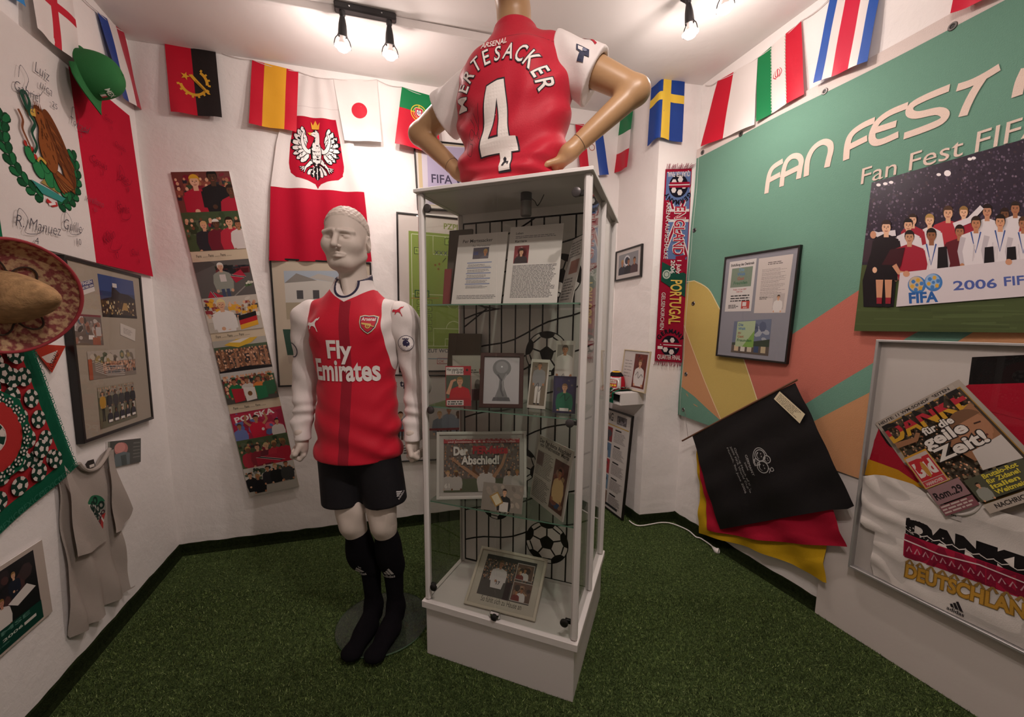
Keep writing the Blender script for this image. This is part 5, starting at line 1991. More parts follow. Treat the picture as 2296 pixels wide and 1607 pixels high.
# large white and red flag with the crowned eagle shield
def d_poland(p, w, h):
 p.rect(0, h * 0.40, w, h, 'e6dedb')
 p.d -= p.step
 p.rect(0, 0, w, h * 0.40, 'b3132f')
 p.line([(0, h * 0.838), (w, h * 0.838)], 0.003, 'd2c8c6')
 cx, cz = w * 0.485, h * 0.60
 sw, sh_ = w * 0.325, h * 0.185
 shp = [(-1, 1), (1, 1), (1, -0.35), (0.93, -0.62), (0.72, -0.76), (0.32, -0.84), (0.1, -0.92), (0, -1.06), (-0.1, -0.92), (-0.32, -0.84), (-0.72, -0.76), (-0.93, -0.62), (-1, -0.35)]
 p.poly([(cx + x * sw, cz + z * sh_) for x, z in shp], 'b3132f')
 p.step = 0.00006
 white_eagle(p, cx, cz + 0.004, sh_ * 0.86)

def poland():
 L = [(664, 168), (640, 250), (622, 320), (609, 420), (607, 586)]
 R = [(752, 179), (772, 250), (795, 330), (816, 425), (834, 588)]
 l = np.array([WB.at(*a) for a in L])
 r = np.array([WB.at(*a) for a in R])
 q = [l[0], r[0], r[-1], l[-1]]
 q = np.array(q)

 def edge(s, t):
  z = bilin(q, s, t)
  zz = z[..., 1]
  lu = np.interp(zz, l[::-1, 1], l[::-1, 0])
  ru = np.interp(zz, r[::-1, 1], r[::-1, 0])
  u = lu + (ru - lu) * s
  out = np.zeros_like(z)
  out[..., 0] = u - z[..., 0]
  return out
 return cloth('national_flag', 'large white and red flag with a crowned white eagle shield, hanging above the mannequin', 'flag', WB, None, d_poland,
                 material=CLOTH, off=(0.006, 0.022), amp=0.011, waves=3.2, ph=0.8, cell=0.016, step=0.0002, edge=edge, uz=q)

poland()
# ------------------------------------------------------------------ framed pictures, boards and cards
def quad_tf(Q, W, H):
 Q = [np.array(a, float) for a in Q]

 def tf(x, y):
  s, t = x / W, y / H
  r = (Q[0] * (1 - s) + Q[1] * s) * t + (Q[3] * (1 - s) + Q[2] * s) * (1 - t)
  return (float(r[0]), float(r[1]))
 return tf

class Pic:
 """print area that accepts sub-pictures given by corners"""

 def __init__(s, p, m):
  s.p, s.m = p, m

 def sub(s, pts, draw, W=None, H=None, **k):
  Q = [s.m(*a) for a in pts]
  W = W or float((math.dist(Q[0], Q[1]) + math.dist(Q[3], Q[2])) / 2)
  H = H or float((math.dist(Q[0], Q[3]) + math.dist(Q[1], Q[2])) / 2)
  s.p.tf = quad_tf(Q, W, H)
  s.p.clip = (0, 0, W, H)
  draw(s.p, W, H, **k)
  s.p.tf = s.p.clip = None

 def poly(s, pts, col):
  s.p.poly([s.m(*a) for a in pts], col)

def ring_mesh(w, h, fw, d, inner=None):
 """rectangular frame ring, outer w x h, bar width fw, depth d towards -y"""
 V, F = [], []
 o = [(-w / 2, -h / 2), (w / 2, -h / 2), (w / 2, h / 2), (-w / 2, h / 2)]
 b = min(0.0015, fw / 4)
 loops = [[(x, 0.0, z) for x, z in o], [(x, -d + b, z) for x, z in o],
             [(x - math.copysign(b, x), -d, z - math.copysign(b, z)) for x, z in o],
             [(x - math.copysign(fw - b, x), -d, z - math.copysign(fw - b, z)) for x, z in o],
             [(x - math.copysign(fw, x), -d + b, z - math.copysign(fw, z)) for x, z in o],
             [(x - math.copysign(fw, x), 0.0, z - math.copysign(fw, z)) for x, z in o]]
 for l in loops:
  V += l
 n = len(loops)
 for k in range(n):
  k2 = (k + 1) % n
  for i in range(4):
   j = (i + 1) % 4
   F.append([k * 4 + i, k * 4 + j, k2 * 4 + j, k2 * 4 + i])
 return V, F

def framed(name, label, wall, pts, draw, fw=0.012, fd=0.02, fmat=None, mount='d8d0cc', cat='picture', off=0.001, group=None, glass_on=True, mtx=None, wh=None, recess=0.006, pmat=None):
 """frame on a wall through its four outer corners; draw(pic, p, w, h) with pic.m mapping photo points to the picture plane"""
 if mtx is None:
  u, z, w, h, rot = wall.quad(pts, off + fd * 0.6)
  M = wall.mtx(u, z, off, rot)
 else:
  M, (w, h) = mtx, wh
 t = thing(name, label, cat, M, group)
 V, F = ring_mesh(w, h, fw, fd)
 mesh_obj('frame', V, F, fmat or FRAME_BLACK, t)
 q = MB()
 q.box(-w / 2 + fw * 0.5, w / 2 - fw * 0.5, -fd + recess, -0.001, -h / 2 + fw * 0.5, h / 2 - fw * 0.5)
 q.build('backing', mat('mount_' + mount, mount, rough=0.8, spec=0.2), t)
 p = Print(0.0002)
 y = -fd + recess
 Mi = M.inverted()
 n = np.array(M.to_3x3() @ Vector((0, 1, 0)))
 P0 = np.array(M @ Vector((0, y, 0)))

 def m(px, py):
  L = Mi @ Vector(on_plane(px, py, P0, n))
  return (L.x, L.z)
 p.box = (-w / 2 + fw, -h / 2 + fw, w / 2 - fw, h / 2 - fw)
 draw(Pic(p, m), p, w - 2 * fw, h - 2 * fw)
 if p.T:
  p.build('print', pmat or PRINT, t, mtx=Matrix.Translation((0, y, 0)))
 if glass_on:
  g = MB()
  yy = -fd + recess * 0.45
  g.add([(-w / 2 + fw, yy, -h / 2 + fw), (w / 2 - fw, yy, -h / 2 + fw), (w / 2 - fw, yy, h / 2 - fw), (-w / 2 + fw, yy, h / 2 - fw)], [(0, 1, 2, 3)])
  g.build('glass_pane', PANE, t)
 return t

def board(name, label, wall, pts, draw, thick=0.004, edge='d8d2ce', cat='picture', off=0.002, group=None, pmat=None, mtx=None, wh=None, coat=None):
 """thin card or board with print on its face"""
 if mtx is None:
  u, z, w, h, rot = wall.quad(pts, off + thick)
  M = wall.mtx(u, z, off, rot)
 else:
  M, (w, h) = mtx, wh
 t = thing(name, label, cat, M, group)
 q = MB()
 q.box(-w / 2, w / 2, -thick, 0, -h / 2, h / 2)
 q.build('card', mat('card_' + edge, edge, rough=0.7), t)
 p = Print(0.0002)
 n = np.array(M.to_3x3() @ Vector((0, 1, 0)))
 P0 = np.array(M @ Vector((0, -thick, 0)))
 Mi = M.inverted()

 def m(px, py):
  L = Mi @ Vector(on_plane(px, py, P0, n))
  return (L.x, L.z)
 p.box = (-w / 2, -h / 2, w / 2, h / 2)
 draw(Pic(p, m), p, w, h)
 p.build('print', pmat or PHOTO, t, mtx=Matrix.Translation((0, -thick, 0)))
 return t

# ---- picture contents: each draws into 0..W, 0..H
def ph_night_hall(p, W, H):
 r = random.Random(1)
 p.rect(0, 0, W, H, '2b3a63')
 p.rect(0, H * 0.62, W, H, '34487c')
 p.poly([(0, H * 0.40), (W * 0.30, H * 0.50), (W * 0.34, H * 0.78), (W * 0.55, H * 0.62), (W * 0.8, H * 0.60), (W, H * 0.50), (W, 0), (0, 0)], '241c22')
 p.poly([(0, 0), (0, H * 0.36), (W * 0.3, H * 0.44), (W, H * 0.42), (W, 0)], '3a2a24')
 p.rect(W * 0.36, H * 0.74, W * 0.48, H * 0.84, 'cfc7c2')
 for k in range(60):
  x, z = r.uniform(0.03, 0.95) * W, r.uniform(0.05, 0.40) * H
  p.ell(x, z, W * 0.018, H * r.uniform(0.012, 0.05), r.choice(['a88a58', '8a6a40', 'c9a868', '5a4030', 'd8c8a0']), 6)
 p.poly([(W * 0.55, H * 0.2), (W * 0.62, H * 0.38), (W * 0.72, H * 0.38), (W * 0.74, H * 0.18)], 'b08a50')
 p.rect(0, 0, W, H * 0.07, '161216')

def ph_room(p, W, H):
 r = random.Random(2)
 p.rect(0, 0, W, H, '6e5f58')
 p.rect(0, H * 0.45, W * 0.28, H, 'c9c0bc')
 blotch(p, 0, 0, W, H, 34, r, ['8a8078', 'a0948c', '4a3f3a', '9a6a58', 'b8aca4', '58606e'], W * 0.11)
 p.rect(W * 0.48, H * 0.18, W * 0.68, H * 0.32, 'e0dad4')
 p.rect(W * 0.62, 0, W * 0.9, H * 0.25, '9c5a44')
 p.rect(W * 0.75, H * 0.3, W * 0.95, H * 0.6, 'b7b0ac')
 p.rect(0, H * 0.93, W, H, '7a3038')

def ph_street(p, W, H):
 r = random.Random(3)
 p.rect(0, 0, W, H, '86786c')
 p.rect(0, H * 0.6, W, H, 'b0a498')
 blotch(p, 0, H * 0.45, W, H, 30, r, ['a08c5c', '7c7060', 'c0b4a4', '5c6450'], W * 0.06)
 crowd(p, W * 0.25, H * 0.15, W, H * 0.62, 90, r, ['4a4038', '8a7468', 'a89888', '3a3a40', '95604c'], H * 0.13)
 for k in range(6):
  z = H * (0.08 + 0.07 * k)
  p.line([(W * 0.12, z + H * 0.22), (W * 0.35, z + H * 0.02), (W * 0.72, z - H * 0.04)], H * 0.018, 'd8d0c8')
 p.rect(0, 0, W * 0.07, H * 0.72, 'a8563a')

def ph_team(p, W, H):
 r = random.Random(4)
 p.rect(0, 0, W, H, '6a6650')
 p.rect(0, H * 0.75, W, H, '948c78')
 crowd(p, 0, H * 0.78, W, H, 50, r, ['8a8278', 'a89c90', '605850'], H * 0.06)
 for k in range(6):
  x = W * (0.10 + 0.165 * k)
  person(p, x, H * 0.16, H * 0.098, 'c09038' if k == 0 else '2e2c30', legs='b8b0a4' if k % 2 else '2a2826', full=True, rng=r)
 for k in range(5):
  x = W * (0.25 + 0.16 * k)
  person(p, x, H * 0.34, H * 0.085, '34323a', rng=r)
  p.rect(x - W * 0.05, H * 0.10, x + W * 0.05, H * 0.16, 'd8d0c8')

def ph_card(p, W, H):
 p.rect(0, 0, W, H, 'cfc6bc')
 p.lines(W * 0.2, H * 0.25, W * 0.8, H * 0.75, 5, '7a706a', random.Random(9), 0.4)

def draw_collage(pic, p, w, h):
 pic.sub([(160, 637), (207, 625), (213, 652), (167, 668)], lambda p, W, H: (p.rect(0, 0, W, H, 'd8d2cc'), p.rect(0, H * 0.36, W, H * 0.98, '2f2f66'),
   p.text('GÖTTINGEN', W * 0.5, H * 0.70, H * 0.34, 'd8d2cc', bold=0.03, width=W * 0.9), p.text('WM-QUARTIER 2006', W * 0.5, H * 0.42, H * 0.26, 'd8d2cc', bold=0.03, width=W * 0.96)))
 pic.sub([(218, 613), (298, 630), (307, 714), (230, 710)], ph_night_hall)
 pic.sub([(168, 703), (225, 707), (232, 773), (165, 773)], ph_room)
 pic.sub([(269, 724), (303, 738), (302, 765), (269, 750)], ph_card)
 pic.sub([(194, 788), (301, 781), (305, 838), (200, 852)], ph_street)
 pic.sub([(217, 869), (298, 855), (307, 934), (225, 962)], ph_team)
# ------------------------------------------------------------------ left wall
framed('framed_collage', 'tall black frame with six photos on a beige mount, right of the sombrero', WL, [(145, 577), (308, 614), (342, 938), (175, 998)],
       draw_collage, fw=0.014, fd=0.028, mount='a89b8b')

def mexico_flag():
 tr, br = np.array(WL.at(288, 259)), np.array(WL.at(337, 620))
 bt, bb = np.array(WL.at(150, 147)), np.array(WL.at(213, 589))
 tl = tr + (bt - tr) * 3.0
 bl = br + (bb - br) * 3.05
 uz = [tl, tr, br, bl]
 q = np.array(uz)

 def inv(px, py):
  u, z = WL.at(px, py)
  s, t = 0.5, 0.5
  for _ in range(12):
   P = bilin(q, s, t)
   J = np.array([bilin(q, s + 1e-3, t) - P, bilin(q, s, t + 1e-3) - P]).T / 1e-3
   ds = np.linalg.solve(J, np.array([u, z]) - P)
   s, t = s + ds[0], t + ds[1]
  return s, t

 def d(p, w, h):
  bands(['0f6b48', 'e0d8d4', 'bf1734'], None)(p, w, h)
  X = lambda px, py: (inv(px, py)[0] * w, inv(px, py)[1] * h)
  p.step = 0.00005
  cx, cz = X(88, 338)
  top, bot = X(70, 215), X(110, 450)
  s = (top[1] - bot[1]) / 2 * 0.98
  mexican_eagle(p, cx, cz, s)
  ink, inkr = '4a4850', '7a1028'
  for t, a, sz, num, rot, c in (('Gabriel', (18, 200), 0.075, '2', 0.1, ink), ('Luiz', (66, 158), 0.085, None, 0.0, ink), ('uica', (78, 195), 0.075, '25', -0.05, ink), ('Torrado', (150, 275), 0.06, '5', 0, ink),
                                      ('R. Manuez', (20, 505), 0.085, '4', 0.05, ink), ('Guille', (128, 512), 0.085, '10', 0.05, ink), ('Arellano', (182, 448), 0.06, '21', 0.0, '7a4450'),
                                      ('Cgnuis', (196, 360), 0.07, '3', -0.05, inkr), ('Osvaldo', (248, 325), 0.05, '8', 0, inkr), ('Jose', (252, 395), 0.09, '9', -0.1, inkr), ('Gerar', (225, 265), 0.05, '11', 0, inkr),
                                      ('Sinha', (256, 475), 0.08, None, 0.2, inkr), ('Kikin', (228, 548), 0.08, '17', 0.6, inkr), ('Chuk', (282, 570), 0.06, '8', 0.1, inkr)):
   x, z = X(*a)
   scrawl(p, t, x, z, sz * 0.72, c, rot, num)
  for k, (a, c) in enumerate((((25, 170), ink), ((150, 262), ink), ((20, 495), ink), ((126, 500), ink), ((250, 470), inkr), ((225, 540), inkr), ((255, 390), inkr))):
   x, z = X(*a)
   p.line(spline([(x, z), (x + 0.02, z + 0.05), (x + 0.05, z + 0.02), (x + 0.03, z - 0.03), (x + 0.09, z - 0.02), (x + 0.12, z + 0.01)], 5), 0.002, c)
  # fold creases pressed into the cloth
 t = cloth('signed_flag', 'big green, white and red flag with an eagle and felt-pen autographs', 'flag', WL, None, d, material=CLOTH, off=(0.005, 0.012), amp=0.004, waves=2.5, cell=0.03, step=0.0002, uz=uz)

mexico_flag()

def green_cap():
 """baseball cap hung on the wall, crown pointing left and up, brim down"""
 u, z = WL.at(196, 168, 0.05)
 M = WL.mtx(u, z, 0.05, 0.0)
 t = thing('baseball_cap', 'green baseball cap hanging over the flag corner', 'cap', M)
 G = mat('green_cap', '2f6b3c', rough=0.85, spec=0.15, bump=0.0006, scale=350)
 zc = Vector((0.05, -0.93, 0.22)).normalized()
 xc = Vector((-0.40, -0.25, -0.88))
 xc = (xc - zc * xc.dot(zc)).normalized()
 yc = zc.cross(xc)
 A = Matrix((xc, yc, zc)).transposed().to_4x4() @ Matrix.Scale(0.98, 4)
 # crown: half dome, local z up out of the head, brim towards +x
 V, F = [], []
 n, m_ = 32, 12
 for j in range(m_ + 1):
  ph = math.pi / 2 * j / m_
  for i in range(n):
   a = 2 * math.pi * i / n
   r = 0.092 * math.cos(ph) ** 0.75
   z_ = 0.125 * math.sin(ph)
   V.append((r * 1.12 * math.cos(a), r * 0.94 * math.sin(a), z_))
 for j in range(m_):
  for i in range(n):
   F.append([j * n + i, j * n + (i + 1) % n, (j + 1) * n + (i + 1) % n, (j + 1) * n + i])
 mesh_obj('crown', [A @ Vector(v) for v in V], F, G, t, True)
 V, F = [], []
 n, m_ = 24, 6
 for s_ in (0, 1):
  for j in range(m_ + 1):
   f = j / m_
   for i in range(n + 1):
    a = -1.25 + 2.5 * i / n
    x0, y0 = 0.103 * math.cos(a) * 1.0, 0.0865 * math.sin(a)
    L = 0.092 * math.cos(a * 1.08) ** 0.6 if abs(a) < 1.25 else 0
    x = x0 + L * f
    y = y0 * (1 + 0.04 * f)
    V.append((x, y, 0.004 + 0.010 * f - 6.5 * y * y * f * 0.6 - 0.003 * s_))
 k = (m_ + 1) * (n + 1)
 for s_ in (0, 1):
  for j in range(m_):
   for i in range(n):
    a = s_ * k + j * (n + 1) + i
    f = [a, a + 1, a + n + 2, a + n + 1]
    F.append(f if s_ == 0 else f[::-1])
 mesh_obj('brim', [A @ Vector(v) for v in V], F, G, t, True)
 q = MB()
 q.lathe([(0.007, 0.122), (0.006, 0.127), (0.001, 0.129)], 12, A)
 q.build('button', G, t, smooth=True)
 p = Print(0.0)
 p.text('MEX', 0, 0.012, 0.030, 'c9d0c4', bold=0.02)
 p.rect(-0.016, -0.016, -0.006, 0.004, '2f7a46')
 p.rect(-0.006, -0.016, 0.006, 0.004, 'd8d0cc')
 p.rect(0.006, -0.016, 0.016, 0.004, 'b3303a')

 def on_crown(x, z_, d):
  a = x / 0.10 + 0.15
  ph = 0.35 + z_ / 0.12
  r = 0.092 * math.cos(ph) ** 0.75 + 0.0015 + d
  return tuple(A @ Vector((r * 1.12 * math.cos(a), r * 0.94 * math.sin(a), 0.125 * math.sin(ph) + 0.0006)))
 p.build('embroidery', mat('white_print', attr=True), t, on_crown, 0.008)
 q = MB()
 q.tube([A @ Vector(v) for v in spline([(-0.095, 0.05, 0.004), (-0.125, 0.02, 0.006), (-0.125, -0.02, 0.006), (-0.095, -0.05, 0.004)], 5)], 0.006, 6)
 q.build('strap', G, t, smooth=True)

green_cap()

def sombrero():
 u, z = WL.at(4, 666, 0.11)
 M = WL.mtx(u, z, 0.11) @ Matrix.Rotation(math.radians(-27), 4, 'Z')
 t = thing('sombrero', 'straw sombrero with red-edged brim hanging on the left wall', 'hat', M)
 A = Matrix.Rotation(math.pi / 2, 4, 'X') @ Matrix.Scale(0.82, 4)     # hat axis towards -y (out of the wall)
 straw = mat('straw', 'b08c64', rough=0.85, spec=0.2, bump=0.003, scale=120, vary=0.35)

 def straw2():
  m = mat('straw_brim', 'b98f72', rough=0.85, spec=0.2, bump=0.003, scale=120)
  nt = m.node_tree
  b = nt.nodes['Principled BSDF']
  tc = nt.nodes.new('ShaderNodeTexCoord')
  n = nt.nodes.new('ShaderNodeTexNoise')
  n.inputs['Scale'].default_value = 60
  n.inputs['Detail'].default_value = 3
  nt.links.new(tc.outputs['Object'], n.inputs['Vector'])
  r = nt.nodes.new('ShaderNodeValToRGB')
  r.color_ramp.elements[0].position, r.color_ramp.elements[0].color = 0.42, (*lin('8a4a48'), 1)
  r.color_ramp.elements[1].position, r.color_ramp.elements[1].color = 0.58, (*lin('c2a07c'), 1)
  nt.links.new(n.outputs['Fac'], r.inputs[0])
  nt.links.new(r.outputs[0], b.inputs['Base Color'])
  return m
 sb = straw2()
 # crown
 prof = [(0.108, 0.004), (0.103, 0.045), (0.092, 0.10), (0.072, 0.155), (0.044, 0.20), (0.026, 0.228), (0.012, 0.240), (0.001, 0.243)]
 V, F = [], []
 n = 40
 for r, h in [tuple(x) for x in spline(prof, 3)]:
  for i in range(n):
   a = 2 * math.pi * i / n
   k = 1 - 0.16 * math.exp(-((a - 4.7) / 0.6) ** 2) * math.exp(-((h - 0.15) / 0.07) ** 2) - 0.12 * math.exp(-((a - 1.2) / 0.6) ** 2) * math.exp(-((h - 0.16) / 0.07) ** 2)
   V.append((r * k * math.cos(a), r * k * math.sin(a) * 0.92, h))
 m_ = len(V) // n
 for j in range(m_ - 1):
  for i in range(n):
   F.append([j * n + i, j * n + (i + 1) % n, (j + 1) * n + (i + 1) % n, (j + 1) * n + i])
 mesh_obj('crown', [A @ Vector(v) for v in V], F, straw, t, True)

 # brim: rolls up towards the rim, higher at the top of the picture
 def brim(r, a):
  f = max(0.0, (r - 0.095) / (0.228 - 0.095))
  up = 0.065 + 0.045 * math.sin(a) + 0.02 * math.cos(2 * a)
  h = up * f ** 2.2
  rr = r - 0.030 * f ** 3
  return (rr * math.cos(a) * 0.96, rr * math.sin(a) * 1.04, h)
 V, F = [], []
 n, m_ = 64, 12
 for j in range(m_ + 1):
  for i in range(n):
   V.append(brim(0.090 + (0.228 - 0.090) * j / m_, 2 * math.pi * i / n))
 for j in range(m_):
  for i in range(n):
   F.append([j * n + i, (j + 1) * n + i, (j + 1) * n + (i + 1) % n, j * n + (i + 1) % n])
 mesh_obj('brim', [A @ Vector(v) for v in V], F, sb, t, True)
 q = MB()
 pts = [A @ Vector(brim(0.228, 2 * math.pi * i / 64)) for i in range(65)]
 q.tube(pts, 0.005, 8, False)
 q.build('rim_binding', mat('red_binding', '9a3038', rough=0.8), t, smooth=True)
 # looped braid on the crown foot
 q = MB()
 pts = []
 for i in range(0, 181):
  a = 2 * math.pi * i / 180
  l = 7 * a
  r = 0.115 + 0.028 * math.cos(l)
  aa = a + 0.075 * math.sin(l)
  h = 0.018 if r > 0.098 else 0.05
  f = max(0, (r - 0.095)) / 0.167
  pts.append(A @ Vector((r * math.cos(aa), r * math.sin(aa), 0.012 + 0.1 * f ** 2.2 + max(0, 0.1 - r) * 1.8)))
 q.tube(pts, 0.0028, 6, False)
 q.build('braid', mat('dark_braid', '3a2a20', rough=0.8), t, smooth=True)

sombrero()

def pennant():
 P = [WL.at(*a) for a in ((62, 770), (143, 775), (112, 836))]
 c = np.mean(P, 0)
 t = thing('pennant', 'small red pennant tip showing below the sombrero', 'pennant', WL.mtx(c[0], c[1], 0.006))
 p = Print(0.0)
 q = [(a[0] - c[0], a[1] - c[1]) for a in P]
 p.poly(q, 'b23a2a')
 m = [WL.at(*a) for a in ((88, 800), (125, 785), (112, 815), (100, 812))]
 p.poly([(a[0] - c[0], a[1] - c[1]) for a in m], 'd8ccc4')
 a = WL.at(110, 806)
 p.text('LORNALI', a[0] - c[0] + 0.02, a[1] - c[1] - 0.01, 0.03, '3a2a24', rot=0.9, bold=0.01, width=0.075)
 p.build('cloth', CLOTH, t)

pennant()

def football_pattern(p, w, h, rng):
 """green cloth with a red field, footballs and small words, for the bandana"""
 g, r_, k, wht = '0e5a40', 'a8262c', '16382c', 'd8ccc4'
 p.rect(0, 0, w, h, g)
 b = 0.10 * w
 p.rect(b, b, w - b, h - b, r_)
 p.step = 0.00004

 def fb(x, z, r, col=k):
  p.ell(x, z, r, r, col, 14)
  for i in range(5):
   a = i * 2 * math.pi / 5 + x * 20
   p.poly([(x + r * q * math.cos(a + d), z + r * q * math.sin(a + d)) for q, d in ((0.62, -0.28), (0.96, -0.34), (0.99, 0), (0.96, 0.34), (0.62, 0.28))], wht)
  p.poly([(x + 0.34 * r * math.cos(i * 2 * math.pi / 5 + x * 20 + 0.6), z + 0.34 * r * math.sin(i * 2 * math.pi / 5 + x * 20 + 0.6)) for i in range(5)], wht)
 m = 6
 for i in range(m):
  f = b + (w - 2 * b) * (i + 0.5) / m
  for row, rr in ((0.06, 0.042), (0.175, 0.042)):
   o = 0.5 / m * (w - 2 * b) * (row > 0.1)
   for (x, z) in ((f + o, b + row * w), (f + o, h - b - row * w), (b + row * w, f + o), (w - b - row * w, f + o)):
    if b < x < w - b and b < z < h - b:
     fb(x, z, rr * w * 1.3)
 p.poly([(w * 0.5 + 0.27 * w * math.cos(a), h * 0.5 + 0.27 * h * math.sin(a)) for a in [i * math.pi / 4 + math.pi / 8 for i in range(8)]], g)
 p.ell(w * 0.5, h * 0.5, 0.20 * w, 0.20 * h, 'b3302e', 24)
 for i in range(22):
  a = 2 * math.pi * i / 22
  fb(w * 0.5 + 0.215 * w * math.cos(a), h * 0.5 + 0.215 * h * math.sin(a), 0.026 * w)
 p.ell(w * 0.5, h * 0.5, 0.085 * w, 0.085 * w, wht, 20)
 fb(w * 0.5, h * 0.5, 0.08 * w)
 for i in range(6):
  for s_ in (0, 1):
   f = w * (0.12 + 0.15 * i)
   p.text('MEXICO', f, h * (0.03 if s_ else 0.94), 0.05 * w, '2f705a')
   p.text('MEXICO', w * (0.045 if s_ else 0.965), f, 0.05 * w, '2f705a', rot=math.pi / 2)

def bandana():
 C = np.array(WL.at(164, 1046))
 a = np.array(WL.at(78, 803)) - C
 b = np.array(WL.at(0, 1191)) - C
 a, b = a / np.linalg.norm(a), b / np.linalg.norm(b)
 L = 0.62
 T, B = C + a * L, C + b * L
 cloth('printed_bandana', 'green and red bandana printed with footballs, below the sombrero', 'bandana', WL, None, lambda p, w, h: football_pattern(p, w, h, random.Random(3)),
          material=CLOTH, off=(0.005, 0.010), amp=0.003, waves=1.5, cell=0.03, step=0.0002, uz=[C + (a + b) * L, T, C, B])

bandana()

def wall_tee():
 """grey T-shirt hung by its shoulders, sleeves hanging down in front"""
 c = WL.at(200, 1200)
 t = thing('hanging_t_shirt', 'grey T-shirt with a green and red chest print hanging on the left wall', 't-shirt', WL.mtx(c[0], c[1], 0.004))
 X = lambda a: (WL.at(*a)[0] - c[0], WL.at(*a)[1] - c[1])
 GREY = 'a79c94'

 def sheet(name, outline, o, col=GREY, extra=None, fold=0.017, ph=0.0, par=t):
  p = Print(0.0, 0.0003)
  p.poly([X(a) for a in outline], col)
  if extra:
   extra(p)

  def warp(x, z, d):
   f = max(0.0, min(1.0, (0.30 - z) / 0.6))
   off = o + fold * f * (1 + math.sin(x * 55 + 6 * z + ph + 1.2 * math.sin(7 * z))) * 0.8 + 0.004 * math.sin(24 * z + 30 * x) + d
   return (x, -max(off, 0.002), z)
  return p.build(name, CLOTH_HEAVY, par, warp, 0.015, True)

 body = [(120, 1041), (150, 1037), (172, 1045), (185, 1052), (205, 1045), (220, 1022), (232, 1008), (243, 1060), (252, 1150), (258, 1200), (268, 1260), (275, 1320), (287, 1312), (270, 1328), (262, 1338), (223, 1362), (222, 1368), (203, 1395), (186, 1402), (183, 1410), (150, 1431), (146, 1425), (140, 1340), (133, 1250), (126, 1150), (121, 1080)]

 def logo(p):
  s = 0.075
  cx, cz = X((204, 1152))
  p.step = 0.0003
  p.poly(ell(cx, cz, s, s * 1.05, 28), '8d8a80')
  p.poly(ell(cx, cz, s, s * 1.05, 16, 0, 0.35, math.pi - 0.35), '2f6a4c')
  p.poly(ell(cx, cz, s, s * 1.05, 16, 0, math.pi + 0.5, 2 * math.pi - 0.35), 'a83a38')
  p.ell(cx - 0.03, cz - 0.045, 0.022, 0.026, '6a2a28', 12)
  p.line([(cx - 0.06, cz + 0.06), (cx + 0.01, cz + 0.03), (cx + 0.05, cz - 0.06)], 0.012, 'c8c0b8')
  p.text('CHIDO', cx - 0.012, cz + 0.022, 0.048, '20342c', rot=0.35, bold=0.05, width=0.11)
  p.text('MEXICO', cx + 0.01, cz - 0.016, 0.050, '20342c', rot=0.35, bold=0.05, width=0.13)
  p.text('LINDO', cx + 0.032, cz - 0.036, 0.026, '4a3038', rot=0.35, bold=0.03)
 sheet('body', body, 0.006, extra=logo)
 # collar roll
 q = MB()
 pts = [X(a) for a in ((160, 1040), (172, 1052), (188, 1056), (206, 1048), (222, 1026), (232, 1006))]
 q.tube([(x, -0.018, z) for x, z in spline(pts, 4)], 0.008, 8)
 q.build('collar', mat('grey_rib', 'a2978f', rough=0.95), t, smooth=True)
 pts = [X(a) for a in ((176, 1042), (182, 1034), (196, 1030), (200, 1046), (182, 1054))]
 p = Print(0.001)
 p.poly(pts, '2c2624')
 p.poly([X(a) for a in ((186, 1044), (197, 1040), (198, 1046), (187, 1050))], 'cfc6be')
 p.build('neck_label', PRINT, t, mtx=Matrix.Translation((0, -0.016, 0)))
 sheet('sleeve', [(121, 1045), (134, 1060), (156, 1104), (180, 1155), (212, 1212), (190, 1236), (150, 1250), (146, 1252), (140, 1215), (128, 1110)], 0.030, 'aa9f97', fold=0.014, ph=1.0)
 sheet('sleeve', [(226, 1012), (234, 1008), (241, 1050), (256, 1095), (275, 1142), (268, 1164), (255, 1188), (234, 1198), (231, 1150), (227, 1080)], 0.028, 'aa9f97', fold=0.010, ph=2.0)

wall_tee()

def d_cardphoto(pic, p, w, h):
 p.rect(-w / 2, -h / 2, w / 2, h / 2, '3a3c38')
 p.rect(-w / 2, -h / 2, -w / 2 + w * 0.06, h / 2, '7a7a70')
 p.ell(-w * 0.12, h * 0.16, w * 0.20, h * 0.26, 'b8706a', 16)
 p.ell(-w * 0.16, h * 0.22, w * 0.16, h * 0.20, 'cf8a82', 14)
 p.poly([(-w * 0.36, -h * 0.5), (-w * 0.30, -h * 0.02), (-w * 0.05, 0.04 * h), (w * 0.14, -h * 0.04), (w * 0.14, -h * 0.5)], '5a686c')
 p.poly([(-w * 0.10, -h * 0.5), (-w * 0.14, -h * 0.1), (w * 0.02, -h * 0.08), (w * 0.06, -h * 0.5)], '31403f')
 p.text('minna', w * 0.36, h * 0.30, h * 0.13, '8f8f88', width=w * 0.2)
 for k in range(4):
  p.rect(w * 0.24, h * (0.15 - 0.14 * k), w * 0.47, h * (0.19 - 0.14 * k), '6a6a64')

board('photo_card', 'small dark card with a pink-headed figure, right above the grey T-shirt', WL, [(238, 985), (316, 987), (315, 1040), (245, 1044)], d_cardphoto, thick=0.006)

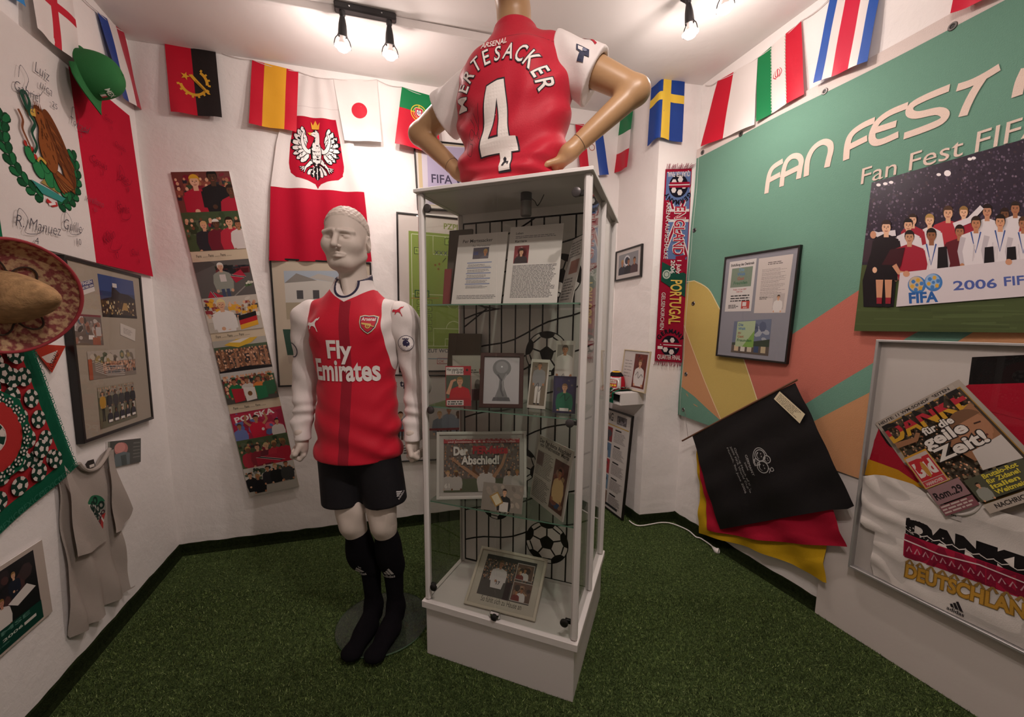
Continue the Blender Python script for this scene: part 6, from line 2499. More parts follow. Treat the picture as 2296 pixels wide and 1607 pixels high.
def d_lowposter(pic, p, w, h):
 r = random.Random(6)
 p.rect(-w / 2, -h / 2, w / 2, h / 2, 'b8aaa0')
 x0, x1, z0, z1 = -w / 2, w / 2 - w * 0.07, -h / 2 + 0.01, h / 2 - 0.015

 def q(p, W, H):
  p.rect(0, 0, W, H, '17161a')
  blotch(p, 0, H * 0.4, W, H, 30, r, ['2a2226', '3a2c2e', '201c22', '4a3030'], W * 0.06)
  person(p, W * 0.84, H * 0.80, H * 0.085, '1e2230', pose='cross', rng=r)
  p.poly([(W * 0.78, H * 0.52), (W * 0.92, H * 0.62), (W * 0.98, H * 0.50), (W * 0.84, H * 0.42)], 'd8d0ca')
  person(p, W * 0.60, H * 0.70, H * 0.085, 'c9c0bc', skin='a07058', rng=r)
  person(p, W * 0.35, H * 0.76, H * 0.08, '24262e', rng=r)
  person(p, W * 0.10, H * 0.72, H * 0.08, 'b8b0aa', rng=r)
  person(p, W * 0.74, H * 0.55, H * 0.10, 'd4ccc6', skin='b8806a', rng=r)
  p.poly([(0, 0), (0, H * 0.33), (W, H * 0.26), (W, 0)], '0e3a30')
  p.text('TEAM TOMSE', W * 0.55, H * 0.20, H * 0.07, '4f7a6c', bold=0.02, width=W * 0.72)
  p.text('ALEMANIA 2006', W * 0.60, H * 0.11, H * 0.05, 'b8c0b4', bold=0.02, width=W * 0.5)
  p.lines(W * 0.3, H * 0.02, W * 0.8, H * 0.09, 2, '3f6a5c', r)
  p.rect(W * 0.86, H * 0.10, W * 0.95, H * 0.14, 'c8c4bc')
 p.tf = lambda x, y: (x0 + x, z0 + y)
 p.clip = (0, 0, x1 - x0, z1 - z0)
 q(p, x1 - x0, z1 - z0)
 p.tf = p.clip = None

_a, _b = np.array(WL.at(91, 1205)), np.array(WL.at(107, 1372))
_w = 0.62
_c = ((_a[0] + _b[0]) / 2 - _w / 2, (_a[1] + _b[1]) / 2 - 0.005)
board('laminated_poster', 'laminated team poster with a green foot band at the lower left edge', WL, None, d_lowposter, thick=0.004, cat='poster',
      mtx=WL.mtx(_c[0], _c[1], 0.004), wh=(_w, _a[1] - _b[1]))
# ------------------------------------------------------------------ back wall, alcove and pillar
def ph_fans(seed, bg, cols, figs, ground=None, flag=None):
 """photo of fans: blurred background, back crowd and a few large figures"""
 def d(p, W, H):
  r = random.Random(seed)
  p.rect(0, 0, W, H, bg)
  blotch(p, 0, H * 0.35, W, H, 26, r, cols[:4], W * 0.09)
  if ground:
   p.rect(0, 0, W, H * 0.42, ground)
  crowd(p, 0, H * 0.30, W, H * 0.88, 34, r, cols, H * 0.12)
  for (x, z, h, sh, kw) in figs:
   person(p, W * x, H * z, H * h, sh, rng=r, **kw)
  if flag:
   flag(p, W, H)
 return d

def fl_tt(x, z, w, h, rot=0.0):
 """red flag with a black diagonal edged white"""
 def f(p, W, H):
  X = lambda a, b: (W * x + (a * math.cos(rot) - b * math.sin(rot)) * W, H * z + (a * math.sin(rot) + b * math.cos(rot)) * W)
  p.poly([X(0, 0), X(w, 0), X(w, h), X(0, h)], 'a81f38')
  p.poly([X(0, h), X(w * 0.2, h), X(w, 0), X(w * 0.8, 0)], 'd8d0cc')
  p.poly([X(w * 0.04, h), X(w * 0.16, h), X(w * 0.96, 0), X(w * 0.84, 0)], '1c181a')
 return f

def fl_de(x, z, w, h):
 def f(p, W, H):
  for k, c in enumerate(('1c181a', 'b3202c', 'd8a030')):
   p.poly([(W * x, H * (z - h * k / 3)), (W * (x + w), H * (z - h * k / 3 + 0.1)), (W * (x + w), H * (z - h * (k + 1) / 3 + 0.1)), (W * x, H * (z - h * (k + 1) / 3))], c)
 return f

def ph_child(p, W, H):
 p.rect(0, 0, W, H, '5a5654')
 r = random.Random(12)
 crowd(p, W * 0.35, H * 0.62, W, H, 26, r, ['2a2c34', '6a2a30', '3a4438', '1c1c20'], H * 0.16, False)
 p.poly([(0, H * 0.7), (W * 0.38, H * 0.9), (W * 0.3, H), (0, H)], '4a4644')
 p.line([(W * 0.60, 0), (W * 0.95, H * 0.38)], W * 0.02, '8a8480')
 person(p, W * 0.46, H * 0.74, H * 0.20, '8a8e84', skin='c99a80', hair='d8d4cc', legs='3a4660', rng=r, cap='d8d4cc')
 p.rect(W * 0.39, H * 0.0, W * 0.45, H * 0.22, '3a4660')
 p.rect(W * 0.48, H * 0.0, W * 0.54, H * 0.22, '3a4660')
 p.rect(W * 0.41, H * 0.42, W * 0.52, H * 0.62, 'c8c0bc')
 fl_tt(0.68, 0.36, 0.24, 0.17, 0.5)(p, W, H)
 fl_tt(0.12, 0.02, 0.24, 0.14, -0.5)(p, W, H)
 blotch(p, W * 0.82, H * 0.22, W, H * 0.42, 14, r, ['4a6a3c', 'd8d4c4', '3a5430'], W * 0.035)

def ph_arms(p, W, H):
 r = random.Random(15)
 p.rect(0, 0, W, H, '4a4440')
 p.rect(0, H * 0.78, W, H, 'a8a49c')
 p.rect(0, H * 0.70, W, H * 0.8, '4a5a44')
 crowd(p, 0, 0.05 * H, W, H * 0.74, 160, r, ['4a3a34', '7a5a48', '8f6a54', '3a3234', '6a4a3c', 'a07860'], H * 0.085)
 p.poly([(W * 0.20, H * 0.85), (W * 0.45, H), (W * 0.85, H), (W * 0.70, H * 0.84), (W * 0.45, H * 0.74)], 'd0a83a')
 p.poly([(W * 0.30, H * 0.92), (W * 0.55, H), (W * 0.70, H), (W * 0.50, H * 0.88)], 'd8d0c8')
 for k in range(7):
  x = W * (0.08 + 0.14 * k)
  p.line([(x, H * 0.12), (x + W * r.uniform(-0.05, 0.05), H * r.uniform(0.5, 0.8))], W * 0.05, r.choice(['8f6448', 'a0745a', '7a543e']), W * 0.03)
 p.poly([(0, 0), (W, 0), (W, H * 0.08), (W * 0.5, H * 0.14), (0, H * 0.05)], '1c1a1e')

def ph_mex(p, W, H):
 r = random.Random(16)
 p.rect(0, 0, W, H, '4a4640')
 p.rect(0, H * 0.8, W, H, 'b8b4b0')
 crowd(p, 0, H * 0.2, W, H * 0.92, 90, r, ['2f5a3c', '6a2a2c', 'c8c0b8', '2a2a30', '4a6a50', '9a4038'], H * 0.12)
 for k, x in enumerate((0.22, 0.46, 0.68, 0.86)):
  person(p, W * x, H * 0.62, H * 0.16, ('1f6a40', 'c8c0b8', 'd07a3a', '2a5a3c')[k], rng=r)
 for k, c in enumerate(('a82432', 'd8d2cc', '1e6a44')):
  p.poly([(W * (0.14 + 0.22 * k), H * 0.48), (W * (0.36 + 0.22 * k), H * 0.44), (W * (0.36 + 0.22 * k), H * 0.06), (W * (0.16 + 0.22 * k), H * 0.02)], c)
 p.ell(W * 0.47, H * 0.26, W * 0.045, H * 0.08, '7a5430', 10)

def ph_polska(p, W, H):
 r = random.Random(17)
 p.rect(0, 0, W, H, '9a2040')
 blotch(p, 0, 0, W, H, 26, r, ['a82a48', '8a1c38', 'c84a60', '5a6aa0'], W * 0.10)
 p.poly([(W * 0.02, H * 0.62), (W * 0.98, H * 0.92), (W * 0.98, H), (W * 0.02, H * 0.94)], 'b02844')
 p.text('POLSKA', W * 0.46, H * 0.72, H * 0.28, 'e0d8d4', bold=0.03, width=W * 0.78, rot=0.12)
 person(p, W * 0.46, H * 0.60, H * 0.22, 'c01838', rng=r, pose='up', w=1.15)
 p.ell(W * 0.56, H * 0.28, W * 0.03, H * 0.06, 'd8d0cc', 8)
 person(p, W * 0.85, H * 0.40, H * 0.18, 'd8d0cc', rng=r)
 person(p, W * 0.12, H * 0.42, H * 0.18, '6a78b0', rng=r)

CAPTION = 'Fans ........ Fans ........ Fans ........'

def d_strip(pic, p, w, h):
 p.rect(-w / 2, -h / 2, w / 2, h / 2, 'c9b9a0')
 dk = ['2a2c34', '8a1f34', '4a4a4c', 'b3283c', '1c1c22', '6a3038']
 gr = ['35452c', '45543a', '2c3a26', '56604a', '2a2c34', '8a1f34']
 F = [(0, .112, ph_fans(21, '6a3a34', ['5a2a2c', '8a4a3c', '3a4a34', '7a2030', '2a2c34'], [(0.36, 0.62, 0.30, 'a81c34', dict(skin='d8ab90', hair='b8862c', cap='d0a030', pose='cross')), (0.68, 0.72, 0.30, '1c181c', dict(skin='4a3224', hair='120e0c', pose='cross')), (0.95, 0.40, 0.26, 'a81c34', dict(skin='5a3c2a'))])),
         (.112, .222, ph_fans(22, '3f5034', gr, [(0.34, 0.56, 0.20, '2a2a30', dict(hair='c8a070')), (0.56, 0.58, 0.22, '6a1c2c', dict(skin='5a3c2a', cap='d8d4cc')), (0.80, 0.60, 0.24, 'b3283c', dict()), (0.95, 0.55, 0.2, 'd0c8c4', dict())])),
         (.253, .36, ph_child),
         (.36, .465, ph_fans(24, 'b8b0a4', ['c8c0b4', 'a89c90', 'd8a030', '8a3038', '3a3a40', 'd8d4cc'], [(0.32, 0.66, 0.28, 'd8d4d0', dict(hair='d8c890', skin='d0a080', pose='cross'))], flag=fl_de(0.58, 0.42, 0.34, 0.40))),
         (.49, .59, ph_arms), (.59, .69, ph_mex), (.72, .81, ph_polska),
         (.81, .905, ph_fans(28, '4a5a3c', gr, [(0.18, 0.56, 0.19, 'a82a3c', dict()), (0.36, 0.58, 0.2, '8a2434', dict()), (0.54, 0.58, 0.2, '6a2030', dict(hair='c8b080')), (0.70, 0.60, 0.2, 'b3283c', dict()), (0.88, 0.60, 0.22, 'a81c34', dict(skin='6a4a34'))], flag=fl_tt(0.30, 0.04, 0.56, 0.18, 0.05))),
         (.905, 1.0, ph_fans(29, 'c0bcb4', ['8a8a84', '4a5a48', 'd0ccc4', '2a2c30'], [(0.10, 0.66, 0.17, '1a1a1e', dict(pose='cross')), (0.24, 0.58, 0.17, '1c1c22', dict()), (0.46, 0.80, 0.16, '2a2a30', dict()), (0.62, 0.82, 0.17, '1c1c20', dict()), (0.84, 0.84, 0.17, '3a3a3a', dict())], ground='a8a49a'))]
 for a, b, f in F:
  z1, z0 = h / 2 - h * a, h / 2 - h * b
  p.tf = lambda x, y, z0=z0: (x - w / 2, z0 + y)
  p.clip = (0, 0, w, z1 - z0)
  f(p, w, z1 - z0)
  p.tf = p.clip = None
 for c in (0.238, 0.478, 0.705):
  p.text(CAPTION, -w * 0.40, h / 2 - h * c - 0.006, 0.022, '2a2420', align='l', bold=0.01, width=w * 0.62)

board('photo_strip', 'long crooked strip of nine fan photos with small captions on the back wall', WB, [(389, 385), (521, 384), (664, 1088), (556, 1115)], d_strip, thick=0.008, cat='photo board')

def d_house(pic, p, w, h):
 r = random.Random(31)

 def house(p, W, H):
  p.rect(0, 0, W, H, 'a8b4c0')
  p.rect(0, 0, W, H * 0.40, 'a89c84')
  p.poly([(0, H * 0.35), (0, H * 0.75), (W * 0.18, H * 0.88), (W * 0.45, H * 0.80), (W, H * 0.66), (W, H * 0.35)], 'c8c4bc')
  p.poly([(0, H * 0.75), (W * 0.15, H * 0.95), (W * 0.40, H * 0.80)], '8a8680')
  p.poly([(W * 0.30, H * 0.86), (W * 0.42, H * 0.94), (W * 0.62, H * 0.86), (W * 0.60, H * 0.76)], 'b8b2aa')
  for k in range(4):
   p.rect(W * (0.14 + 0.20 * k), H * 0.42, W * (0.22 + 0.20 * k), H * 0.60, '4a4a4c')
  blotch(p, 0, 0, W, H * 0.3, 14, r, ['6a5a40', '8a7a5c', '5a5a44'], W * 0.06)
  p.line([(W * 0.9, H * 0.6), (W * 0.92, H * 0.9), (W * 0.84, H)], W * 0.012, '4a4238')
 pic.sub([(636, 607), (815, 607), (818, 712), (643, 716)], house)
 pic.sub([(634, 738), (760, 738), (768, 815), (648, 815)], lambda p, W, H: (p.rect(0, 0, W, H, '26493a'), p.rect(0, 0, W, H * 0.25, 'b8a898'), blotch(p, W * 0.3, H * 0.3, W, H, 12, r, ['2f5a48', '1c3a2c', '6a5a48'], W * 0.09)))

framed('framed_collage', 'black frame with a pale house photo, half hidden behind the standing mannequin', WB, [(604, 580), (833, 587), (842, 861), (624, 866)], d_house, fw=0.010, fd=0.018, mount='c4b6a2')

def d_wm(pic, p, w, h):
 pic.poly([(936, 318), (1074, 330), (1076, 468), (942, 459)], 'c8b48e')
 pic.poly([(944, 322), (1074, 332), (1076, 466), (950, 458)], 'cfc8d4')
 pic.poly([(957, 326), (1074, 334), (1076, 465), (961, 456)], 'b3a9c6')
 a = pic.m(968, 409)
 p.text('FIFA WM 2006', a[0], a[1], 0.075, '3c3550', align='l', bold=0.015)
 b = pic.m(1003, 372)
 p.rect(b[0], b[1] - 0.02, b[0] + 0.10, b[1] + 0.03, '8fb0c4')

framed('framed_print', 'black frame with a lilac sheet behind the left elbow of the torso', WB, [(927, 312), (1082, 326), (1088, 478), (935, 468)], d_wm, fw=0.010, fd=0.02, mount='d8d0c8')

def d_pitch(pic, p, w, h):
 p.rect(-w / 2, -h / 2, w / 2, h / 2, 'd8cfc8')
 W_, K = 'd4dcb8', '3a4a28'
 x0, z1 = pic.m(916, 517)
 x1, z0 = pic.m(1110, 782)
 p.rect(x0, z0, x1, z1, '8aa04e')
 L = 0.004
 m = 0.018
 for a, b in (((x0 + m, z0 + m), (x0 + m, z1 - m)), ((x0 + m, z1 - m), (x1 - m, z1 - m)), ((x1 - m, z1 - m), (x1 - m, z0 + m)), ((x0 + m, z0 + m), (x1 - m, z0 + m)), ((x0 + m, (z0 + z1) / 2 - 0.02), (x1 - m, (z0 + z1) / 2 - 0.02))):
  p.line([a, b], L, W_)
 cx = (x0 + x1) / 2
 for s_ in (-1, 1):
  zz = z1 - m if s_ > 0 else z0 + m
  p.line([(cx - 0.14, zz), (cx - 0.14, zz - s_ * 0.12), (cx + 0.14, zz - s_ * 0.12), (cx + 0.14, zz)], L, W_)
  p.line([(cx - 0.06, zz), (cx - 0.06, zz - s_ * 0.05), (cx + 0.06, zz - s_ * 0.05), (cx + 0.06, zz)], L, W_)
 p.ring(cx, z0 + m + 0.12, 0.05, 0.054, W_, 16, 0, math.pi)
 a = pic.m(995, 513)
 p.text('PZPN', a[0], a[1], 0.052, '8c9a4c', align='l', bold=0.02)
 for (px, py, t) in ((930, 565, 'ROD'), (998, 545, 'BA')):
  c = pic.m(px, py)
  p.rect(c[0] - 0.004, c[1] - 0.012, c[0] + 0.075, c[1] + 0.032, K)
  p.rect(c[0], c[1] - 0.008, c[0] + 0.071, c[1] + 0.028, '9cb85a')
  p.text(t, c[0] + 0.036, c[1], 0.028, K)
 c = pic.m(974, 571)
 p.text('XXXXXXX', c[0], c[1], 0.042, '4a5a6a', align='l', bold=0.0)
 c = pic.m(1000, 578)
 p.line([c, pic.m(992, 588)], 0.005, K)
 for px, py in ((976, 594), (983, 603), (985, 592)):
  p.ell(*pic.m(px, py), 0.008, 0.008, '8a6a38', 10)
 c = pic.m(932, 662)
 p.rect(c[0] - 0.006, c[1] - 0.014, c[0] + 0.09, c[1] + 0.036, '2c5a3c')
 p.rect(c[0], c[1] - 0.008, c[0] + 0.084, c[1] + 0.03, '8aa04e')
 p.text('MAL', c[0] + 0.04, c[1], 0.032, '2c4a2c')
 p.line([pic.m(922, 668), pic.m(984, 668)], 0.006, 'a88a4a')
 for k, t in enumerate(('1. ROZ', '2. SIMAK', '3. OBSE', '4. GES', '5. OBRTE')):
  c = pic.m(935, 680 + 15 * k)
  p.rect(c[0], c[1] - 0.006, c[0] + 0.10, c[1] + 0.026, K)
  p.rect(c[0] + 0.003, c[1] - 0.003, c[0] + 0.097, c[1] + 0.023, '98b455')
  p.text(t, c[0] + 0.05, c[1] + 0.001, 0.02, K, width=0.08)
 a = pic.m(958, 790)
 p.text('RZUT WOLNY - ', a[0] - 0.02, a[1], 0.036, '3a4a58', align='l', bold=0.01)
 a = pic.m(980, 812)
 p.rect(a[0], a[1] - 0.012, a[0] + 0.08, a[1] + 0.03, 'b8484a')
 p.rect(a[0] + 0.003, a[1] - 0.009, a[0] + 0.077, a[1] + 0.027, 'd8cfc8')
 p.text('OK', a[0] + 0.03, a[1] - 0.003, 0.028, 'b8484a')
 p.line([pic.m(922, 803), pic.m(1100, 806)], 0.006, '8aa0b0')

framed('framed_drawing', 'black frame with a hand-drawn green football pitch beside the cabinet', WB, [(895, 481), (1124, 494), (1118, 832), (888, 834)], d_pitch, fw=0.011, fd=0.02, mount='d8cfc8')

def d_boys(pic, p, w, h):
 p.rect(-w / 2, -h / 2, w / 2, h / 2, 'cfc8c4')
 r = random.Random(41)
 a = pic.m(886, 866)
 p.text('&', a[0] - 0.01, a[1], 0.075, 'b8382c', bold=0.03)
 p.text('tp', a[0] + 0.03, a[1], 0.062, '26243c', align='l', bold=0.025)

 def boys(p, W, H):
  p.rect(0, 0, W, H, 'c4bcb8')
  p.rect(0, 0, W, H * 0.30, 'a8a09c')
  for k in range(7):
   x = W * (0.06 + 0.15 * k)
   if k == 3:
    continue
   person(p, x, H * (0.72 if k % 2 else 0.60), H * 0.16, r.choice(['8a94a4', '9aa0a8', '6a7078', '7a8490']), rng=r)
   p.rect(x - W * 0.04, H * 0.02, x - W * 0.01, H * 0.28, '3a2c2c')
   p.rect(x + W * 0.01, H * 0.02, x + W * 0.04, H * 0.28, '4a3430')
  p.rect(0, H * 0.24, W, H * 0.30, '8a3038')
 pic.sub([(889, 902), (1033, 902), (1033, 982), (889, 988)], boys)
 b = pic.m(896, 996)
 p.lines(b[0] - 0.02, b[1] - 0.07, b[0] + 0.14, b[1], 4, '4a4444', r, 0.4)

framed('framed_poster', 'black frame with boys sitting in a row, low behind the mannequin arm', WB, [(878, 838), (1040, 842), (1036, 1030), (880, 1034)], d_boys, fw=0.009, fd=0.016, mount='cfc8c4')

# ---- alcove
def d_small(pic, p, w, h):
 p.rect(-w / 2 + 0.004, -h / 2 + 0.004, w / 2 - 0.004, h / 2 - 0.004, 'cfc8c4')
 r = random.Random(51)
 p.rect(-w * 0.40, -h * 0.36, w * 0.40, h * 0.38, '8f9094')
 p.ring(w * -0.05, h * 0.12, h * 0.13, h * 0.19, 'd8d8dc')
 p.ell(-w * 0.05, h * 0.12, h * 0.13, h * 0.13, '2c3448', 14)
 p.tf = lambda x, y: (x, y)
 p.clip = (-w * 0.40, -h * 0.36, w * 0.40, h * 0.38)
 for x, sh in ((-0.24, '2a2c38'), (0.02, '1c1e26'), (0.26, '4a3438')):
  person(p, w * x, -h * 0.02, h * 0.20, sh, rng=r)
 p.tf = p.clip = None

framed('small_framed_photo', 'small black framed photo of three men on the short wall return', WA, [(1381, 563), (1440, 548), (1438, 621), (1380, 630)], d_small, fw=0.012, fd=0.016, mount='cfc8c4')

def alcove_shelf():
 u1, zt = WA.L - 0.012, WA.at(1443, 880, 0.02)[1]
 u0 = u1 - 0.36
 zb = zt - 0.085
 t = thing('wall_shelf', 'small white open shelf box beside the pillar, holding a mug and a cloth', 'shelf', WA.mtx((u0 + u1) / 2, zb, 0.0))
 w, d = u1 - u0, 0.20
 for nm, b in (('shelf_board', (-w / 2, w / 2, -d, -0.001, 0.0, 0.012)), ('shelf_board', (-w / 2, w / 2, -d, -0.001, 0.073, 0.085)),
                  ('end_panel', (w / 2 - 0.012, w / 2, -d + 0.002, -0.001, 0.012, 0.073)), ('end_panel', (-w / 2, -w / 2 + 0.012, -d + 0.002, -0.001, 0.012, 0.073))):
  q = MB()
  q.box(*b)
  q.build(nm, WHITE_LAM, t)
 top = zb + 0.085
 # framed player picture leaning on the wall
 M = WA.mtx(u1 - 0.075, top + 0.148, 0.035) @ Matrix.Rotation(math.radians(-6), 4, 'X')

 def d_pl(pic, p, w, h):
  r = random.Random(61)
  p.rect(-w / 2 + 0.008, -h / 2 + 0.008, w / 2 - 0.008, h / 2 - 0.008, 'd2cac6')
  p.lines(-w * 0.44, -h * 0.2, -w * 0.10, h * 0.30, 6, '8a8480', r, 0.2)
  p.clip = (-w * 0.05, -h * 0.44, w * 0.44, h * 0.44)
  p.rect(-w * 0.05, -h * 0.44, w * 0.44, h * 0.44, '6a2a22')
  blotch(p, -w * 0.05, -h * 0.44, w * 0.44, h * 0.44, 16, r, ['8a3a2c', '4a2020', '5a2a22'], w * 0.08)
  person(p, w * 0.19, h * 0.12, h * 0.17, 'd8d2ce', skin='d0a080', hair='7a5a38', rng=r)
  p.line(spline([(w * 0.06, -h * 0.12), (w * 0.14, -h * 0.02), (w * 0.18, -h * 0.18), (w * 0.28, -h * 0.08), (w * 0.34, -h * 0.14)], 5), 0.004, '1c181c')
  p.clip = None
 framed('framed_photo', 'pale framed photo of a player in white, standing on the small shelf', None, None, d_pl, fw=0.008, fd=0.012, fmat=mat('pale_wood', 'b8a88c', rough=0.6), mount='d2cac6', mtx=M, wh=(0.30, 0.29))
 # mug
 mu = thing('mug', 'white mug with a coloured print on the small shelf', 'mug', WA.mtx(u1 - 0.16, top, 0.14))
 q = MB()
 q.lathe([(0.036, 0.0), (0.040, 0.003), (0.040, 0.092), (0.0375, 0.094), (0.036, 0.09), (0.036, 0.01)], 28)
 b = q.build('cup', mat('white_ceramic', 'e0dad6', rough=0.25), mu, smooth=True)
 q = MB()
 q.tube(spline([(0.038, -0.012, 0.078), (0.062, -0.018, 0.074), (0.068, -0.02, 0.048), (0.058, -0.018, 0.022), (0.038, -0.012, 0.018)], 5), 0.0055, 8)
 q.build('handle', mat('white_ceramic', 'e0dad6'), mu, smooth=True)
 p = Print(0.0)
 p.rect(-0.05, 0.02, 0.05, 0.08, 'b3383c')
 p.rect(-0.045, 0.052, 0.045, 0.076, 'd8d0c0')
 p.text('WM Fußball', 0, 0.058, 0.018, '8a2a30', width=0.08)
 for k in range(5):
  p.ell(-0.036 + 0.018 * k, 0.038, 0.008, 0.008, 'e0c23c', 10)
 p.text('2006', 0, 0.024, 0.012, 'e8e0d0')
 p.build('print', PRINT, b, lambda x, z, d: (0.0405 * math.sin(x / 0.04) + 0, -(0.0405 + d) * math.cos(x / 0.04), z), 0.01)
 # black, red and gold cap behind the mug
 c = thing('sports_cap', 'black cap with red and gold trim lying behind the mug', 'cap', WA.mtx(u1 - 0.215, top, 0.10))
 V, F, C = [], [], []
 n, m_ = 24, 8
 for j in range(m_ + 1):
  ph = math.pi / 2 * j / m_
  for i in range(n):
   a = 2 * math.pi * i / n
   V.append((0.075 * math.cos(ph) ** 0.8 * math.cos(a), 0.07 * math.cos(ph) ** 0.8 * math.sin(a), 0.135 * math.sin(ph)))
 for j in range(m_):
  for i in range(n):
   F.append([j * n + i, j * n + (i + 1) % n, (j + 1) * n + (i + 1) % n, (j + 1) * n + i])
   C.append(lin('d0a030' if j == 6 else ('a8202c' if j < 4 else '1c181a')))
 mesh_obj('crown', V, F, CLOTH_HEAVY, c, True, C)
 V = [(0.07 * math.sin(a), -0.06 * math.cos(a) - f * 0.055, 0.006 - 0.004 * f) for f in (0, 0.5, 1) for a in [(-1.0 + i / 6) for i in range(13)]]
 F = [[j * 13 + i, (j + 1) * 13 + i, (j + 1) * 13 + i + 1, j * 13 + i + 1] for j in range(2) for i in range(12)]
 mesh_obj('brim', V, F, CLOTH_HEAVY, c, True, [lin('1c181a')] * len(F))
 # folded football bandana on the shelf edge
 def d_b(p, w, h):
  football_pattern(p, w, h, random.Random(2))
 uz = [(u1 - 0.33, zt + 0.006), (u1 - 0.075, zt + 0.006), (u1 - 0.085, zt - 0.075), (u1 - 0.33, zt - 0.082)]
 t2 = thing('folded_bandana', 'green and red football bandana hanging over the small shelf edge', 'bandana', WA.mtx(u1 - 0.2, top, d))
 p = Print(0.0, 0.0002)
 w2, h2 = 0.26, 0.26
 football_pattern(p, w2, h2, random.Random(2))

 def wp(x, z, dd):
  s_ = z / h2
  x2 = x - w2 / 2
  bump = 0.004 * math.sin(30 * x) + 0.003 * math.sin(50 * s_)
  if s_ > 0.42:
   return (x2, 0.02 + (s_ - 0.42) * 0.26, 0.006 + bump * 0.6 + dd + 0.004)
  return (x2, -0.006 - bump * 0.6 - dd - 0.004, -(0.42 - s_) * 0.19)
 p.build('cloth', CLOTH, t2, wp, 0.02, True)

alcove_shelf()

def d_news(pic, p, w, h):
 r = random.Random(71)
 p.rect(-w / 2 + 0.012, -h / 2 + 0.012, w / 2 - 0.012, h / 2 - 0.012, 'cfc9c4')
 p.text('ZEITUNG', -w * 0.02, h * 0.40, 0.085, '1c1a1c', bold=0.02, align='r', width=w * 0.52)
 p.rect(w * 0.10, h * 0.385, w * 0.38, h * 0.47, '5a5458')
 blotch(p, w * 0.10, h * 0.385, w * 0.38, h * 0.47, 10, r, ['8a8488', '3a363a'], 0.02)
 p.rect(-w * 0.46, h * 0.352, w * 0.46, h * 0.362, 'c8a040')
 for k, c in enumerate((('8a2a30', '4a4a50'), ('5a7a98', 'c8c0bc'), ('a83038', 'd0c8c4'), ('6a8aa4', '3a3a44'), ('7a5a4a', 'b88a78'))):
  z1 = h * (0.33 - 0.165 * k)
  p.clip = (-w * 0.44, z1 - h * 0.15, w * 0.0, z1)
  p.rect(-w * 0.44, z1 - h * 0.15, 0, z1, c[0])
  blotch(p, -w * 0.44, z1 - h * 0.15, 0, z1, 10, r, [c[1], c[0], '2a2a30'], 0.04)
  person(p, -w * 0.18, z1 - h * 0.06, h * 0.045, c[1], rng=r)
  p.clip = None
  p.rect(w * 0.08, z1 - 0.014, w * 0.26, z1 - 0.002, '1c1a1c')
  p.lines(w * 0.06, z1 - h * 0.135, w * 0.42, z1 - 0.02, 10, '4a4648', r, 0.35)
 p.rect(-w * 0.2, -h * 0.475, w * 0.35, -h * 0.45, '2a2a30')

def news_frame():
 off = 0.035
 a, b = np.array(WA.at(1423, 930, off)), np.array(WA.at(1411, 1178, off))
 w, h = 0.46, a[1] - 0.012
 u = (a[0] + b[0]) / 2
 M = WA.mtx(u - w / 2, h / 2 + 0.004, 0.062) @ Matrix.Rotation(math.radians(-3.5), 4, 'X')
 framed('framed_newspaper', 'tall black frame with a newspaper page leaning on the wall below the small shelf', None, None, d_news, fw=0.012, fd=0.018, mount='cfc9c4', mtx=M, wh=(w, h))

news_frame()

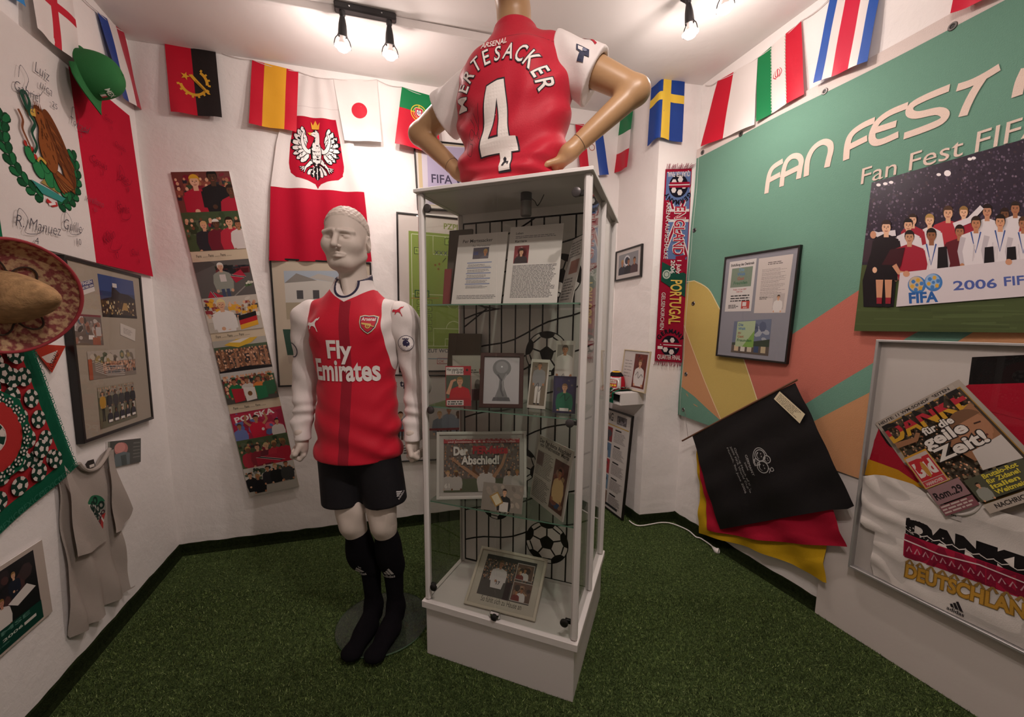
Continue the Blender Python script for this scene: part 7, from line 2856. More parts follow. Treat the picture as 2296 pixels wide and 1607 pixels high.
# ---- pillar scarf
def scarf():
 q = np.array([WP.at(*a) for a in ((1491, 380), (1550, 378), (1527, 812), (1466, 808))])

 def d(p, w, h):
  R, N, Wt, B, G = '8f1830', '1c1a24', 'd0c6c4', '5a6c96', '1e4a3c'
  p.rect(0, 0, w, h, R)
  p.step = 0.00008
  top = h
  # England half: flag behind the letters
  p.rect(w * 0.06, h * 0.545, w * 0.97, h * 0.985, B)
  p.line([(w * 0.06, h * 0.56), (w * 0.97, h * 0.92)], w * 0.16, Wt)
  p.line([(w * 0.06, h * 0.56), (w * 0.97, h * 0.92)], w * 0.08, R)
  p.line([(w * 0.06, h * 0.92), (w * 0.97, h * 0.56)], w * 0.16, Wt)
  p.line([(w * 0.06, h * 0.92), (w * 0.97, h * 0.56)], w * 0.08, R)
  p.rect(w * 0.06, h * 0.735, w * 0.97, h * 0.80, Wt)
  p.rect(w * 0.06, h * 0.748, w * 0.97, h * 0.787, R)
  p.rect(0, h * 0.53, w * 0.20, h * 0.985, R)
  # end panels with balls
  for zc, up in ((h * 0.915, False), (h * 0.085, True)):
   p.rect(w * 0.05, zc - h * 0.07, w * 0.95, zc + h * 0.07, R if up else B)
   p.ell(w * 0.52, zc, w * 0.36, w * 0.36, N, 24)
   for k in range(5):
    a = k * 2 * math.pi / 5
    p.ell(w * 0.52 + w * 0.21 * math.cos(a), zc + w * 0.21 * math.sin(a), w * 0.10, w * 0.10, Wt, 6)
   p.rect(w * 0.18, zc - w * 0.05, w * 0.94, zc + w * 0.12, R)
   p.line([(w * 0.14, zc + w * 0.035), (w * 0.94, zc + w * 0.035)], w * 0.03, Wt)
   if up:
    p.text('QUARTER FINAL', w * 0.5, h * 0.012, w * 0.22, Wt, bold=0.02, width=w * 0.86)
    p.arc_text('GERMANY', w * 0.52, zc, w * 0.44, math.pi * 0.86, math.pi * 0.14, w * 0.20, N, bold=0.05)
    p.rect(w * 0.06, zc - w * 0.12, w * 0.24, zc - w * 0.02, 'd8d0cc')
   else:
    p.text('QUARTER FINAL', w * 0.5, h * 0.985, w * 0.22, Wt, bold=0.02, width=w * 0.86, rot=math.pi)
    p.arc_text('GERMANY', w * 0.52, zc, w * 0.44, -math.pi * 0.14, -math.pi * 0.86, w * 0.20, N, bold=0.05)
  p.poly([(w * 0.05, h * 0.53), (w * 0.5, h * 0.50), (w * 0.97, h * 0.47), (w * 0.97, h * 0.35), (w * 0.05, h * 0.43)], G)
  p.ell(w * 0.24, h * 0.465, w * 0.15, w * 0.15, 'a8b0a4', 14)
  p.ring(w * 0.24, h * 0.465, w * 0.08, w * 0.10, G)
  p.poly([(w * 0.55, h * 0.56), (w * 0.95, h * 0.57), (w * 0.80, h * 0.50), (w * 0.93, h * 0.48), (w * 0.60, h * 0.47)], R)
  r90 = -math.pi / 2
  for dx, c, bo in ((0, 'd8ccc8', 0.06), (0, 'a01c34', 0.015)):
   p.text('ENGLAND', w * 0.44, h * 0.69, w * 0.55, c, rot=r90, bold=bo, width=h * 0.245)
  p.text('ARENA AUFSCHALKE', w * 0.10, h * 0.69, w * 0.22, Wt, rot=r90, bold=0.01, width=h * 0.29)
  p.text('1 July', w * 0.62, h * 0.505, w * 0.22, 'd8d0cc', rot=r90, bold=0.02)
  p.text('2006', w * 0.38, h * 0.505, w * 0.22, 'd8d0cc', rot=r90, bold=0.02)
  p.text('PORTUGAL', w * 0.42, h * 0.32, w * 0.60, 'd8b45a', rot=r90, bold=0.02, width=h * 0.235)
  p.text('GELSENKIRCHEN', w * 0.10, h * 0.27, w * 0.20, Wt, rot=r90, bold=0.01, width=h * 0.20)
 t = cloth('fan_scarf', 'red and blue knitted quarter-final scarf hanging lengthwise on the pillar', 'scarf', WP, None, d, material=KNIT, off=(0.006, 0.012), amp=0.003, waves=1.0, cell=0.03, step=0.0002, uz=q)
 r = random.Random(5)
 c = q.mean(0)
 for (i0, i1, sg) in ((0, 1, 1), (3, 2, -1)):
  m = MB()
  for k in range(24):
   f = (k + 0.5) / 24
   a = q[i0] * (1 - f) + q[i1] * f - c
   dx = r.uniform(-0.012, 0.014) + (0.03 * f if sg > 0 else 0)
   m.tube([(a[0], -0.012, a[1]), (a[0] + dx * 0.5, -0.016, a[1] + sg * 0.018), (a[0] + dx, -0.012, a[1] + sg * r.uniform(0.022, 0.034))], 0.0016, 4)
  o = m.build('fringe', mat('fringe_red', '8a3048', rough=0.95), t)
  o['kind'] = 'stuff'

scarf()

# ---- white cable with an angled plug on the turf
def cable():
 px = [(1411, 1167), (1420, 1174), (1432, 1178), (1450, 1176.5), (1475, 1172), (1490, 1171), (1505, 1173), (1525, 1180), (1545, 1190), (1560, 1203), (1570, 1206), (1583, 1214), (1594, 1222), (1600, 1228)]
 P = [on_z(x, y, 0.012) for x, y in px]
 c = P[6]
 t = thing('power_cable', 'white cable with an angled plug lying on the turf by the right wall', 'cable', Matrix.Translation(Vector(c)))
 CW_ = mat('white_plastic', 'e2dcd8', rough=0.4)
 m = MB()
 m.tube([Vector(p - c) for p in np.array(spline([tuple(p) for p in P], 5))], 0.0042, 8)
 m.build('cord', CW_, t, smooth=True)
 a, b = P[-2] - c, P[-1] - c
 d = Vector(b - a).normalized()
 m = MB()
 e = Vector(b)
 m.tube([e - d * 0.012, e, e + d * 0.02, e + d * 0.035], [0.006, 0.009, 0.014, 0.017], 12)
 m.tube([e + d * 0.034 + Vector((0, 0, 0.0)), e + d * 0.05 + Vector((0.004, 0.006, 0.004)), e + d * 0.056 + Vector((0.006, 0.010, 0.004))], [0.017, 0.019, 0.018], 14)
 m.build('plug', CW_, t, smooth=True)

cable()
# ------------------------------------------------------------------ right wall
def white_panel():
 u0 = WR.at(1829, 1345, 0.03)[0]
 t = thing('wall_panel', 'plain white panel standing on the turf below the banner at lower right', 'panel', WR.mtx(u0, 0.0, 0.0))
 m = MB()
 m.box(0, 1.6, -0.028, -0.002, 0.001, 0.80, 0.0015)
 m.build('sheet', mat('panel_white', 'cfc6c0', rough=0.6, bump=0.001, scale=25), t)

white_panel()

def banner():
 z1, z0 = 2.610, 0.815
 u0, u1 = 0.004, 2.45
 w, h = u1 - u0, z1 - z0
 t = thing('event_banner', 'huge woven green banner with coloured sweeps and pale lettering on the right wall', 'banner', WR.mtx(u0, z0, 0.0))
 G, YL, OR, RD, PALE = '668e7c', 'bda55e', 'bd8a62', 'b5685a', 'd9c3b6'
 X = lambda px, py: (WR.at(px, py, 0.025)[0] - u0, WR.at(px, py, 0.025)[1] - z0)
 p = Print(0.0, 0.0003)
 p.clip = (0, 0, w, h)
 p.rect(0, 0, w, h - 0.055, G)
 p.rect(0, h - 0.055, w, h, 'd2c4be')
 p.step = 0.00012
 sp = lambda pts: [X(*a) for a in spline(pts, 4)]
 # sweeps, bottom left to the right
 low = [(1536, 729), (1556, 785), (1582, 851), (1621, 936)]
 p.poly(sp(low) + [X(1560, 905), X(1530, 868)], OR)
 p.poly([X(1530, 866), X(1560, 886), X(1590, 912), X(1624, 940), X(1610, 990), X(1525, 940)], G)
 p.poly(sp([(1536, 640), (1558, 629), (1587, 646), (1608, 681), (1635, 730), (1661, 781), (1700, 894), (1730, 980)]) + [X(1650, 1000), X(1621, 936), X(1582, 851), X(1556, 785), X(1536, 729)], YL)
 p.poly([X(1625, 715), X(1661, 781), X(1700, 894), X(1720, 950), X(1809, 892), X(1959, 799), X(2031, 744), X(2296, 600), X(2296, 500), X(2100, 560), X(1931, 640), X(1778, 742), X(1700, 790), X(1668, 775)], RD)
 p.poly([X(1661, 781), X(1700, 894), X(1730, 985), X(1817, 934), X(1809, 892), X(1720, 850)], RD)
 p.poly([X(1725, 975), X(1817, 934), X(1950, 864), X(2131, 757), X(2400, 600), X(2400, 1400), X(1725, 1200)], OR)
 p.poly([X(1715, 945), X(1809, 892), X(1959, 799), X(2031, 744), X(2296, 600), X(2296, 650), X(2131, 757), X(1950, 864), X(1817, 934), X(1728, 982)], G)
 p.line([X(1536, 633)] + sp([(1558, 629), (1587, 646), (1608, 681), (1635, 730), (1661, 781), (1700, 894)]), 0.006, 'd8cba0')
 p.line(sp(low), 0.006, 'd8c09a')
 # stitched hem on the left edge
 p.line([(0.02, 0), (0.02, h - 0.055)], 0.003, 'cfd8cc')
 # hand-drawn capitals FAN FEST
 Z = lambda x, y: X(1440 + x / 2.682, y / 2.682)
 lw = 0.026
 for st in ([(742, 1160), (752, 1085), (765, 1035), (790, 1000), (845, 966)], [(762, 1080), (828, 1046)],
               [(835, 1118), (845, 1040), (865, 975), (900, 940), (938, 938), (956, 965), (948, 1010), (938, 1072)], [(850, 1050), (946, 1003)],
               [(985, 1056), (995, 960), (1030, 890), (1085, 852), (1125, 862), (1132, 900), (1120, 950), (1108, 1002)],
               [(1222, 957), (1232, 860), (1258, 800), (1320, 752), (1392, 718)], [(1242, 880), (1348, 826)],
               [(1590, 628), (1480, 675), (1410, 730), (1378, 800), (1385, 845), (1430, 848), (1535, 802)], [(1388, 782), (1522, 738)],
               [(1842, 522), (1700, 580), (1615, 628), (1602, 672), (1650, 686), (1770, 662), (1818, 682), (1795, 722), (1700, 765), (1568, 812)],
               [(2146, 398), (2060, 450), (1970, 495), (1888, 522)], [(2052, 452), (1990, 550), (1950, 630), (1926, 692)],
               [(2310, 400), (2275, 480), (2255, 572)]):
  p.line([Z(*a) for a in spline(st, 4)], lw, PALE)
 a, b, e = X(1927, 419), X(2184, 346), X(2160, 353)
 hgt = X(1938, 380)[1] - a[1]
 p.text('Fan Fest', a[0], a[1] + 0.016, hgt * 1.38, PALE, align='l', width=e[0] - a[0] - 0.005)
 p.text('FIFA WM', b[0], b[1] + 0.012, hgt * 1.45, PALE, align='l')
 p.clip = None

 def warp(x, z, d):
  o = 0.014 + 0.018 * (1 - z / h) + 0.005 * math.sin(7 * x + 2.1 * z) + 0.003 * math.sin(4 * x + 11 * z) + 0.008 * math.exp(-((z - 1.0) / 0.12) ** 2) * math.sin(9 * x + 1) * (1 if x < 0.9 else 0.3)
  bot = -0.055 * (x / 1.1) * (1 - z / h) ** 2
  return (x, -(o + d), z + bot)
 BAN = mat('banner_weave', attr=True, rough=0.8, spec=0.2, bump=0.0014, scale=340, detail=2)
 p.build('cloth', BAN, t, warp, 0.06, True)
 for k, (px, py) in enumerate(((1572, 341), (1659, 300), (1846, 204), (2132, 57), (1557, 516), (1556, 680), (1540, 838), (1535, 917))):
  x, z = X(px, py)
  x, z = max(x, 0.012), min(z, h - 0.012)
  o = Vector(warp(x, z, 0.001))
  m = MB()
  m.lathe([(0.006, 0.0), (0.008, 0.003), (0.013, 0.003), (0.015, 0.0)], 18, Matrix.Translation(o) @ Matrix.Rotation(math.pi / 2, 4, 'X'))
  m.F = m.F[:-2]
  g = m.build('grommet', mat('grommet_steel', '6a6664', rough=0.35, metal=0.8), t, smooth=True)
  m = MB()
  m.lathe([(0.0, 0.001), (0.006, 0.001)], 14, Matrix.Translation(o) @ Matrix.Rotation(math.pi / 2, 4, 'X'))
  m.F = m.F[:14]
  m.build('hole', DARK_PLASTIC, g)

banner()

def d_denkmal(pic, p, w, h):
 r = random.Random(81)
 Zq = lambda q: [(1530 + x / 2.296, 350 + y / 2.296) for x, y in q]

 def s1(p, W, H):
  p.rect(0, 0, W, H, 'd2ccc8')
  p.text('Enthüllung des Denkmals', W * 0.5, H * 0.90, H * 0.07, '1c1a20', bold=0.03, width=W * 0.86)
  p.rect(W * 0.12, H * 0.48, W * 0.90, H * 0.86, '7a8a78')
  for k, (tt, c) in enumerate((('Die', '6a98b8'), ('Welt', '4a78a8'), ('Gast', 'a85a4a'), ('Freunden', '3a6a4a'))):
   p.text(tt, W * 0.5, H * (0.79 - 0.085 * k), H * 0.085, c, bold=0.02)
  p.text('Freitag, 10. Juni 2007', W * 0.5, H * 0.42, H * 0.038, 'a8383a', bold=0.02, width=W * 0.5)
  p.text('14:00 Uhr', W * 0.5, H * 0.375, H * 0.038, 'a8383a', bold=0.02)
  for k in range(3):
   p.lines(W * 0.18, H * (0.29 - 0.05 * k), W * 0.92, H * (0.33 - 0.05 * k), 1, '2a2628', r, 0.55, 0.1)
  p.lines(W * 0.12, H * 0.06, W * 0.55, H * 0.14, 3, '2a2628', r)
  p.rect(W * 0.62, H * 0.05, W * 0.92, H * 0.20, 'b84a44')
  p.rect(W * 0.66, H * 0.10, W * 0.80, H * 0.18, 'd8d0cc')
  p.text('SPORT', W * 0.77, H * 0.06, H * 0.03, 'e0d8d4', bold=0.03)

 def s2(p, W, H):
  p.rect(0, 0, W, H, 'cdc2bc')
  p.lines(W * 0.3, H * 0.86, W * 0.75, H * 0.92, 2, '6a6260', r)
  for k in range(8):
   p.lines(W * 0.14, H * (0.74 - 0.068 * k), W * 0.90, H * (0.80 - 0.068 * k), 3, '7a7270', r, 0.3)
  p.lines(W * 0.14, H * 0.24, W * 0.4, H * 0.30, 2, '7a7270', r)
  p.rect(W * 0.58, H * 0.06, W * 0.92, H * 0.34, 'b8aeaa')
  person(p, W * 0.74, H * 0.24, H * 0.075, 'd8d2ce', hair='4a3424', rng=r)

 def s3(p, W, H):
  p.rect(0, 0, W, H, '6a7288')
  blotch(p, 0, H * 0.35, W, H, 16, r, ['8a90a0', '586078', 'a0a4ac'], W * 0.12)
  p.poly([(0, 0), (0, H * 0.32), (W * 0.5, H * 0.36), (W, H * 0.45), (W, 0)], '3a4438')
  p.rect(0, 0, W, H * 0.24, '5a5048')
  for k in range(5):
   p.rect(W * (0.08 + 0.18 * k), H * 0.06, W * (0.2 + 0.18 * k), H * 0.24, ('c8b090', 'd0c8bc', 'c0b4a0', '3a4a68', 'b8a888')[k])
  p.rect(W * 0.10, H * 0.20, W * 0.60, H * 0.98, 'a8b894')
  p.poly([(W * 0.30, H * 0.20), (W * 0.60, H * 0.20), (W * 0.60, H * 0.7)], '7aa050')
  for k, (tt, c) in enumerate((('Die', '3a5a8a'), ('Welt', '3a6a9a'), ('zu', '8a4a3a'), ('Gast', '9a5a3a'), ('Freunden', '2a5a3a'))):
   p.text(tt, W * 0.14, H * (0.84 - 0.12 * k), H * 0.12, c, align='l', bold=0.02, width=None if k < 4 else W * 0.40)
 pic.sub(Zq([(245, 545), (383, 525), (353, 797), (218, 800)]), s1)
 pic.sub(Zq([(395, 527), (572, 503), (530, 806), (368, 808)]), s2)
 pic.sub(Zq([(268, 850), (460, 838), (442, 1028), (250, 1008)]), s3)

framed('framed_notice', 'black frame with two sheets and a photo on grey mount, hanging on the banner', WR, [(1627, 578), (1800, 546), (1762, 815), (1606, 798)], d_denkmal,
       fw=0.010, fd=0.022, mount='8d8c94', off=0.034)

def d_teamphoto(pic, p, w, h):
 r = random.Random(91)
 m = pic.m
 p.tf = lambda x, y: m(1530 + x / 2.296, 350 - y / 2.296)
 p.clip = (850, -960, 2150, 100)
 p.rect(850, -960, 2150, 100, '2c2432')
 # far crowd
 by = {}
 for k in range(2600):
  x, y = r.uniform(880, 2140), r.uniform(-560, 90)
  s_ = r.uniform(3, 8)
  c = r.choice(['3a2f40', '463a4c', '4d4052', '2a2230', '5c4e60', '3f3038', '241d2a', '6f6070'])
  by.setdefault(c, []).append(ell(x, y, s_ * r.uniform(0.6, 1.2), s_, 6))
 for c, pl in by.items():
  V, T = [], []
  for q in pl:
   b = len(V)
   V += q
   T += [(b, b + i, b + i + 1) for i in range(1, len(q) - 1)]
  p.tris(V, T, c)
 p.rect(850, -545, 2150, -430, '3a2c34')
 for x, y in ((1010, -148), (1045, -142), (1075, -135), (1365, -88), (1320, -95), (1480, -15), (1500, -10)):
  p.ell(x, y, 12 if x != 1365 else 18, 8 if x != 1365 else 16, 'e8e0e0', 10)
 p.rect(850, -960, 2150, -560, '45502f')
 for k in range(30):
  y = r.uniform(-950, -770)
  x = r.uniform(850, 1900)
  p.line([(x, y), (x + r.uniform(150, 420), y + r.uniform(-6, 6))], r.uniform(6, 16), r.choice(['4a5633', '414b2d', '4d5936']))
 W_, R_, K_, S = 'd2cacc', '962434', '1a171b', 'c08a6c'
 # back row
 person(p, 1660, -330, 62, W_, hair='2a1c18', rng=r, w=1.2)
 person(p, 1570, -315, 66, W_, skin='b88468', hair='1c1412', rng=r, w=1.2)
 person(p, 1715, -300, 64, W_, hair='2a201a', rng=r, w=1.2)
 person(p, 1820, -310, 64, 'b03a34', hair='4a3424', rng=r, w=1.2)
 person(p, 1920, -330, 62, W_, rng=r, w=1.2)
 person(p, 2030, -325, 62, W_, rng=r, w=1.2)
 person(p, 1450, -318, 58, R_, rng=r)
 person(p, 1370, -325, 66, 'a8303a', skin='d0a080', hair='4a3424', rng=r, w=1.15)
 person(p, 1275, -360, 60, W_, skin='d8ab8c', hair='a8854c', rng=r)
 person(p, 1188, -355, 56, R_, rng=r)
 person(p, 1165, -385, 62, W_, hair='120e0e', rng=r)
 p.line([(1400, -360), (1480, -330), (1545, -262)], 34, W_, 26)
 p.line([(1100, -395), (1010, -405), (985, -395)], 30, W_, 22)
 # man in a dark suit at the left
 p.poly([(1000, -420), (1050, -395), (1105, -430), (1110, -560), (1090, -775), (935, -775), (930, -640), (965, -520)], K_)
 person(p, 1052, -398, 66, K_, hair='2a1c18', rng=r)
 p.ell(985, -405, 16, 20, S, 10)
 # front row, bending over the board
 for (x, y, hh, sh, kw) in ((1430, -418, 62, '5a1f26', dict(hair='241a16')), (1285, -440, 66, W_, dict(skin='8a5a40', hair='140f0e')), (1172, -448, 64, R_, dict(skin='b88a6c', hair='1c1412')),
                               (1515, -378, 66, W_, dict(hair='2a1e18')), (1640, -370, 68, W_, dict(hair='1c1412')), (1760, -380, 66, W_, dict()), (1880, -390, 66, W_, dict()), (2000, -390, 66, W_, dict())):
  person(p, x, y, hh, sh, rng=r, w=1.2, arm='b4abb0' if sh == W_ else None, **kw)
  if sh == W_:
   p.line([(x - 26, y - 12), (x - 2, y - 120), (x + 24, y - 12)], 8, '34508c')
   for q in range(4):
    xx = x + r.uniform(-50, 50)
    p.line([(xx, y - r.uniform(70, 110)), (xx + r.uniform(-12, 12), y - r.uniform(130, 180))], 5, 'bdb4b8', 2)
 # goalkeeper-style jacket legs, shorts and boots at the left
 p.poly([(1075, -480), (1150, -470), (1130, -560), (1090, -640), (1012, -640), (1030, -560)], '3a1a20')
 p.poly([(1020, -560), (1110, -560), (1112, -640), (1010, -640)], K_)
 for x in (1018, 1064):
  p.poly([(x - 18, -636), (x + 20, -636), (x + 14, -730), (x - 14, -730)], S)
  p.poly([(x - 14, -728), (x + 14, -728), (x + 12, -760), (x - 14, -760)], '8a2430')
  p.ell(x - 4, -768, 24, 9, K_, 10)
 p.line([(1095, -560), (1120, -600), (1160, -605)], 26, S, 18)
 for x in (1345, 1585, 1700, 1820, 1940):
  p.poly([(x - 24, -470), (x + 20, -465), (x + 30, -600), (x - 30, -600)], K_)
 # sponsor board
 p.poly([(1125, -600), (2150, -485), (2150, -690), (1105, -775)], 'c9bfc2')
 for (x, y, c1) in ((1212, -663, 'a8824a'), (1297, -650, '4a78b0')):
  p.ell(x, y, 47, 46, '3f72ac', 24)
  p.ell(x - 4, y + 6, 38, 38, 'b8a488' if c1 == 'a8824a' else '88a4c4', 20)
  for k in range(6):
   a = k * math.pi / 3 + 0.3
   p.poly([(x + (26 if i % 2 else 24) * math.cos(a) + 11 * math.cos(i * math.pi / 3), y + 25 * math.sin(a) + 11 * math.sin(i * math.pi / 3)) for i in range(6)], ('3f72ac', 'c89a3c')[k % 2])
  p.ell(x, y, 9, 9, '3f72ac', 6)
 p.text('FIFA', 1247, -752, 74, '2c5a98', bold=0.04, width=150, rot=0.06)
 p.text('2006', 1400, -690, 66, '4a5a98', align='l', bold=0.02, width=225, rot=0.06)
 p.text('FIFA', 1662, -668, 66, '4a5a98', align='l', bold=0.02, width=170, rot=0.08)
 p.text('WORLD CUP', 1860, -655, 66, '4a5a98', align='l', bold=0.02, rot=0.09)
 for x, y in ((1158, -606), (1685, -545)):
  p.ell(x, y, 18, 16, S, 10)
 p.tf = p.clip = None

_tl, _bl = WR.at(1945, 412, 0.05), WR.at(1924, 742, 0.05)
_w2, _h2 = 0.88, _tl[1] - _bl[1]
_u0 = (_tl[0] + _bl[0]) / 2
board('team_photo', 'large photo of a football team behind a white sponsor board, on the banner', WR, None, d_teamphoto, thick=0.006, edge='b8b0ac',
      mtx=WR.mtx(_u0 + _w2 / 2, (_tl[1] + _bl[1]) / 2, 0.044), wh=(_w2, _h2))

# ---- silver-framed showcase with shirt, newspaper and flag
SHOW_OFF = 0.034
_tl, _bl = WR.at(1966, 761, SHOW_OFF + 0.03), WR.at(1901, 1269, SHOW_OFF + 0.03)
_su0, _sz1, _sz0 = (_tl[0] + _bl[0]) / 2, _tl[1], _bl[1]
_sw = 0.95
framed('showcase_frame', 'shallow silver-framed showcase with pale back at the lower right', WR, None, lambda pic, p, w, h: None, fw=0.010, fd=0.034, fmat=ALU, mount='c0b8b2', cat='showcase',
       mtx=WR.mtx(_su0 + _sw / 2, (_sz0 + _sz1) / 2, SHOW_OFF), wh=(_sw, _sz1 - _sz0), recess=0.026)
SHOW_BACK = SHOW_OFF + 0.0085

def show_sheet(name, label, cat, outline, off, col, draw=None, relief=None, material=None, cell=0.02, part='sheet', step=0.00008):
 c = WR.at(*outline[0], off)
 t = thing(name, label, cat, WR.mtx(c[0], c[1], off))
 lim = (_su0 + _sw - 0.014 - c[0], _sz0 + 0.012 - c[1])

 def X(px, py):
  u, z = WR.at(px, py, off)
  return (min(u - c[0], lim[0]), max(z - c[1], lim[1]))
 p = Print(0.0, step)
 p.poly([X(*a) for a in outline], col)
 if draw:
  draw(p, X)

 def warp(x, z, d):
  return (x, -((relief(x, z) if relief else 0.0) + d), z)
 p.build(part, material or PRINT, t, warp, cell, True)
 return t

Z3 = lambda x, y: (1800 + x / 1.853, 740 + y / 1.853)

def d_showflag(p, X):
 P = lambda *q: [X(*Z3(*a)) for a in q]
 p.poly(P((705, 112), (1100, 95), (1100, 215), (690, 228)), '1a1717')
 p.poly(P((690, 226), (1100, 214), (1100, 420), (640, 300)), '9e1a2c')
 p.poly(P((318, 405), (420, 380), (520, 560), (340, 470)), '1a1717')
 p.poly(P((318, 420), (352, 470), (520, 640), (470, 630), (280, 545), (300, 455)), '9e1a2c')
 p.poly(P((275, 535), (400, 580), (520, 660), (440, 640), (260, 600)), 'c08a1e')

show_sheet('laid_flag', 'black, red and gold flag laid behind the newspaper in the showcase', 'flag',
           [Z3(300, 455), Z3(318, 405), Z3(690, 226), Z3(705, 112), Z3(1100, 95), Z3(1100, 420), Z3(520, 660), Z3(440, 640), Z3(260, 602)], SHOW_BACK + 0.001, '9e1a2c', d_showflag,
           lambda x, z: 0.001 + 0.0008 * (1 + math.sin(40 * x + 30 * z)), CLOTH_HEAVY, step=0.0005)

def d_bild(p, X):
 r = random.Random(99)
 Q = [X(*a) for a in ((1962, 948), (2150, 850), (2400, 1105), (2135, 1190))]
 W, H = 0.40, 0.56
 p.tf = quad_tf(Q, W, H)
 p.clip = (0, 0, W, H)
 K, Y = '241e1c', 'b8862c'
 p.rect(0, 0, W, H, 'a89c90')
 p.rect(0, H * 0.955, W * 0.92, H * 0.985, 'b0a498')
 p.text('HEUTE: 11 WM-SONDERSEITEN', W * 0.45, H * 0.960, H * 0.034, K, bold=0.03, width=W * 0.84)
 p.rect(W * 0.05, H * 0.10, W * 0.96, H * 0.945, 'a8803a')
 p.rect(W * 0.06, H * 0.11, W * 0.95, H * 0.935, '4a4034')
 crowd(p, W * 0.06, H * 0.3, W * 0.95, H * 0.93, 260, r, ['5a5040', '6a5c48', '3a3228', '7a6a50', '4a4238'], H * 0.022)
 # DANKE in three bands
 V, T = text_mesh('DANKE', 0.03)
 for a, b, c in ((0.0, 0.26, 'b88a28'), (0.26, 0.50, 'a02430'), (0.50, 0.8, '1c1816')):
  x0, x1 = V[:, 0].min(), V[:, 0].max()
  sx = W * 0.88 / (x1 - x0)
  sz = H * 0.24
  cl = p.clip
  p.clip = (0, H * 0.765 + a * sz, W, H * 0.765 + b * sz)
  p.tris([((v[0] - x0) * sx + W * 0.07, v[1] * sz + H * 0.765) for v in V], T, c)
  p.clip = cl
 p.poly([(W * 0.50, H * 0.62), (W * 0.60, H * 0.70), (W * 0.95, H * 0.80), (W * 0.95, H * 0.30), (W * 0.62, H * 0.40)], '8a6044')
 p.ell(W * 0.80, H * 0.62, W * 0.15, H * 0.14, '9a6c50', 20)
 p.poly(ell(W * 0.80, H * 0.68, W * 0.15, H * 0.10, 12, 0, 0.2, math.pi), '6a4a34')
 p.line([(W * 0.72, H * 0.64), (W * 0.78, H * 0.645)], H * 0.012, '3a241c')
 p.line([(W * 0.84, H * 0.645), (W * 0.90, H * 0.64)], H * 0.012, '3a241c')
 p.line([(W * 0.74, H * 0.54), (W * 0.80, H * 0.525), (W * 0.87, H * 0.54)], H * 0.014, '5a2a24')
 p.poly([(W * 0.62, H * 0.32), (W * 0.66, H * 0.47), (W * 0.95, H * 0.50), (W * 0.95, H * 0.30)], 'b8b0aa')
 p.line([(W * 0.08, H * 0.74), (W * 0.30, H * 0.72), (W * 0.36, H * 0.76)], H * 0.05, '8a6044', H * 0.03)
 for tt, x, z, s_, wd in (('für die', 0.56, 0.715, 0.085, 0.32), ('geile', 0.55, 0.615, 0.13, 0.44), ('Zeit!', 0.60, 0.49, 0.14, 0.50)):
  p.text(tt, W * x, H * z, H * s_, K, bold=0.09, width=W * wd * 1.04)
  p.text(tt, W * x, H * z, H * s_, 'ccc4bc', bold=0.035, width=W * wd)
 # red masthead box
 p.rect(W * 0.06, H * 0.34, W * 0.32, H * 0.625, Y)
 p.rect(W * 0.07, H * 0.345, W * 0.31, H * 0.61, 'b0a09a')
 p.rect(W * 0.075, H * 0.40, W * 0.305, H * 0.58, 'a8262c')
 p.text('Bild', W * 0.19, H * 0.435, H * 0.16, 'c8beb8', bold=0.05, width=W * 0.20)
 p.ell(W * 0.19, H * 0.48, W * 0.025, H * 0.07, 'a87a34', 10)
 p.rect(W * 0.075, H * 0.350, W * 0.305, H * 0.395, 'a83a3c')
 p.text('HANNOVER', W * 0.19, H * 0.358, H * 0.036, 'c8beb8', bold=0.02, width=W * 0.18)
 p.rect(W * 0.07, H * 0.20, W * 0.40, H * 0.335, '8a6a6c')
 p.text('Rom..29', W * 0.23, H * 0.235, H * 0.08, '1c1618', bold=0.03, width=W * 0.28)
 p.rect(W * 0.07, H * 0.11, W * 0.40, H * 0.19, '7a4a50')
 p.lines(W * 0.08, H * 0.12, W * 0.39, H * 0.19, 3, 'b8a8a0', r)
 p.rect(W * 0.42, H * 0.12, W * 0.94, H * 0.30, '4a4a3a')
 person(p, W * 0.50, H * 0.22, H * 0.035, '8a8a80', rng=r)
 for k, (tt, wd) in enumerate((('Brutalo-Rot', 0.30), ('für Zidane!', 0.28), ('Italien', 0.24), ('Weltmeister', 0.34))):
  p.text(tt, W * 0.58, H * (0.262 - 0.042 * k), H * 0.046, 'c8b83c', align='l', bold=0.03, width=W * wd)
 p.rect(W * 0.42, H * 0.03, W, H * 0.10, 'a89c90')
 p.text('NACHRICHTEN', W * 0.70, H * 0.05, H * 0.045, '2a2422', bold=0.03, width=W * 0.4)
 p.tf = p.clip = None

show_sheet('newspaper_page', 'slanted newspaper front page with big pale headline in the showcase', 'newspaper', [(1962, 948), (2150, 850), (2400, 1105), (2135, 1190)], SHOW_BACK + 0.006, 'a89c90', d_bild,
           lambda x, z: 0.0008 * math.sin(30 * x), cell=0.05, part='page')

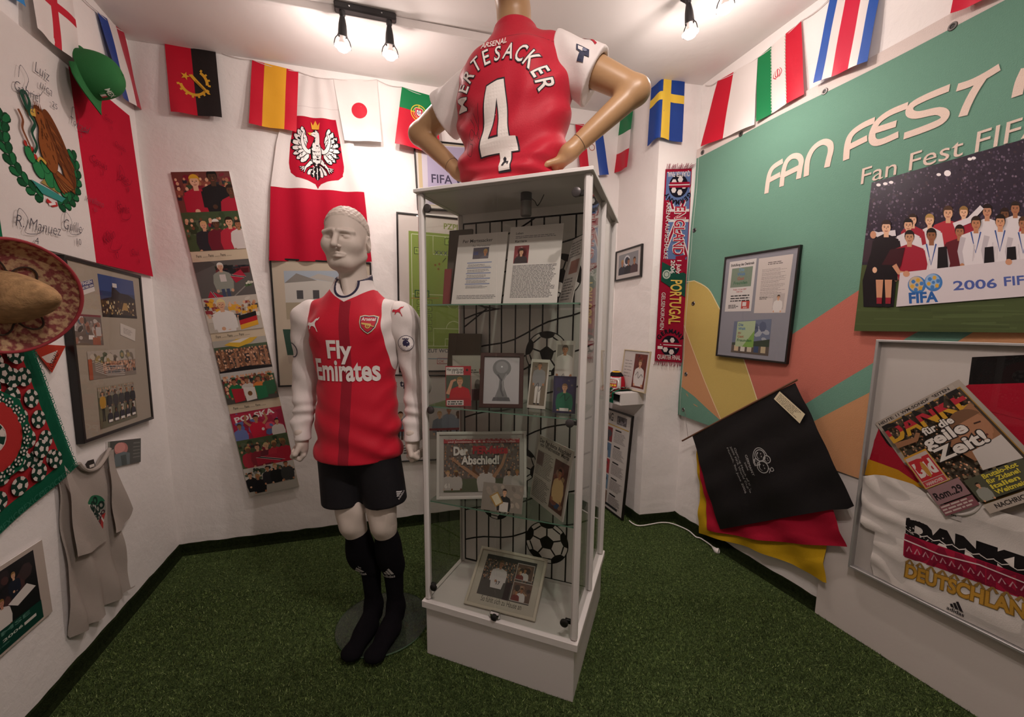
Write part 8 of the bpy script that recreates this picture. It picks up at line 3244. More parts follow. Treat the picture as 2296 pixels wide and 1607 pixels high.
def d_tee2(p, X):
 P = lambda *q: [X(*Z3(*a)) for a in q]
 r = random.Random(7)

 def band(q, fn):
  Q = P(*q)
  W = math.dist(Q[0], Q[1])
  H = math.dist(Q[0], Q[3])
  p.tf = quad_tf(Q, W, H)
  p.clip = (0, 0, W, H)
  fn(p, W, H)
  p.tf = p.clip = None

 def blk(p, W, H):
  p.text('DANKE', W * 0.5, H * 0.02, H * 1.30, '1a1718', bold=0.09, width=W * 0.99)
  for k in range(9):
   p.line([(W * (0.1 * k), H * 0.30), (W * (0.1 * k + 0.05), H * 0.18), (W * (0.1 * k + 0.1), H * 0.34)], H * 0.05, 'cfc6c0')

 def red(p, W, H):
  p.poly([(0, 0.1 * H), (0, H * 0.95), (W, H * 0.92), (W, 0)], '9a1c38')
  p.text('DANKE', W * 0.5, H * 0.12, H * 1.05, '7a1830', bold=0.06, width=W * 0.98)
  for k in range(14):
   x = W * (0.03 + 0.07 * k)
   p.line([(x, H * 0.30), (x + W * 0.02, H * 0.52), (x + W * 0.045, H * 0.34)], H * 0.04, 'b88a92')
  p.line([(0, H * 0.72), (W * 0.3, H * 0.62), (W * 0.6, H * 0.75), (W, H * 0.6)], H * 0.05, 'd0b8b8')

 def gold(p, W, H):
  for k in range(11):
   x = W * (0.01 + 0.09 * k)
   p.line([(x, H * 0.75), (x + W * 0.03, H * 1.0), (x + W * 0.06, H * 0.75)], H * 0.12, '8a6a38')
  p.text('DEUTSCHLAND', W * 0.5, H * 0.06, H * 0.92, '7a5a24', bold=0.075, width=W * 0.99)
  p.text('DEUTSCHLAND', W * 0.5, H * 0.06, H * 0.92, 'b08434', bold=0.035, width=W * 0.97)
 band(((430, 775), (1000, 965), (1000, 1045), (425, 845)), blk)
 band(((425, 838), (1000, 1035), (1000, 1145), (420, 945)), red)
 band(((430, 945), (1020, 1140), (1020, 1235), (420, 1022)), gold)
 a, b = X(*Z3(600, 1160)), X(*Z3(676, 1182))
 cx, cz = (a[0] + b[0]) / 2, (a[1] + b[1]) / 2
 adidas(p, cx, cz + 0.015, (b[0] - a[0]) * 1.0, '2a2628')
 a = X(*Z3(630, 770))
 p.rect(a[0] - 0.022, a[1] - 0.012, a[0] + 0.022, a[1] + 0.016, 'b8b0ac')
 adidas(p, a[0], a[1] - 0.0, 0.022, '4a4648', False)

def tee2_relief(x, z):
 f = 0.0035 + 0.0032 * math.sin(38 * x + 70 * z + 2.5 * math.sin(14 * x - 9 * z)) * math.exp(-((x - 0.02) / 0.16) ** 2) + 0.0016 * math.sin(22 * x - 34 * z + 1.5 * math.sin(9 * x)) + 0.001 * math.sin(55 * z + 20 * x)
 return max(f, 0.0003)

t_ = show_sheet('displayed_t_shirt', 'white T-shirt with black, red and gold lettering pinned in the showcase', 't-shirt',
    [Z3(*a) for a in ((250, 606), (300, 600), (345, 603), (460, 640), (530, 690), (590, 722), (650, 733), (700, 728), (742, 714), (830, 755), (1000, 800), (1000, 1400), (919, 1338), (700, 1225), (480, 1115), (295, 1022), (284, 975), (300, 838), (262, 820), (244, 798))],
    SHOW_BACK + 0.010, 'd2cac4', d_tee2, tee2_relief, CLOTH_HEAVY, 0.012, 'fabric')
_c0 = WR.at(*Z3(250, 606), SHOW_BACK + 0.010)
_pts = [WR.at(*Z3(*a), SHOW_BACK + 0.016) for a in ((520, 675), (555, 715), (600, 750), (660, 765), (715, 750), (742, 716))]
m = MB()
m.tube([(a[0] - _c0[0], -0.007, a[1] - _c0[1]) for a in spline(_pts, 4)], 0.006, 8)
m.build('collar', mat('white_rib', 'cac2bc', rough=0.95), t_, smooth=True)

# ---- black, red and gold cloths hung from a stick
def kite():
 c = WR.at(1700, 1020, 0.06)
 t = thing('flag_cloth_bundle', 'black cloth with pale print over red and gold cloths, hung crooked from a thin stick', 'flag', WR.mtx(c[0], c[1], 0.045))
 X = lambda px, py, o=0.045: (WR.at(px, py, o)[0] - c[0], WR.at(px, py, o)[1] - c[1])

 def sheet(name, outline, o, col, draw=None, amp=0.006, fx=(16, 9), ph=0.0, label=None, m=None):
  p = Print(0.0, 0.0003)
  p.poly([X(*a, 0.045 + o) for a in outline], col)
  if draw:
   draw(p, lambda px, py: X(px, py, 0.045 + o))

  def warp(x, z, d):
   f = min(1.0, max(0.15, (0.35 - z) / 0.5))
   return (x, -(o + amp * f * math.sin(fx[0] * x + fx[1] * z + ph) + amp * 0.4 * math.sin(2.7 * fx[0] * x - 2 * fx[1] * z) + d), z)
  return p.build(name, m or CLOTH_HEAVY, t, warp, 0.02, True, label=label)
 sheet('gold_cloth', [(1561, 1010), (1566, 1060), (1568, 1110), (1566, 1195), (1600, 1205), (1680, 1228), (1775, 1265), (1846, 1304), (1856, 1306), (1848, 1262), (1850, 1232), (1852, 1200), (1760, 1120), (1640, 1040)], 0.008, 'c29a1e', amp=0.008, fx=(14, 22), label='golden yellow cloth at the back of the bundle')
 sheet('red_cloth', [(1560, 1000), (1570, 1060), (1580, 1115), (1588, 1188), (1605, 1193), (1700, 1210), (1800, 1220), (1898, 1226), (1884, 1190), (1870, 1140), (1800, 1080), (1640, 1000)], 0.026, 'a81c34', amp=0.007, fx=(12, 26), ph=1.0, label='red cloth in the middle of the bundle')

 def dr(p, X):
  G = 'a8a6a4'
  p.step = 0.00012
  Z = lambda x, y: X(1500 + x / 3.09, 820 + y / 3.09)
  for tt, a, b, s_ in (('Opening Match of the', (452, 570), (560, 855), 0.019), ('2006 FIFA World Cup™', (424, 560), (550, 882), 0.019), ('Munich, 9th June 2006', (402, 568), (520, 885), 0.019),
                             ('FIFA WORLD CUP', (548, 640), (582, 735), 0.008), ('GERMANY', (528, 618), (583, 763), 0.022), ('2006', (524, 668), (549, 725), 0.016)):
   A, B = Z(*a), Z(*b)
   ang = math.atan2(B[1] - A[1], B[0] - A[0])
   V, T = text_mesh(tt, 0.006)
   wd = math.dist(A, B)
   p.text(tt, (A[0] + B[0]) / 2, (A[1] + B[1]) / 2, s_, G, rot=ang, width=wd, bold=0.0)
  # emblem: laughing faces made of rings and curves
  A, B = Z(600, 570), Z(660, 750)
  ang = math.atan2(B[1] - A[1], B[0] - A[0])
  s_ = math.dist(A, B) / 1.9
  cx, cz = Z(642, 660)
  L = lambda x, z: (cx + s_ * (x * math.cos(ang) - z * math.sin(ang)), cz + s_ * (x * math.sin(ang) + z * math.cos(ang)))
  for (x, z, rr) in ((-0.42, 0.05, 0.40), (0.42, 0.0, 0.42), (-0.05, 0.52, 0.26), (0.0, -0.35, 0.24)):
   q = [L(x + rr * math.cos(a), z + rr * math.sin(a)) for a in np.linspace(0, 6.28, 25)]
   p.line(q, s_ * 0.06, G)
   p.line([L(x + rr * 0.62 * math.cos(a), z + rr * 0.62 * math.sin(a)) for a in np.linspace(3.5, 5.9, 10)], s_ * 0.09, G, s_ * 0.02)
   for ex in (-0.25, 0.25):
    p.line([L(x + rr * ex - rr * 0.1, z + rr * 0.2), L(x + rr * ex, z + rr * 0.34), L(x + rr * ex + rr * 0.1, z + rr * 0.2)], s_ * 0.05, G)
  p.line([L(1.02 * math.cos(a) * 0.95, 0.05 + 0.62 * math.sin(a)) for a in np.linspace(1.9, 5.0, 18)], s_ * 0.05, G)
  p.line([L(*a) for a in spline([(0.55, 0.45), (0.8, 0.55), (0.75, 0.75), (0.55, 0.65), (0.9, 0.35)], 4)], s_ * 0.05, G)
 BKM = mat('black_satin', attr=True, rough=0.5, spec=0.35, bump=0.0005, scale=220)
 sheet('black_cloth', [(1552, 976), (1640, 930), (1720, 888), (1782, 858), (1812, 915), (1840, 975), (1880, 1060), (1915, 1134), (1900, 1141), (1860, 1143), (1760, 1160), (1613, 1187), (1590, 1110), (1572, 1045)], 0.046, '161315', dr, amp=0.006, fx=(9, 14), ph=2.0, label='black cloth with pale lettering', m=BKM)
 a, b = X(1530, 988, 0.09), X(1788, 851, 0.09)
 m = MB()
 m.tube([(a[0], -0.046, a[1]), ((a[0] + b[0]) / 2, -0.047, (a[1] + b[1]) / 2 + 0.002), (b[0], -0.046, b[1])], 0.0055, 8)
 m.build('stick', mat('stick_wood', '6a4430', rough=0.7), t, smooth=True)
 p = Print(0.0)
 q = [X(*a, 0.1) for a in ((1749, 877), (1806, 928), (1794, 949), (1736, 894))]
 W, H = math.dist(q[0], q[1]), math.dist(q[0], q[3])
 p.tf = quad_tf(q, W, H)
 p.clip = (0, 0, W, H)
 p.rect(0, 0, W, H, 'd2c4a4')
 p.lines(W * 0.06, H * 0.12, W * 0.94, H * 0.9, 6, '5a5040', random.Random(3), 0.4)
 p.tf = p.clip = None
 p.build('paper_label', PRINT, t, mtx=Matrix.Translation((0, -0.058, 0)), label='cream paper label')
 a, b = X(1536, 920, 0.05), X(1543, 982, 0.09)
 m = MB()
 m.tube([(a[0], -0.006, a[1]), ((a[0] + b[0]) / 2 + 0.004, -0.03, (a[1] + b[1]) / 2), (b[0], -0.046, b[1])], 0.0012, 6)
 m.build('thread', mat('thread_grey', '6a625e', rough=0.9), t)

kite()
# ------------------------------------------------------------------ things inside the cabinet
CINV = CASE.inverted()

def case_at(px, py, y, z):
 """point at depth y inside the cabinet on height z"""
 n = np.array(CASE.to_3x3() @ Vector((0, 1, 0)))
 P = CINV @ Vector(on_plane(px, py, CASE @ Vector((0, y, 0)), n))
 return np.array(CASE @ Vector((P.x, y, z)))

def stand(pts, z, tilt, lift=0.0, yy=None):
 """card standing on a shelf: bottom corners lie on height z, leaning back by tilt (degrees); returns matrix and size"""
 tl, tr, br, bl = pts
 a, b = (on_z(*bl, z), on_z(*br, z)) if yy is None else (case_at(*bl, yy[0], z), case_at(*br, yy[1], z))
 e = (b - a)
 e[2] = 0
 e /= np.linalg.norm(e)
 back = np.array([-e[1], e[0], 0.0])
 t = math.radians(tilt)
 up = np.array([0, 0, math.cos(t)]) + back * math.sin(t)
 n = np.cross(e, up)
 A, B = on_plane(*tl, a, n), on_plane(*tr, b, n)
 h = float((np.dot(A - a, up) + np.dot(B - b, up)) / 2)
 w = float((np.linalg.norm(b - a) + np.linalg.norm(B - A)) / 2)
 c = (a + b) / 2 + (np.dot((A + B) / 2 - (a + b) / 2, e) * 0.5) * e
 sh = float(np.dot((A + B) / 2 - (a + b) / 2, e))
 o = (a + b) / 2 + e * sh * 0.5 + up * h / 2 + np.array([0, 0, 0.001 + lift])
 rot = math.atan2(-sh, h)
 M = Matrix(((e[0], back[0] * math.cos(t), up[0], o[0]), (e[1], back[1] * math.cos(t), up[1], o[1]), (0, -math.sin(t), up[2], o[2]), (0, 0, 0, 1)))
 return M, (w, h)

SHEET = mat('laminated_sheet', attr=True, rough=0.35, spec=0.4, coat=0.6)

def d_doc(seed, photo, table=False):
 def d(pic, p, w, h):
  r = random.Random(seed)
  p.rect(-w / 2, -h / 2, w / 2, h / 2, 'dcd6d4')
  if table:
   p.text('Per Mertesacker', -w * 0.40, h * 0.38, 0.020, '2a2628', align='l', bold=0.01)
   p.text('Per Mertesacker', 0, h * 0.315, 0.012, '3a3638')
   p.rect(-w * 0.16, h * 0.14, w * 0.16, h * 0.30, '5a545e')
   p.clip = (-w * 0.16, h * 0.14, w * 0.16, h * 0.30)
   person(p, 0.02, h * 0.20, h * 0.075, '6a6470', rng=r)
   p.clip = None
   p.text('GE', -w * 0.10, h * 0.20, 0.018, '3a4a8a', bold=0.02)
   for k in range(5):
    z = h * (0.08 - 0.075 * k)
    p.rect(-w * 0.26, z, w * 0.24, z + h * 0.014, '8a94b8')
    p.lines(-w * 0.24, z - h * 0.055, w * 0.22, z - 0.003, 3, '5a585e', r, 0.35)
   p.lines(-w * 0.40, -h * 0.42, w * 0.42, -h * 0.36, 3, '5a585e', r, 0.35, 0.1)
  else:
   p.text('Leben', -w * 0.38, h * 0.40, 0.013, '2a2628', align='l', bold=0.01)
   p.lines(-w * 0.38, h * 0.345, w * 0.42, h * 0.385, 2, '5a585e', r, 0.35, 0.1)
   p.text('Karriere', -w * 0.38, h * 0.295, 0.014, '2a2628', align='l', bold=0.02)
   p.rect(-w * 0.38, h * 0.02, -w * 0.10, h * 0.25, '8a3a40')
   p.clip = (-w * 0.38, h * 0.02, -w * 0.10, h * 0.25)
   blotch(p, -w * 0.38, h * 0.02, -w * 0.10, h * 0.25, 10, r, ['a84a4c', '6a2a30', 'c8b8b4'], 0.02)
   person(p, -w * 0.24, h * 0.13, h * 0.075, '3a3034', rng=r)
   p.clip = None
   p.lines(-w * 0.38, -h * 0.42, w * 0.44, h * 0.0, 24, '4a484e', r, 0.42, 0.12)
 return d

def in_case():
 # top shelf: two text sheets in clear holders, a grey folder, a folded leaflet
 Zc = lambda x, y: (880 + x / 2.976, 380 + y / 2.976)
 z = SHELF[0]
 M, wh = stand([Zc(452, 440), Zc(775, 420), Zc(722, 884), Zc(388, 884)], z, 14, yy=(0.10, 0.10))
 t1 = board('text_sheet', 'printed sheet with a small portrait and table, left on the top glass shelf', None, None, d_doc(1, True, True), thick=0.003, mtx=M, wh=wh, pmat=SHEET, cat='document')
 M2, wh2 = stand([Zc(787, 392), Zc(1140, 362), Zc(1102, 882), Zc(742, 882)], z, 14, yy=(0.10, 0.10))
 board('text_sheet', 'printed sheet full of text with a red photo, right on the top glass shelf', None, None, d_doc(2, True, False), thick=0.003, mtx=M2, wh=wh2, pmat=SHEET, cat='document')

 def folder(name, label, pts, zz, tilt, col, cat='folder', tk=0.012, draw=None, pm=None, yy=None):
  M, wh = stand(pts, zz, tilt, yy=yy)
  return board(name, label, None, None, draw or (lambda pic, p, w, h: p.rect(-w / 2, -h / 2, w / 2, h / 2, col)), thick=tk, edge=col, mtx=M, wh=wh, cat=cat, pmat=pm or CARD_MAT)
 folder('grey_folder', 'grey card folder standing behind the left text sheet', [Zc(400, 388), Zc(545, 432), Zc(500, 870), Zc(355, 870)], z, 8, '6e665f', yy=(0.19, 0.19))
 folder('red_booklet', 'narrow red booklet edge beside the grey folder', [Zc(362, 662), Zc(408, 672), Zc(372, 872), Zc(330, 872)], z, 8, '8a4a4a', 'booklet', 0.006, yy=(0.15, 0.15))

 def d_leaf(pic, p, w, h):
  r = random.Random(5)
  p.rect(-w / 2, -h / 2, w / 2, h / 2, 'cfc8c4')
  p.lines(-w * 0.4, h * 0.2, w * 0.4, h * 0.45, 6, '7a7674', r)
  p.rect(-w * 0.2, -h * 0.05, w * 0.4, h * 0.15, '9a6a60')
  p.lines(-w * 0.4, -h * 0.45, w * 0.4, -h * 0.1, 8, '7a7674', r)
 # leaflet turned towards the side glass
 b = CASE @ Vector((-0.100, 0.12, z + 0.001))
 Ml = Matrix.Translation(b) @ Matrix.Rotation(CASE_YAW - 0.95, 4, 'Z') @ Matrix.Rotation(math.radians(-12), 4, 'X') @ Matrix.Translation((0, 0, 0.125))
 board('leaflet', 'white leaflet turned sideways at the right end of the top shelf', None, None, d_leaf, thick=0.003, mtx=Ml, wh=(0.13, 0.25), cat='leaflet', pmat=SHEET)

 # second shelf
 z = SHELF[1]
 folder('cardboard_folder', 'brown cardboard folder standing at the back of the second shelf', [Zc(400, 1090), Zc(598, 1105), Zc(575, 1500), Zc(350, 1505)], z, 7, '6a5f52', yy=(0.255, 0.255))

 def d_card(pic, p, w, h):
  r = random.Random(6)
  p.rect(-w / 2, -h / 2, w / 2, h / 2, 'a39a92')
  p.rect(-w * 0.48, h * 0.05, w * 0.48, h * 0.48, 'b3aaa2')
  p.lines(-w * 0.2, h * 0.10, w * 0.4, h * 0.2, 2, '5a544e', r)
  p.rect(w * 0.36, h * 0.08, w * 0.48, h * 0.2, '9a2a30')
  p.ell(w * 0.30, -h * 0.15, w * 0.10, h * 0.12, '6a625c', 14)
  p.rect(w * 0.1, -h * 0.5, w * 0.48, -h * 0.25, '5a3a3c')
 folder('autograph_card', 'grey card half hidden behind the red booklet', [Zc(402, 1240), Zc(618, 1242), Zc(600, 1540), Zc(400, 1545)], z, 8, 'a39a92', 'card', 0.003, d_card)

 def d_book(pic, p, w, h):
  r = random.Random(7)
  R = 'a8202e'
  p.rect(-w / 2, -h / 2, w / 2, h / 2, R)
  p.rect(-w * 0.48, h * 0.28, w * 0.20, h * 0.47, 'd8d0cc')
  p.text('Hier steckt viel', -w * 0.14, h * 0.38, 0.016, '2a2426', bold=0.02, width=w * 0.62)
  p.text('11 drin!', -w * 0.02, h * 0.31, 0.016, '2a2426', bold=0.02)
  p.ell(w * 0.34, h * 0.40, w * 0.05, w * 0.05, '2a2426', 10)
  p.clip = (-w * 0.49, -h * 0.30, w * 0.49, h * 0.28)
  p.rect(-w * 0.48, -h * 0.30, w * 0.48, h * 0.27, '4a5648')
  person(p, w * 0.06, h * 0.02, h * 0.20, 'b8202c', skin='c99478', hair='8a7040', rng=r, w=1.1)
  p.line([(-w * 0.42, -h * 0.2), (-w * 0.25, h * 0.12), (-w * 0.10, h * 0.16)], w * 0.14, 'c99478', w * 0.08)
  p.clip = None
  p.rect(-w * 0.46, -h * 0.48, w * 0.20, -h * 0.35, 'd8d0cc')
  p.lines(-w * 0.42, -h * 0.47, w * 0.16, -h * 0.36, 2, '2a2426', r, 0.5, 0.05)
 folder('red_booklet', 'red booklet with a smiling player on the second shelf', [Zc(358, 1312), Zc(522, 1312), Zc(528, 1578), Zc(352, 1580)], z, 6, 'a8202e', 'booklet', 0.004, d_book, SHEET)

 def d_troph(pic, p, w, h):
  p.rect(-w / 2, -h / 2, w / 2, h / 2, 'bcb8bc')
  G1, G2, G3 = '7f7e80', '98979a', '5f5e62'
  p.ell(0.0, h * 0.26, w * 0.26, w * 0.25, G1, 24)
  p.ell(0.0, h * 0.28, w * 0.18, w * 0.17, G2, 20)
  p.poly([(-w * 0.24, h * 0.24), (-w * 0.06, h * 0.02), (-w * 0.08, -h * 0.16), (-w * 0.18, -h * 0.36), (w * 0.18, -h * 0.36), (w * 0.07, -h * 0.14), (w * 0.06, h * 0.02), (w * 0.24, h * 0.24), (w * 0.10, h * 0.10), (-w * 0.1, h * 0.1)], G1)
  p.line([(-w * 0.12, h * 0.12), (0, h * 0.0), (-w * 0.02, -h * 0.2), (w * 0.06, -h * 0.34)], w * 0.05, G3)
  p.line([(w * 0.14, h * 0.14), (w * 0.02, -h * 0.04), (w * 0.06, -h * 0.22)], w * 0.04, G2)
  p.ell(0, h * 0.29, w * 0.025, w * 0.025, 'e8e8ea', 10)
  p.poly([(-w * 0.22, -h * 0.36), (w * 0.22, -h * 0.36), (w * 0.26, -h * 0.44), (-w * 0.26, -h * 0.44)], G3)
 Mt, wht = stand([Zc(635, 1228), Zc(905, 1232), Zc(842, 1596), Zc(535, 1590)], z, 16)
 framed('framed_photo', 'dark brown frame with a grey trophy photo on the second shelf', None, None, d_troph, fw=0.016, fd=0.016, fmat=mat('brown_frame', '3d1d17', rough=0.4), mount='bcb8bc', mtx=Mt @ Matrix.Translation((0, 0, 0)), wh=wht)

 def d_play(seed, bg, shirt, hair, full=False, border='cdc6be'):
  def d(pic, p, w, h):
   r = random.Random(seed)
   p.rect(-w / 2, -h / 2, w / 2, h / 2, border)
   p.clip = (-w * 0.42, -h * 0.44, w * 0.42, h * 0.44)
   p.rect(-w * 0.42, -h * 0.44, w * 0.42, h * 0.44, bg)
   blotch(p, -w * 0.42, -h * 0.44, w * 0.42, h * 0.44, 14, r, [bg, '3a3a40', '6a6460'], w * 0.12)
   if full:
    person(p, 0, -h * 0.42, h * 0.115, shirt, legs='d8d2ce', hair=hair, rng=r, full=True)
   else:
    person(p, 0, h * 0.10, h * 0.19, shirt, hair=hair, rng=r)
    p.rect(-w * 0.2, -h * 0.44, w * 0.2, -h * 0.36, 'd8d2ce')
   p.line(spline([(-w * 0.2, -h * 0.10), (0, h * 0.02), (w * 0.05, -h * 0.16), (w * 0.22, -h * 0.04)], 4), 0.0018, '1c1a20')
   p.clip = None
  return d
 folder('player_photo', 'faded player photo leaning beside the trophy frame', [Zc(950, 1255), Zc(1085, 1285), Zc(985, 1598), Zc(880, 1588)], z, 14, 'cdc6be', 'photo', 0.003, d_play(11, '7a6c5c', '8a8a8c', '5a4a3a', True), SHEET)
 M4, wh4 = stand([Zc(1082, 1382), Zc(1228, 1378), Zc(1222, 1632), Zc(1064, 1622)], z, 8)
 board('player_photo', 'photo of a player in green shirt at the right end of the second shelf', None, None, d_play(12, '3a3458', '1f6a50', '8a6a48', False, '2e2a48'), thick=0.003, mtx=M4, wh=wh4, cat='photo', pmat=SHEET)
 # photo standing behind it, raised on the green-shirt photo's support
 M5, wh5 = stand([Zc(1035, 1160), Zc(1180, 1125), Zc(1232, 1585), Zc(1130, 1580)], z, 10, yy=(0.16, 0.16))
 board('player_photo', 'tilted photo of a player in white behind the green-shirt photo', None, None, d_play(13, '9a948c', 'd8d2ce', '4a3a2c', True), thick=0.003, mtx=M5, wh=wh5, cat='photo', pmat=SHEET)

 # third shelf
 Zd = lambda x, y: (880 + x * 0.45226, 880 + y * 0.45226)
 z = SHELF[2]

 def d_der(pic, p, w, h):
  r = random.Random(15)
  p.rect(-w / 2, -h / 2, w / 2, h / 2, 'c9c2be')
  a = 0.018
  p.clip = (-w / 2 + a, -h / 2 + a, w / 2 - a, h / 2 - a)
  p.rect(-w / 2 + a, -h / 2 + a, w / 2 - a, h / 2 - a, '6f6460')
  crowd(p, -w / 2 + a, -h * 0.2, w / 2 - a, h / 2 - a, 220, r, ['7a6c66', '8a7a70', '5a4e4c', '948880', '6a5a5a'], h * 0.035)
  p.rect(-w / 2 + a, -h / 2 + a, w / 2 - a, -h * 0.22, '5a6048')
  person(p, w * 0.05, -h * 0.10, h * 0.14, 'c8c0bc', hair='7a6040', rng=r, pose='up', w=1.1)
  p.line([(-w * 0.05, -h * 0.2), (-w * 0.20, -h * 0.05), (-w * 0.36, h * 0.12)], h * 0.06, 'b08468', h * 0.04)
  p.line([(w * 0.14, -h * 0.2), (w * 0.24, 0.0), (w * 0.30, h * 0.26)], h * 0.06, 'b08468', h * 0.04)
  for x in (-0.40, -0.30, 0.32, 0.42):
   person(p, w * x, -h * 0.16, h * 0.08, 'c0b8b4', rng=r)
  p.rect(-w * 0.47, h * 0.36, w * 0.46, h * 0.455, 'a8444a')
  p.text('40.000 feiern Mertesacker ★ ★ ★ Super-Spiel', 0, h * 0.415, h * 0.055, 'd8c8c4', bold=0.02, width=w * 0.88)
  p.text('und Emotionen ★ ★ ★ Wenger bis Buffon', 0, h * 0.37, h * 0.045, 'd8c8c4', bold=0.02, width=w * 0.8)
  p.text('Der', -w * 0.25, h * 0.17, h * 0.19, 'd8d2ce', bold=0.05, width=w * 0.17)
  p.text('PER-fekte', w * 0.10, h * 0.19, h * 0.17, 'a8343c', bold=0.05, width=w * 0.42)
  p.text('Abschied!', -w * 0.02, h * 0.02, h * 0.19, '3a3434', bold=0.10, width=w * 0.46)
  p.text('Abschied!', -w * 0.02, h * 0.02, h * 0.19, 'd8d2ce', bold=0.04, width=w * 0.45)
  p.text('61', -w * 0.41, -h * 0.36, h * 0.10, 'd8d2ce', bold=0.04)
  p.clip = None
 M6, wh6 = stand([Zd(217, 205), Zd(655, 182), Zd(672, 512), Zd(222, 548)], z, 9, yy=(0.035, 0.20))
 framed('framed_newspaper', 'white framed newspaper page with a cheering player on the third shelf', None, None, d_der, fw=0.012, fd=0.012, fmat=WHITE_LAM, mount='c9c2be', mtx=M6, wh=wh6)

 def d_award(pic, p, w, h):
  r = random.Random(17)
  p.rect(-w / 2, -h / 2, w / 2, h / 2, '8a8078')
  blotch(p, -w / 2, -h / 2, w / 2, h / 2, 16, r, ['9a8e84', '7a7068', 'a89c90'], w * 0.1)
  p.clip = (-w / 2, -h / 2, w / 2, h / 2)
  person(p, w * 0.05, h * 0.10, h * 0.22, '16141a', hair='2a1c18', rng=r)
  p.rect(-w * 0.05, -h * 0.5, w * 0.16, -h * 0.15, 'd0c8c4')
  p.poly([(-w * 0.32, h * 0.0), (-w * 0.12, h * 0.20), (w * 0.04, -h * 0.18), (-w * 0.14, -h * 0.36)], 'a8803a')
  p.poly([(-w * 0.27, h * 0.0), (-w * 0.13, h * 0.14), (w * 0.0, -h * 0.16), (-w * 0.13, -h * 0.30)], 'd8ccb0')
  p.clip = None
 M7, wh7 = stand([Zd(452, 442), Zd(658, 466), Zd(635, 603), Zd(440, 578)], z, 20)
 board('award_photo', 'small photo of a man in black holding a certificate, front of the third shelf', None, None, d_award, thick=0.003, mtx=M7, wh=wh7, cat='photo', pmat=SHEET)

 def d_clip(pic, p, w, h):
  r = random.Random(19)
  p.rect(-w / 2, -h / 2, w / 2, h / 2, 'b0a89e')
  p.text('Der Per-fekte Abschied', 0, h * 0.40, 0.024, '1c1a1a', bold=0.02, width=w * 0.9)
  p.text('von Weltmeister Merte', 0, h * 0.34, 0.024, '1c1a1a', bold=0.02, width=w * 0.85)
  p.lines(-w * 0.46, -h * 0.1, w * 0.06, h * 0.28, 16, '5a5450', r, 0.4)
  p.rect(-w * 0.46, h * 0.06, -w * 0.26, h * 0.26, '6a5450')
  p.clip = (w * 0.08, -h * 0.44, w * 0.46, h * 0.28)
  p.rect(w * 0.08, -h * 0.44, w * 0.46, h * 0.28, '5a3a34')
  blotch(p, w * 0.08, -h * 0.44, w * 0.46, h * 0.28, 20, r, ['7a4a40', '3a4a6a', 'a88a68', '8a6a58'], w * 0.1)
  person(p, w * 0.26, h * 0.05, h * 0.12, 'c8a878', rng=r)
  p.clip = None
  p.lines(-w * 0.46, -h * 0.45, w * 0.04, -h * 0.14, 12, '5a5450', r, 0.4)
 M8, wh8 = stand([Zd(740, 210), Zd(902, 292), Zd(850, 668), Zd(682, 512)], z, 9, yy=(0.22, 0.035))
 board('newspaper_clipping', 'newspaper clipping turned sideways at the right of the third shelf', None, None, d_clip, thick=0.006, edge='c9c2be', mtx=M8, wh=wh8, cat='newspaper')

 # cabinet floor
 def d_home(pic, p, w, h):
  r = random.Random(23)
  a = 0.030
  p.rect(-w / 2, -h / 2, w / 2, h / 2, 'c4bcb0')
  p.text('So fühlt sich zu Hause an', 0, -h * 0.43, 0.030, '4a4440', width=w * 0.62)
  p.clip = (-w * 0.40, -h * 0.33, w * 0.40, h * 0.43)
  p.rect(-w * 0.40, -h * 0.33, w * 0.40, h * 0.43, '55504e')
  crowd(p, -w * 0.40, -h * 0.05, w * 0.40, h * 0.36, 160, r, ['6a625e', '4a4442', '7a726c', '3a3634'], h * 0.035)
  p.rect(-w * 0.40, h * 0.34, w * 0.40, h * 0.43, '3a3836')
  person(p, -w * 0.14, h * 0.22, h * 0.13, 'cfc8c8', skin='a87c64', hair='6a5440', rng=r, pose='cross', w=1.2)
  p.text('17', -w * 0.12, -h * 0.10, h * 0.09, '3a3a44', bold=0.02)
  p.rect(w * 0.0, -h * 0.33, w * 0.09, -h * 0.02, '3a2c30')
  for (x0, z0, x1, z1) in ((w * 0.12, h * 0.08, w * 0.37, h * 0.36), (w * 0.12, -h * 0.30, w * 0.40, h * 0.02)):
   cl = p.clip
   p.rect(x0 - 0.003, z0 - 0.003, x1 + 0.003, z1 + 0.003, 'b8aea8')
   p.clip = (x0, z0, x1, z1)
   p.rect(x0, z0, x1, z1, '6a5248')
   blotch(p, x0, z0, x1, z1, 10, r, ['8a6a58', '4a3c38', 'a08068'], w * 0.05)
   person(p, (x0 + x1) / 2, (z0 + z1) / 2, h * 0.075, 'cfc8c8', rng=r)
   person(p, x0 + (x1 - x0) * 0.25, (z0 + z1) / 2 - 0.01, h * 0.065, '7a3a38', rng=r)
   p.clip = cl
  p.clip = None
 M9, wh9 = stand([Zd(452, 768), Zd(776, 828), Zd(704, 1138), Zd(348, 1046)], CZ1, 50)
 framed('framed_newspaper', 'cream framed newspaper photo lying tilted on the cabinet floor', None, None, d_home, fw=0.012, fd=0.012, fmat=mat('cream_frame', 'c8beb0', rough=0.5), mount='c4bcb0', mtx=M9, wh=wh9)

in_case()

# scarf on the left wall outside the picture, seen mirrored in the cabinet glass
def d_france(p, w, h):
 p.rect(0, 0, w, h, '2a2c3c')
 p.text('FRANCE', w * 0.56, h * 0.28, h * 0.66, 'd0ccd0', bold=0.03, width=w * 0.36)
 p.text('FRANCE', w * 0.17, h * 0.28, h * 0.66, 'd0ccd0', bold=0.03, width=w * 0.28)

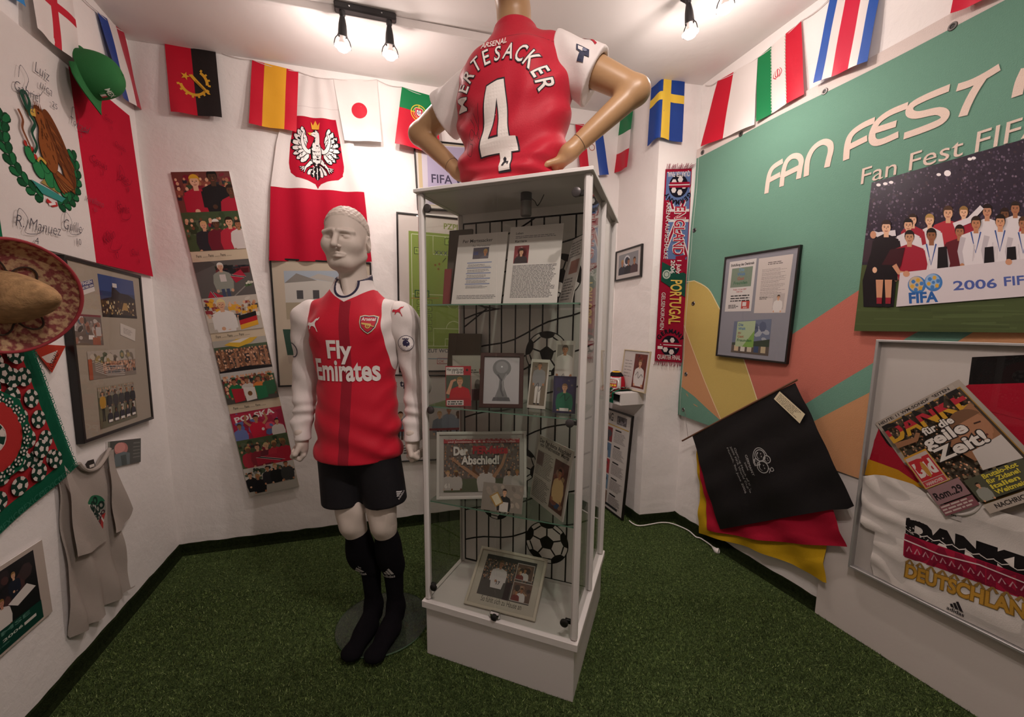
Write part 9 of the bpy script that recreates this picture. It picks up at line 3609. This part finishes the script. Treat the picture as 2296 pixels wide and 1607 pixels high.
cloth('fan_scarf', 'dark scarf with pale letters on the left wall, seen mirrored in the cabinet glass', 'scarf', WL, None, d_france, material=KNIT, off=(0.006, 0.01), amp=0.002, waves=1, cell=0.05,
      uz=[(0.95, 2.44), (2.15, 2.44), (2.15, 2.24), (0.95, 2.24)])
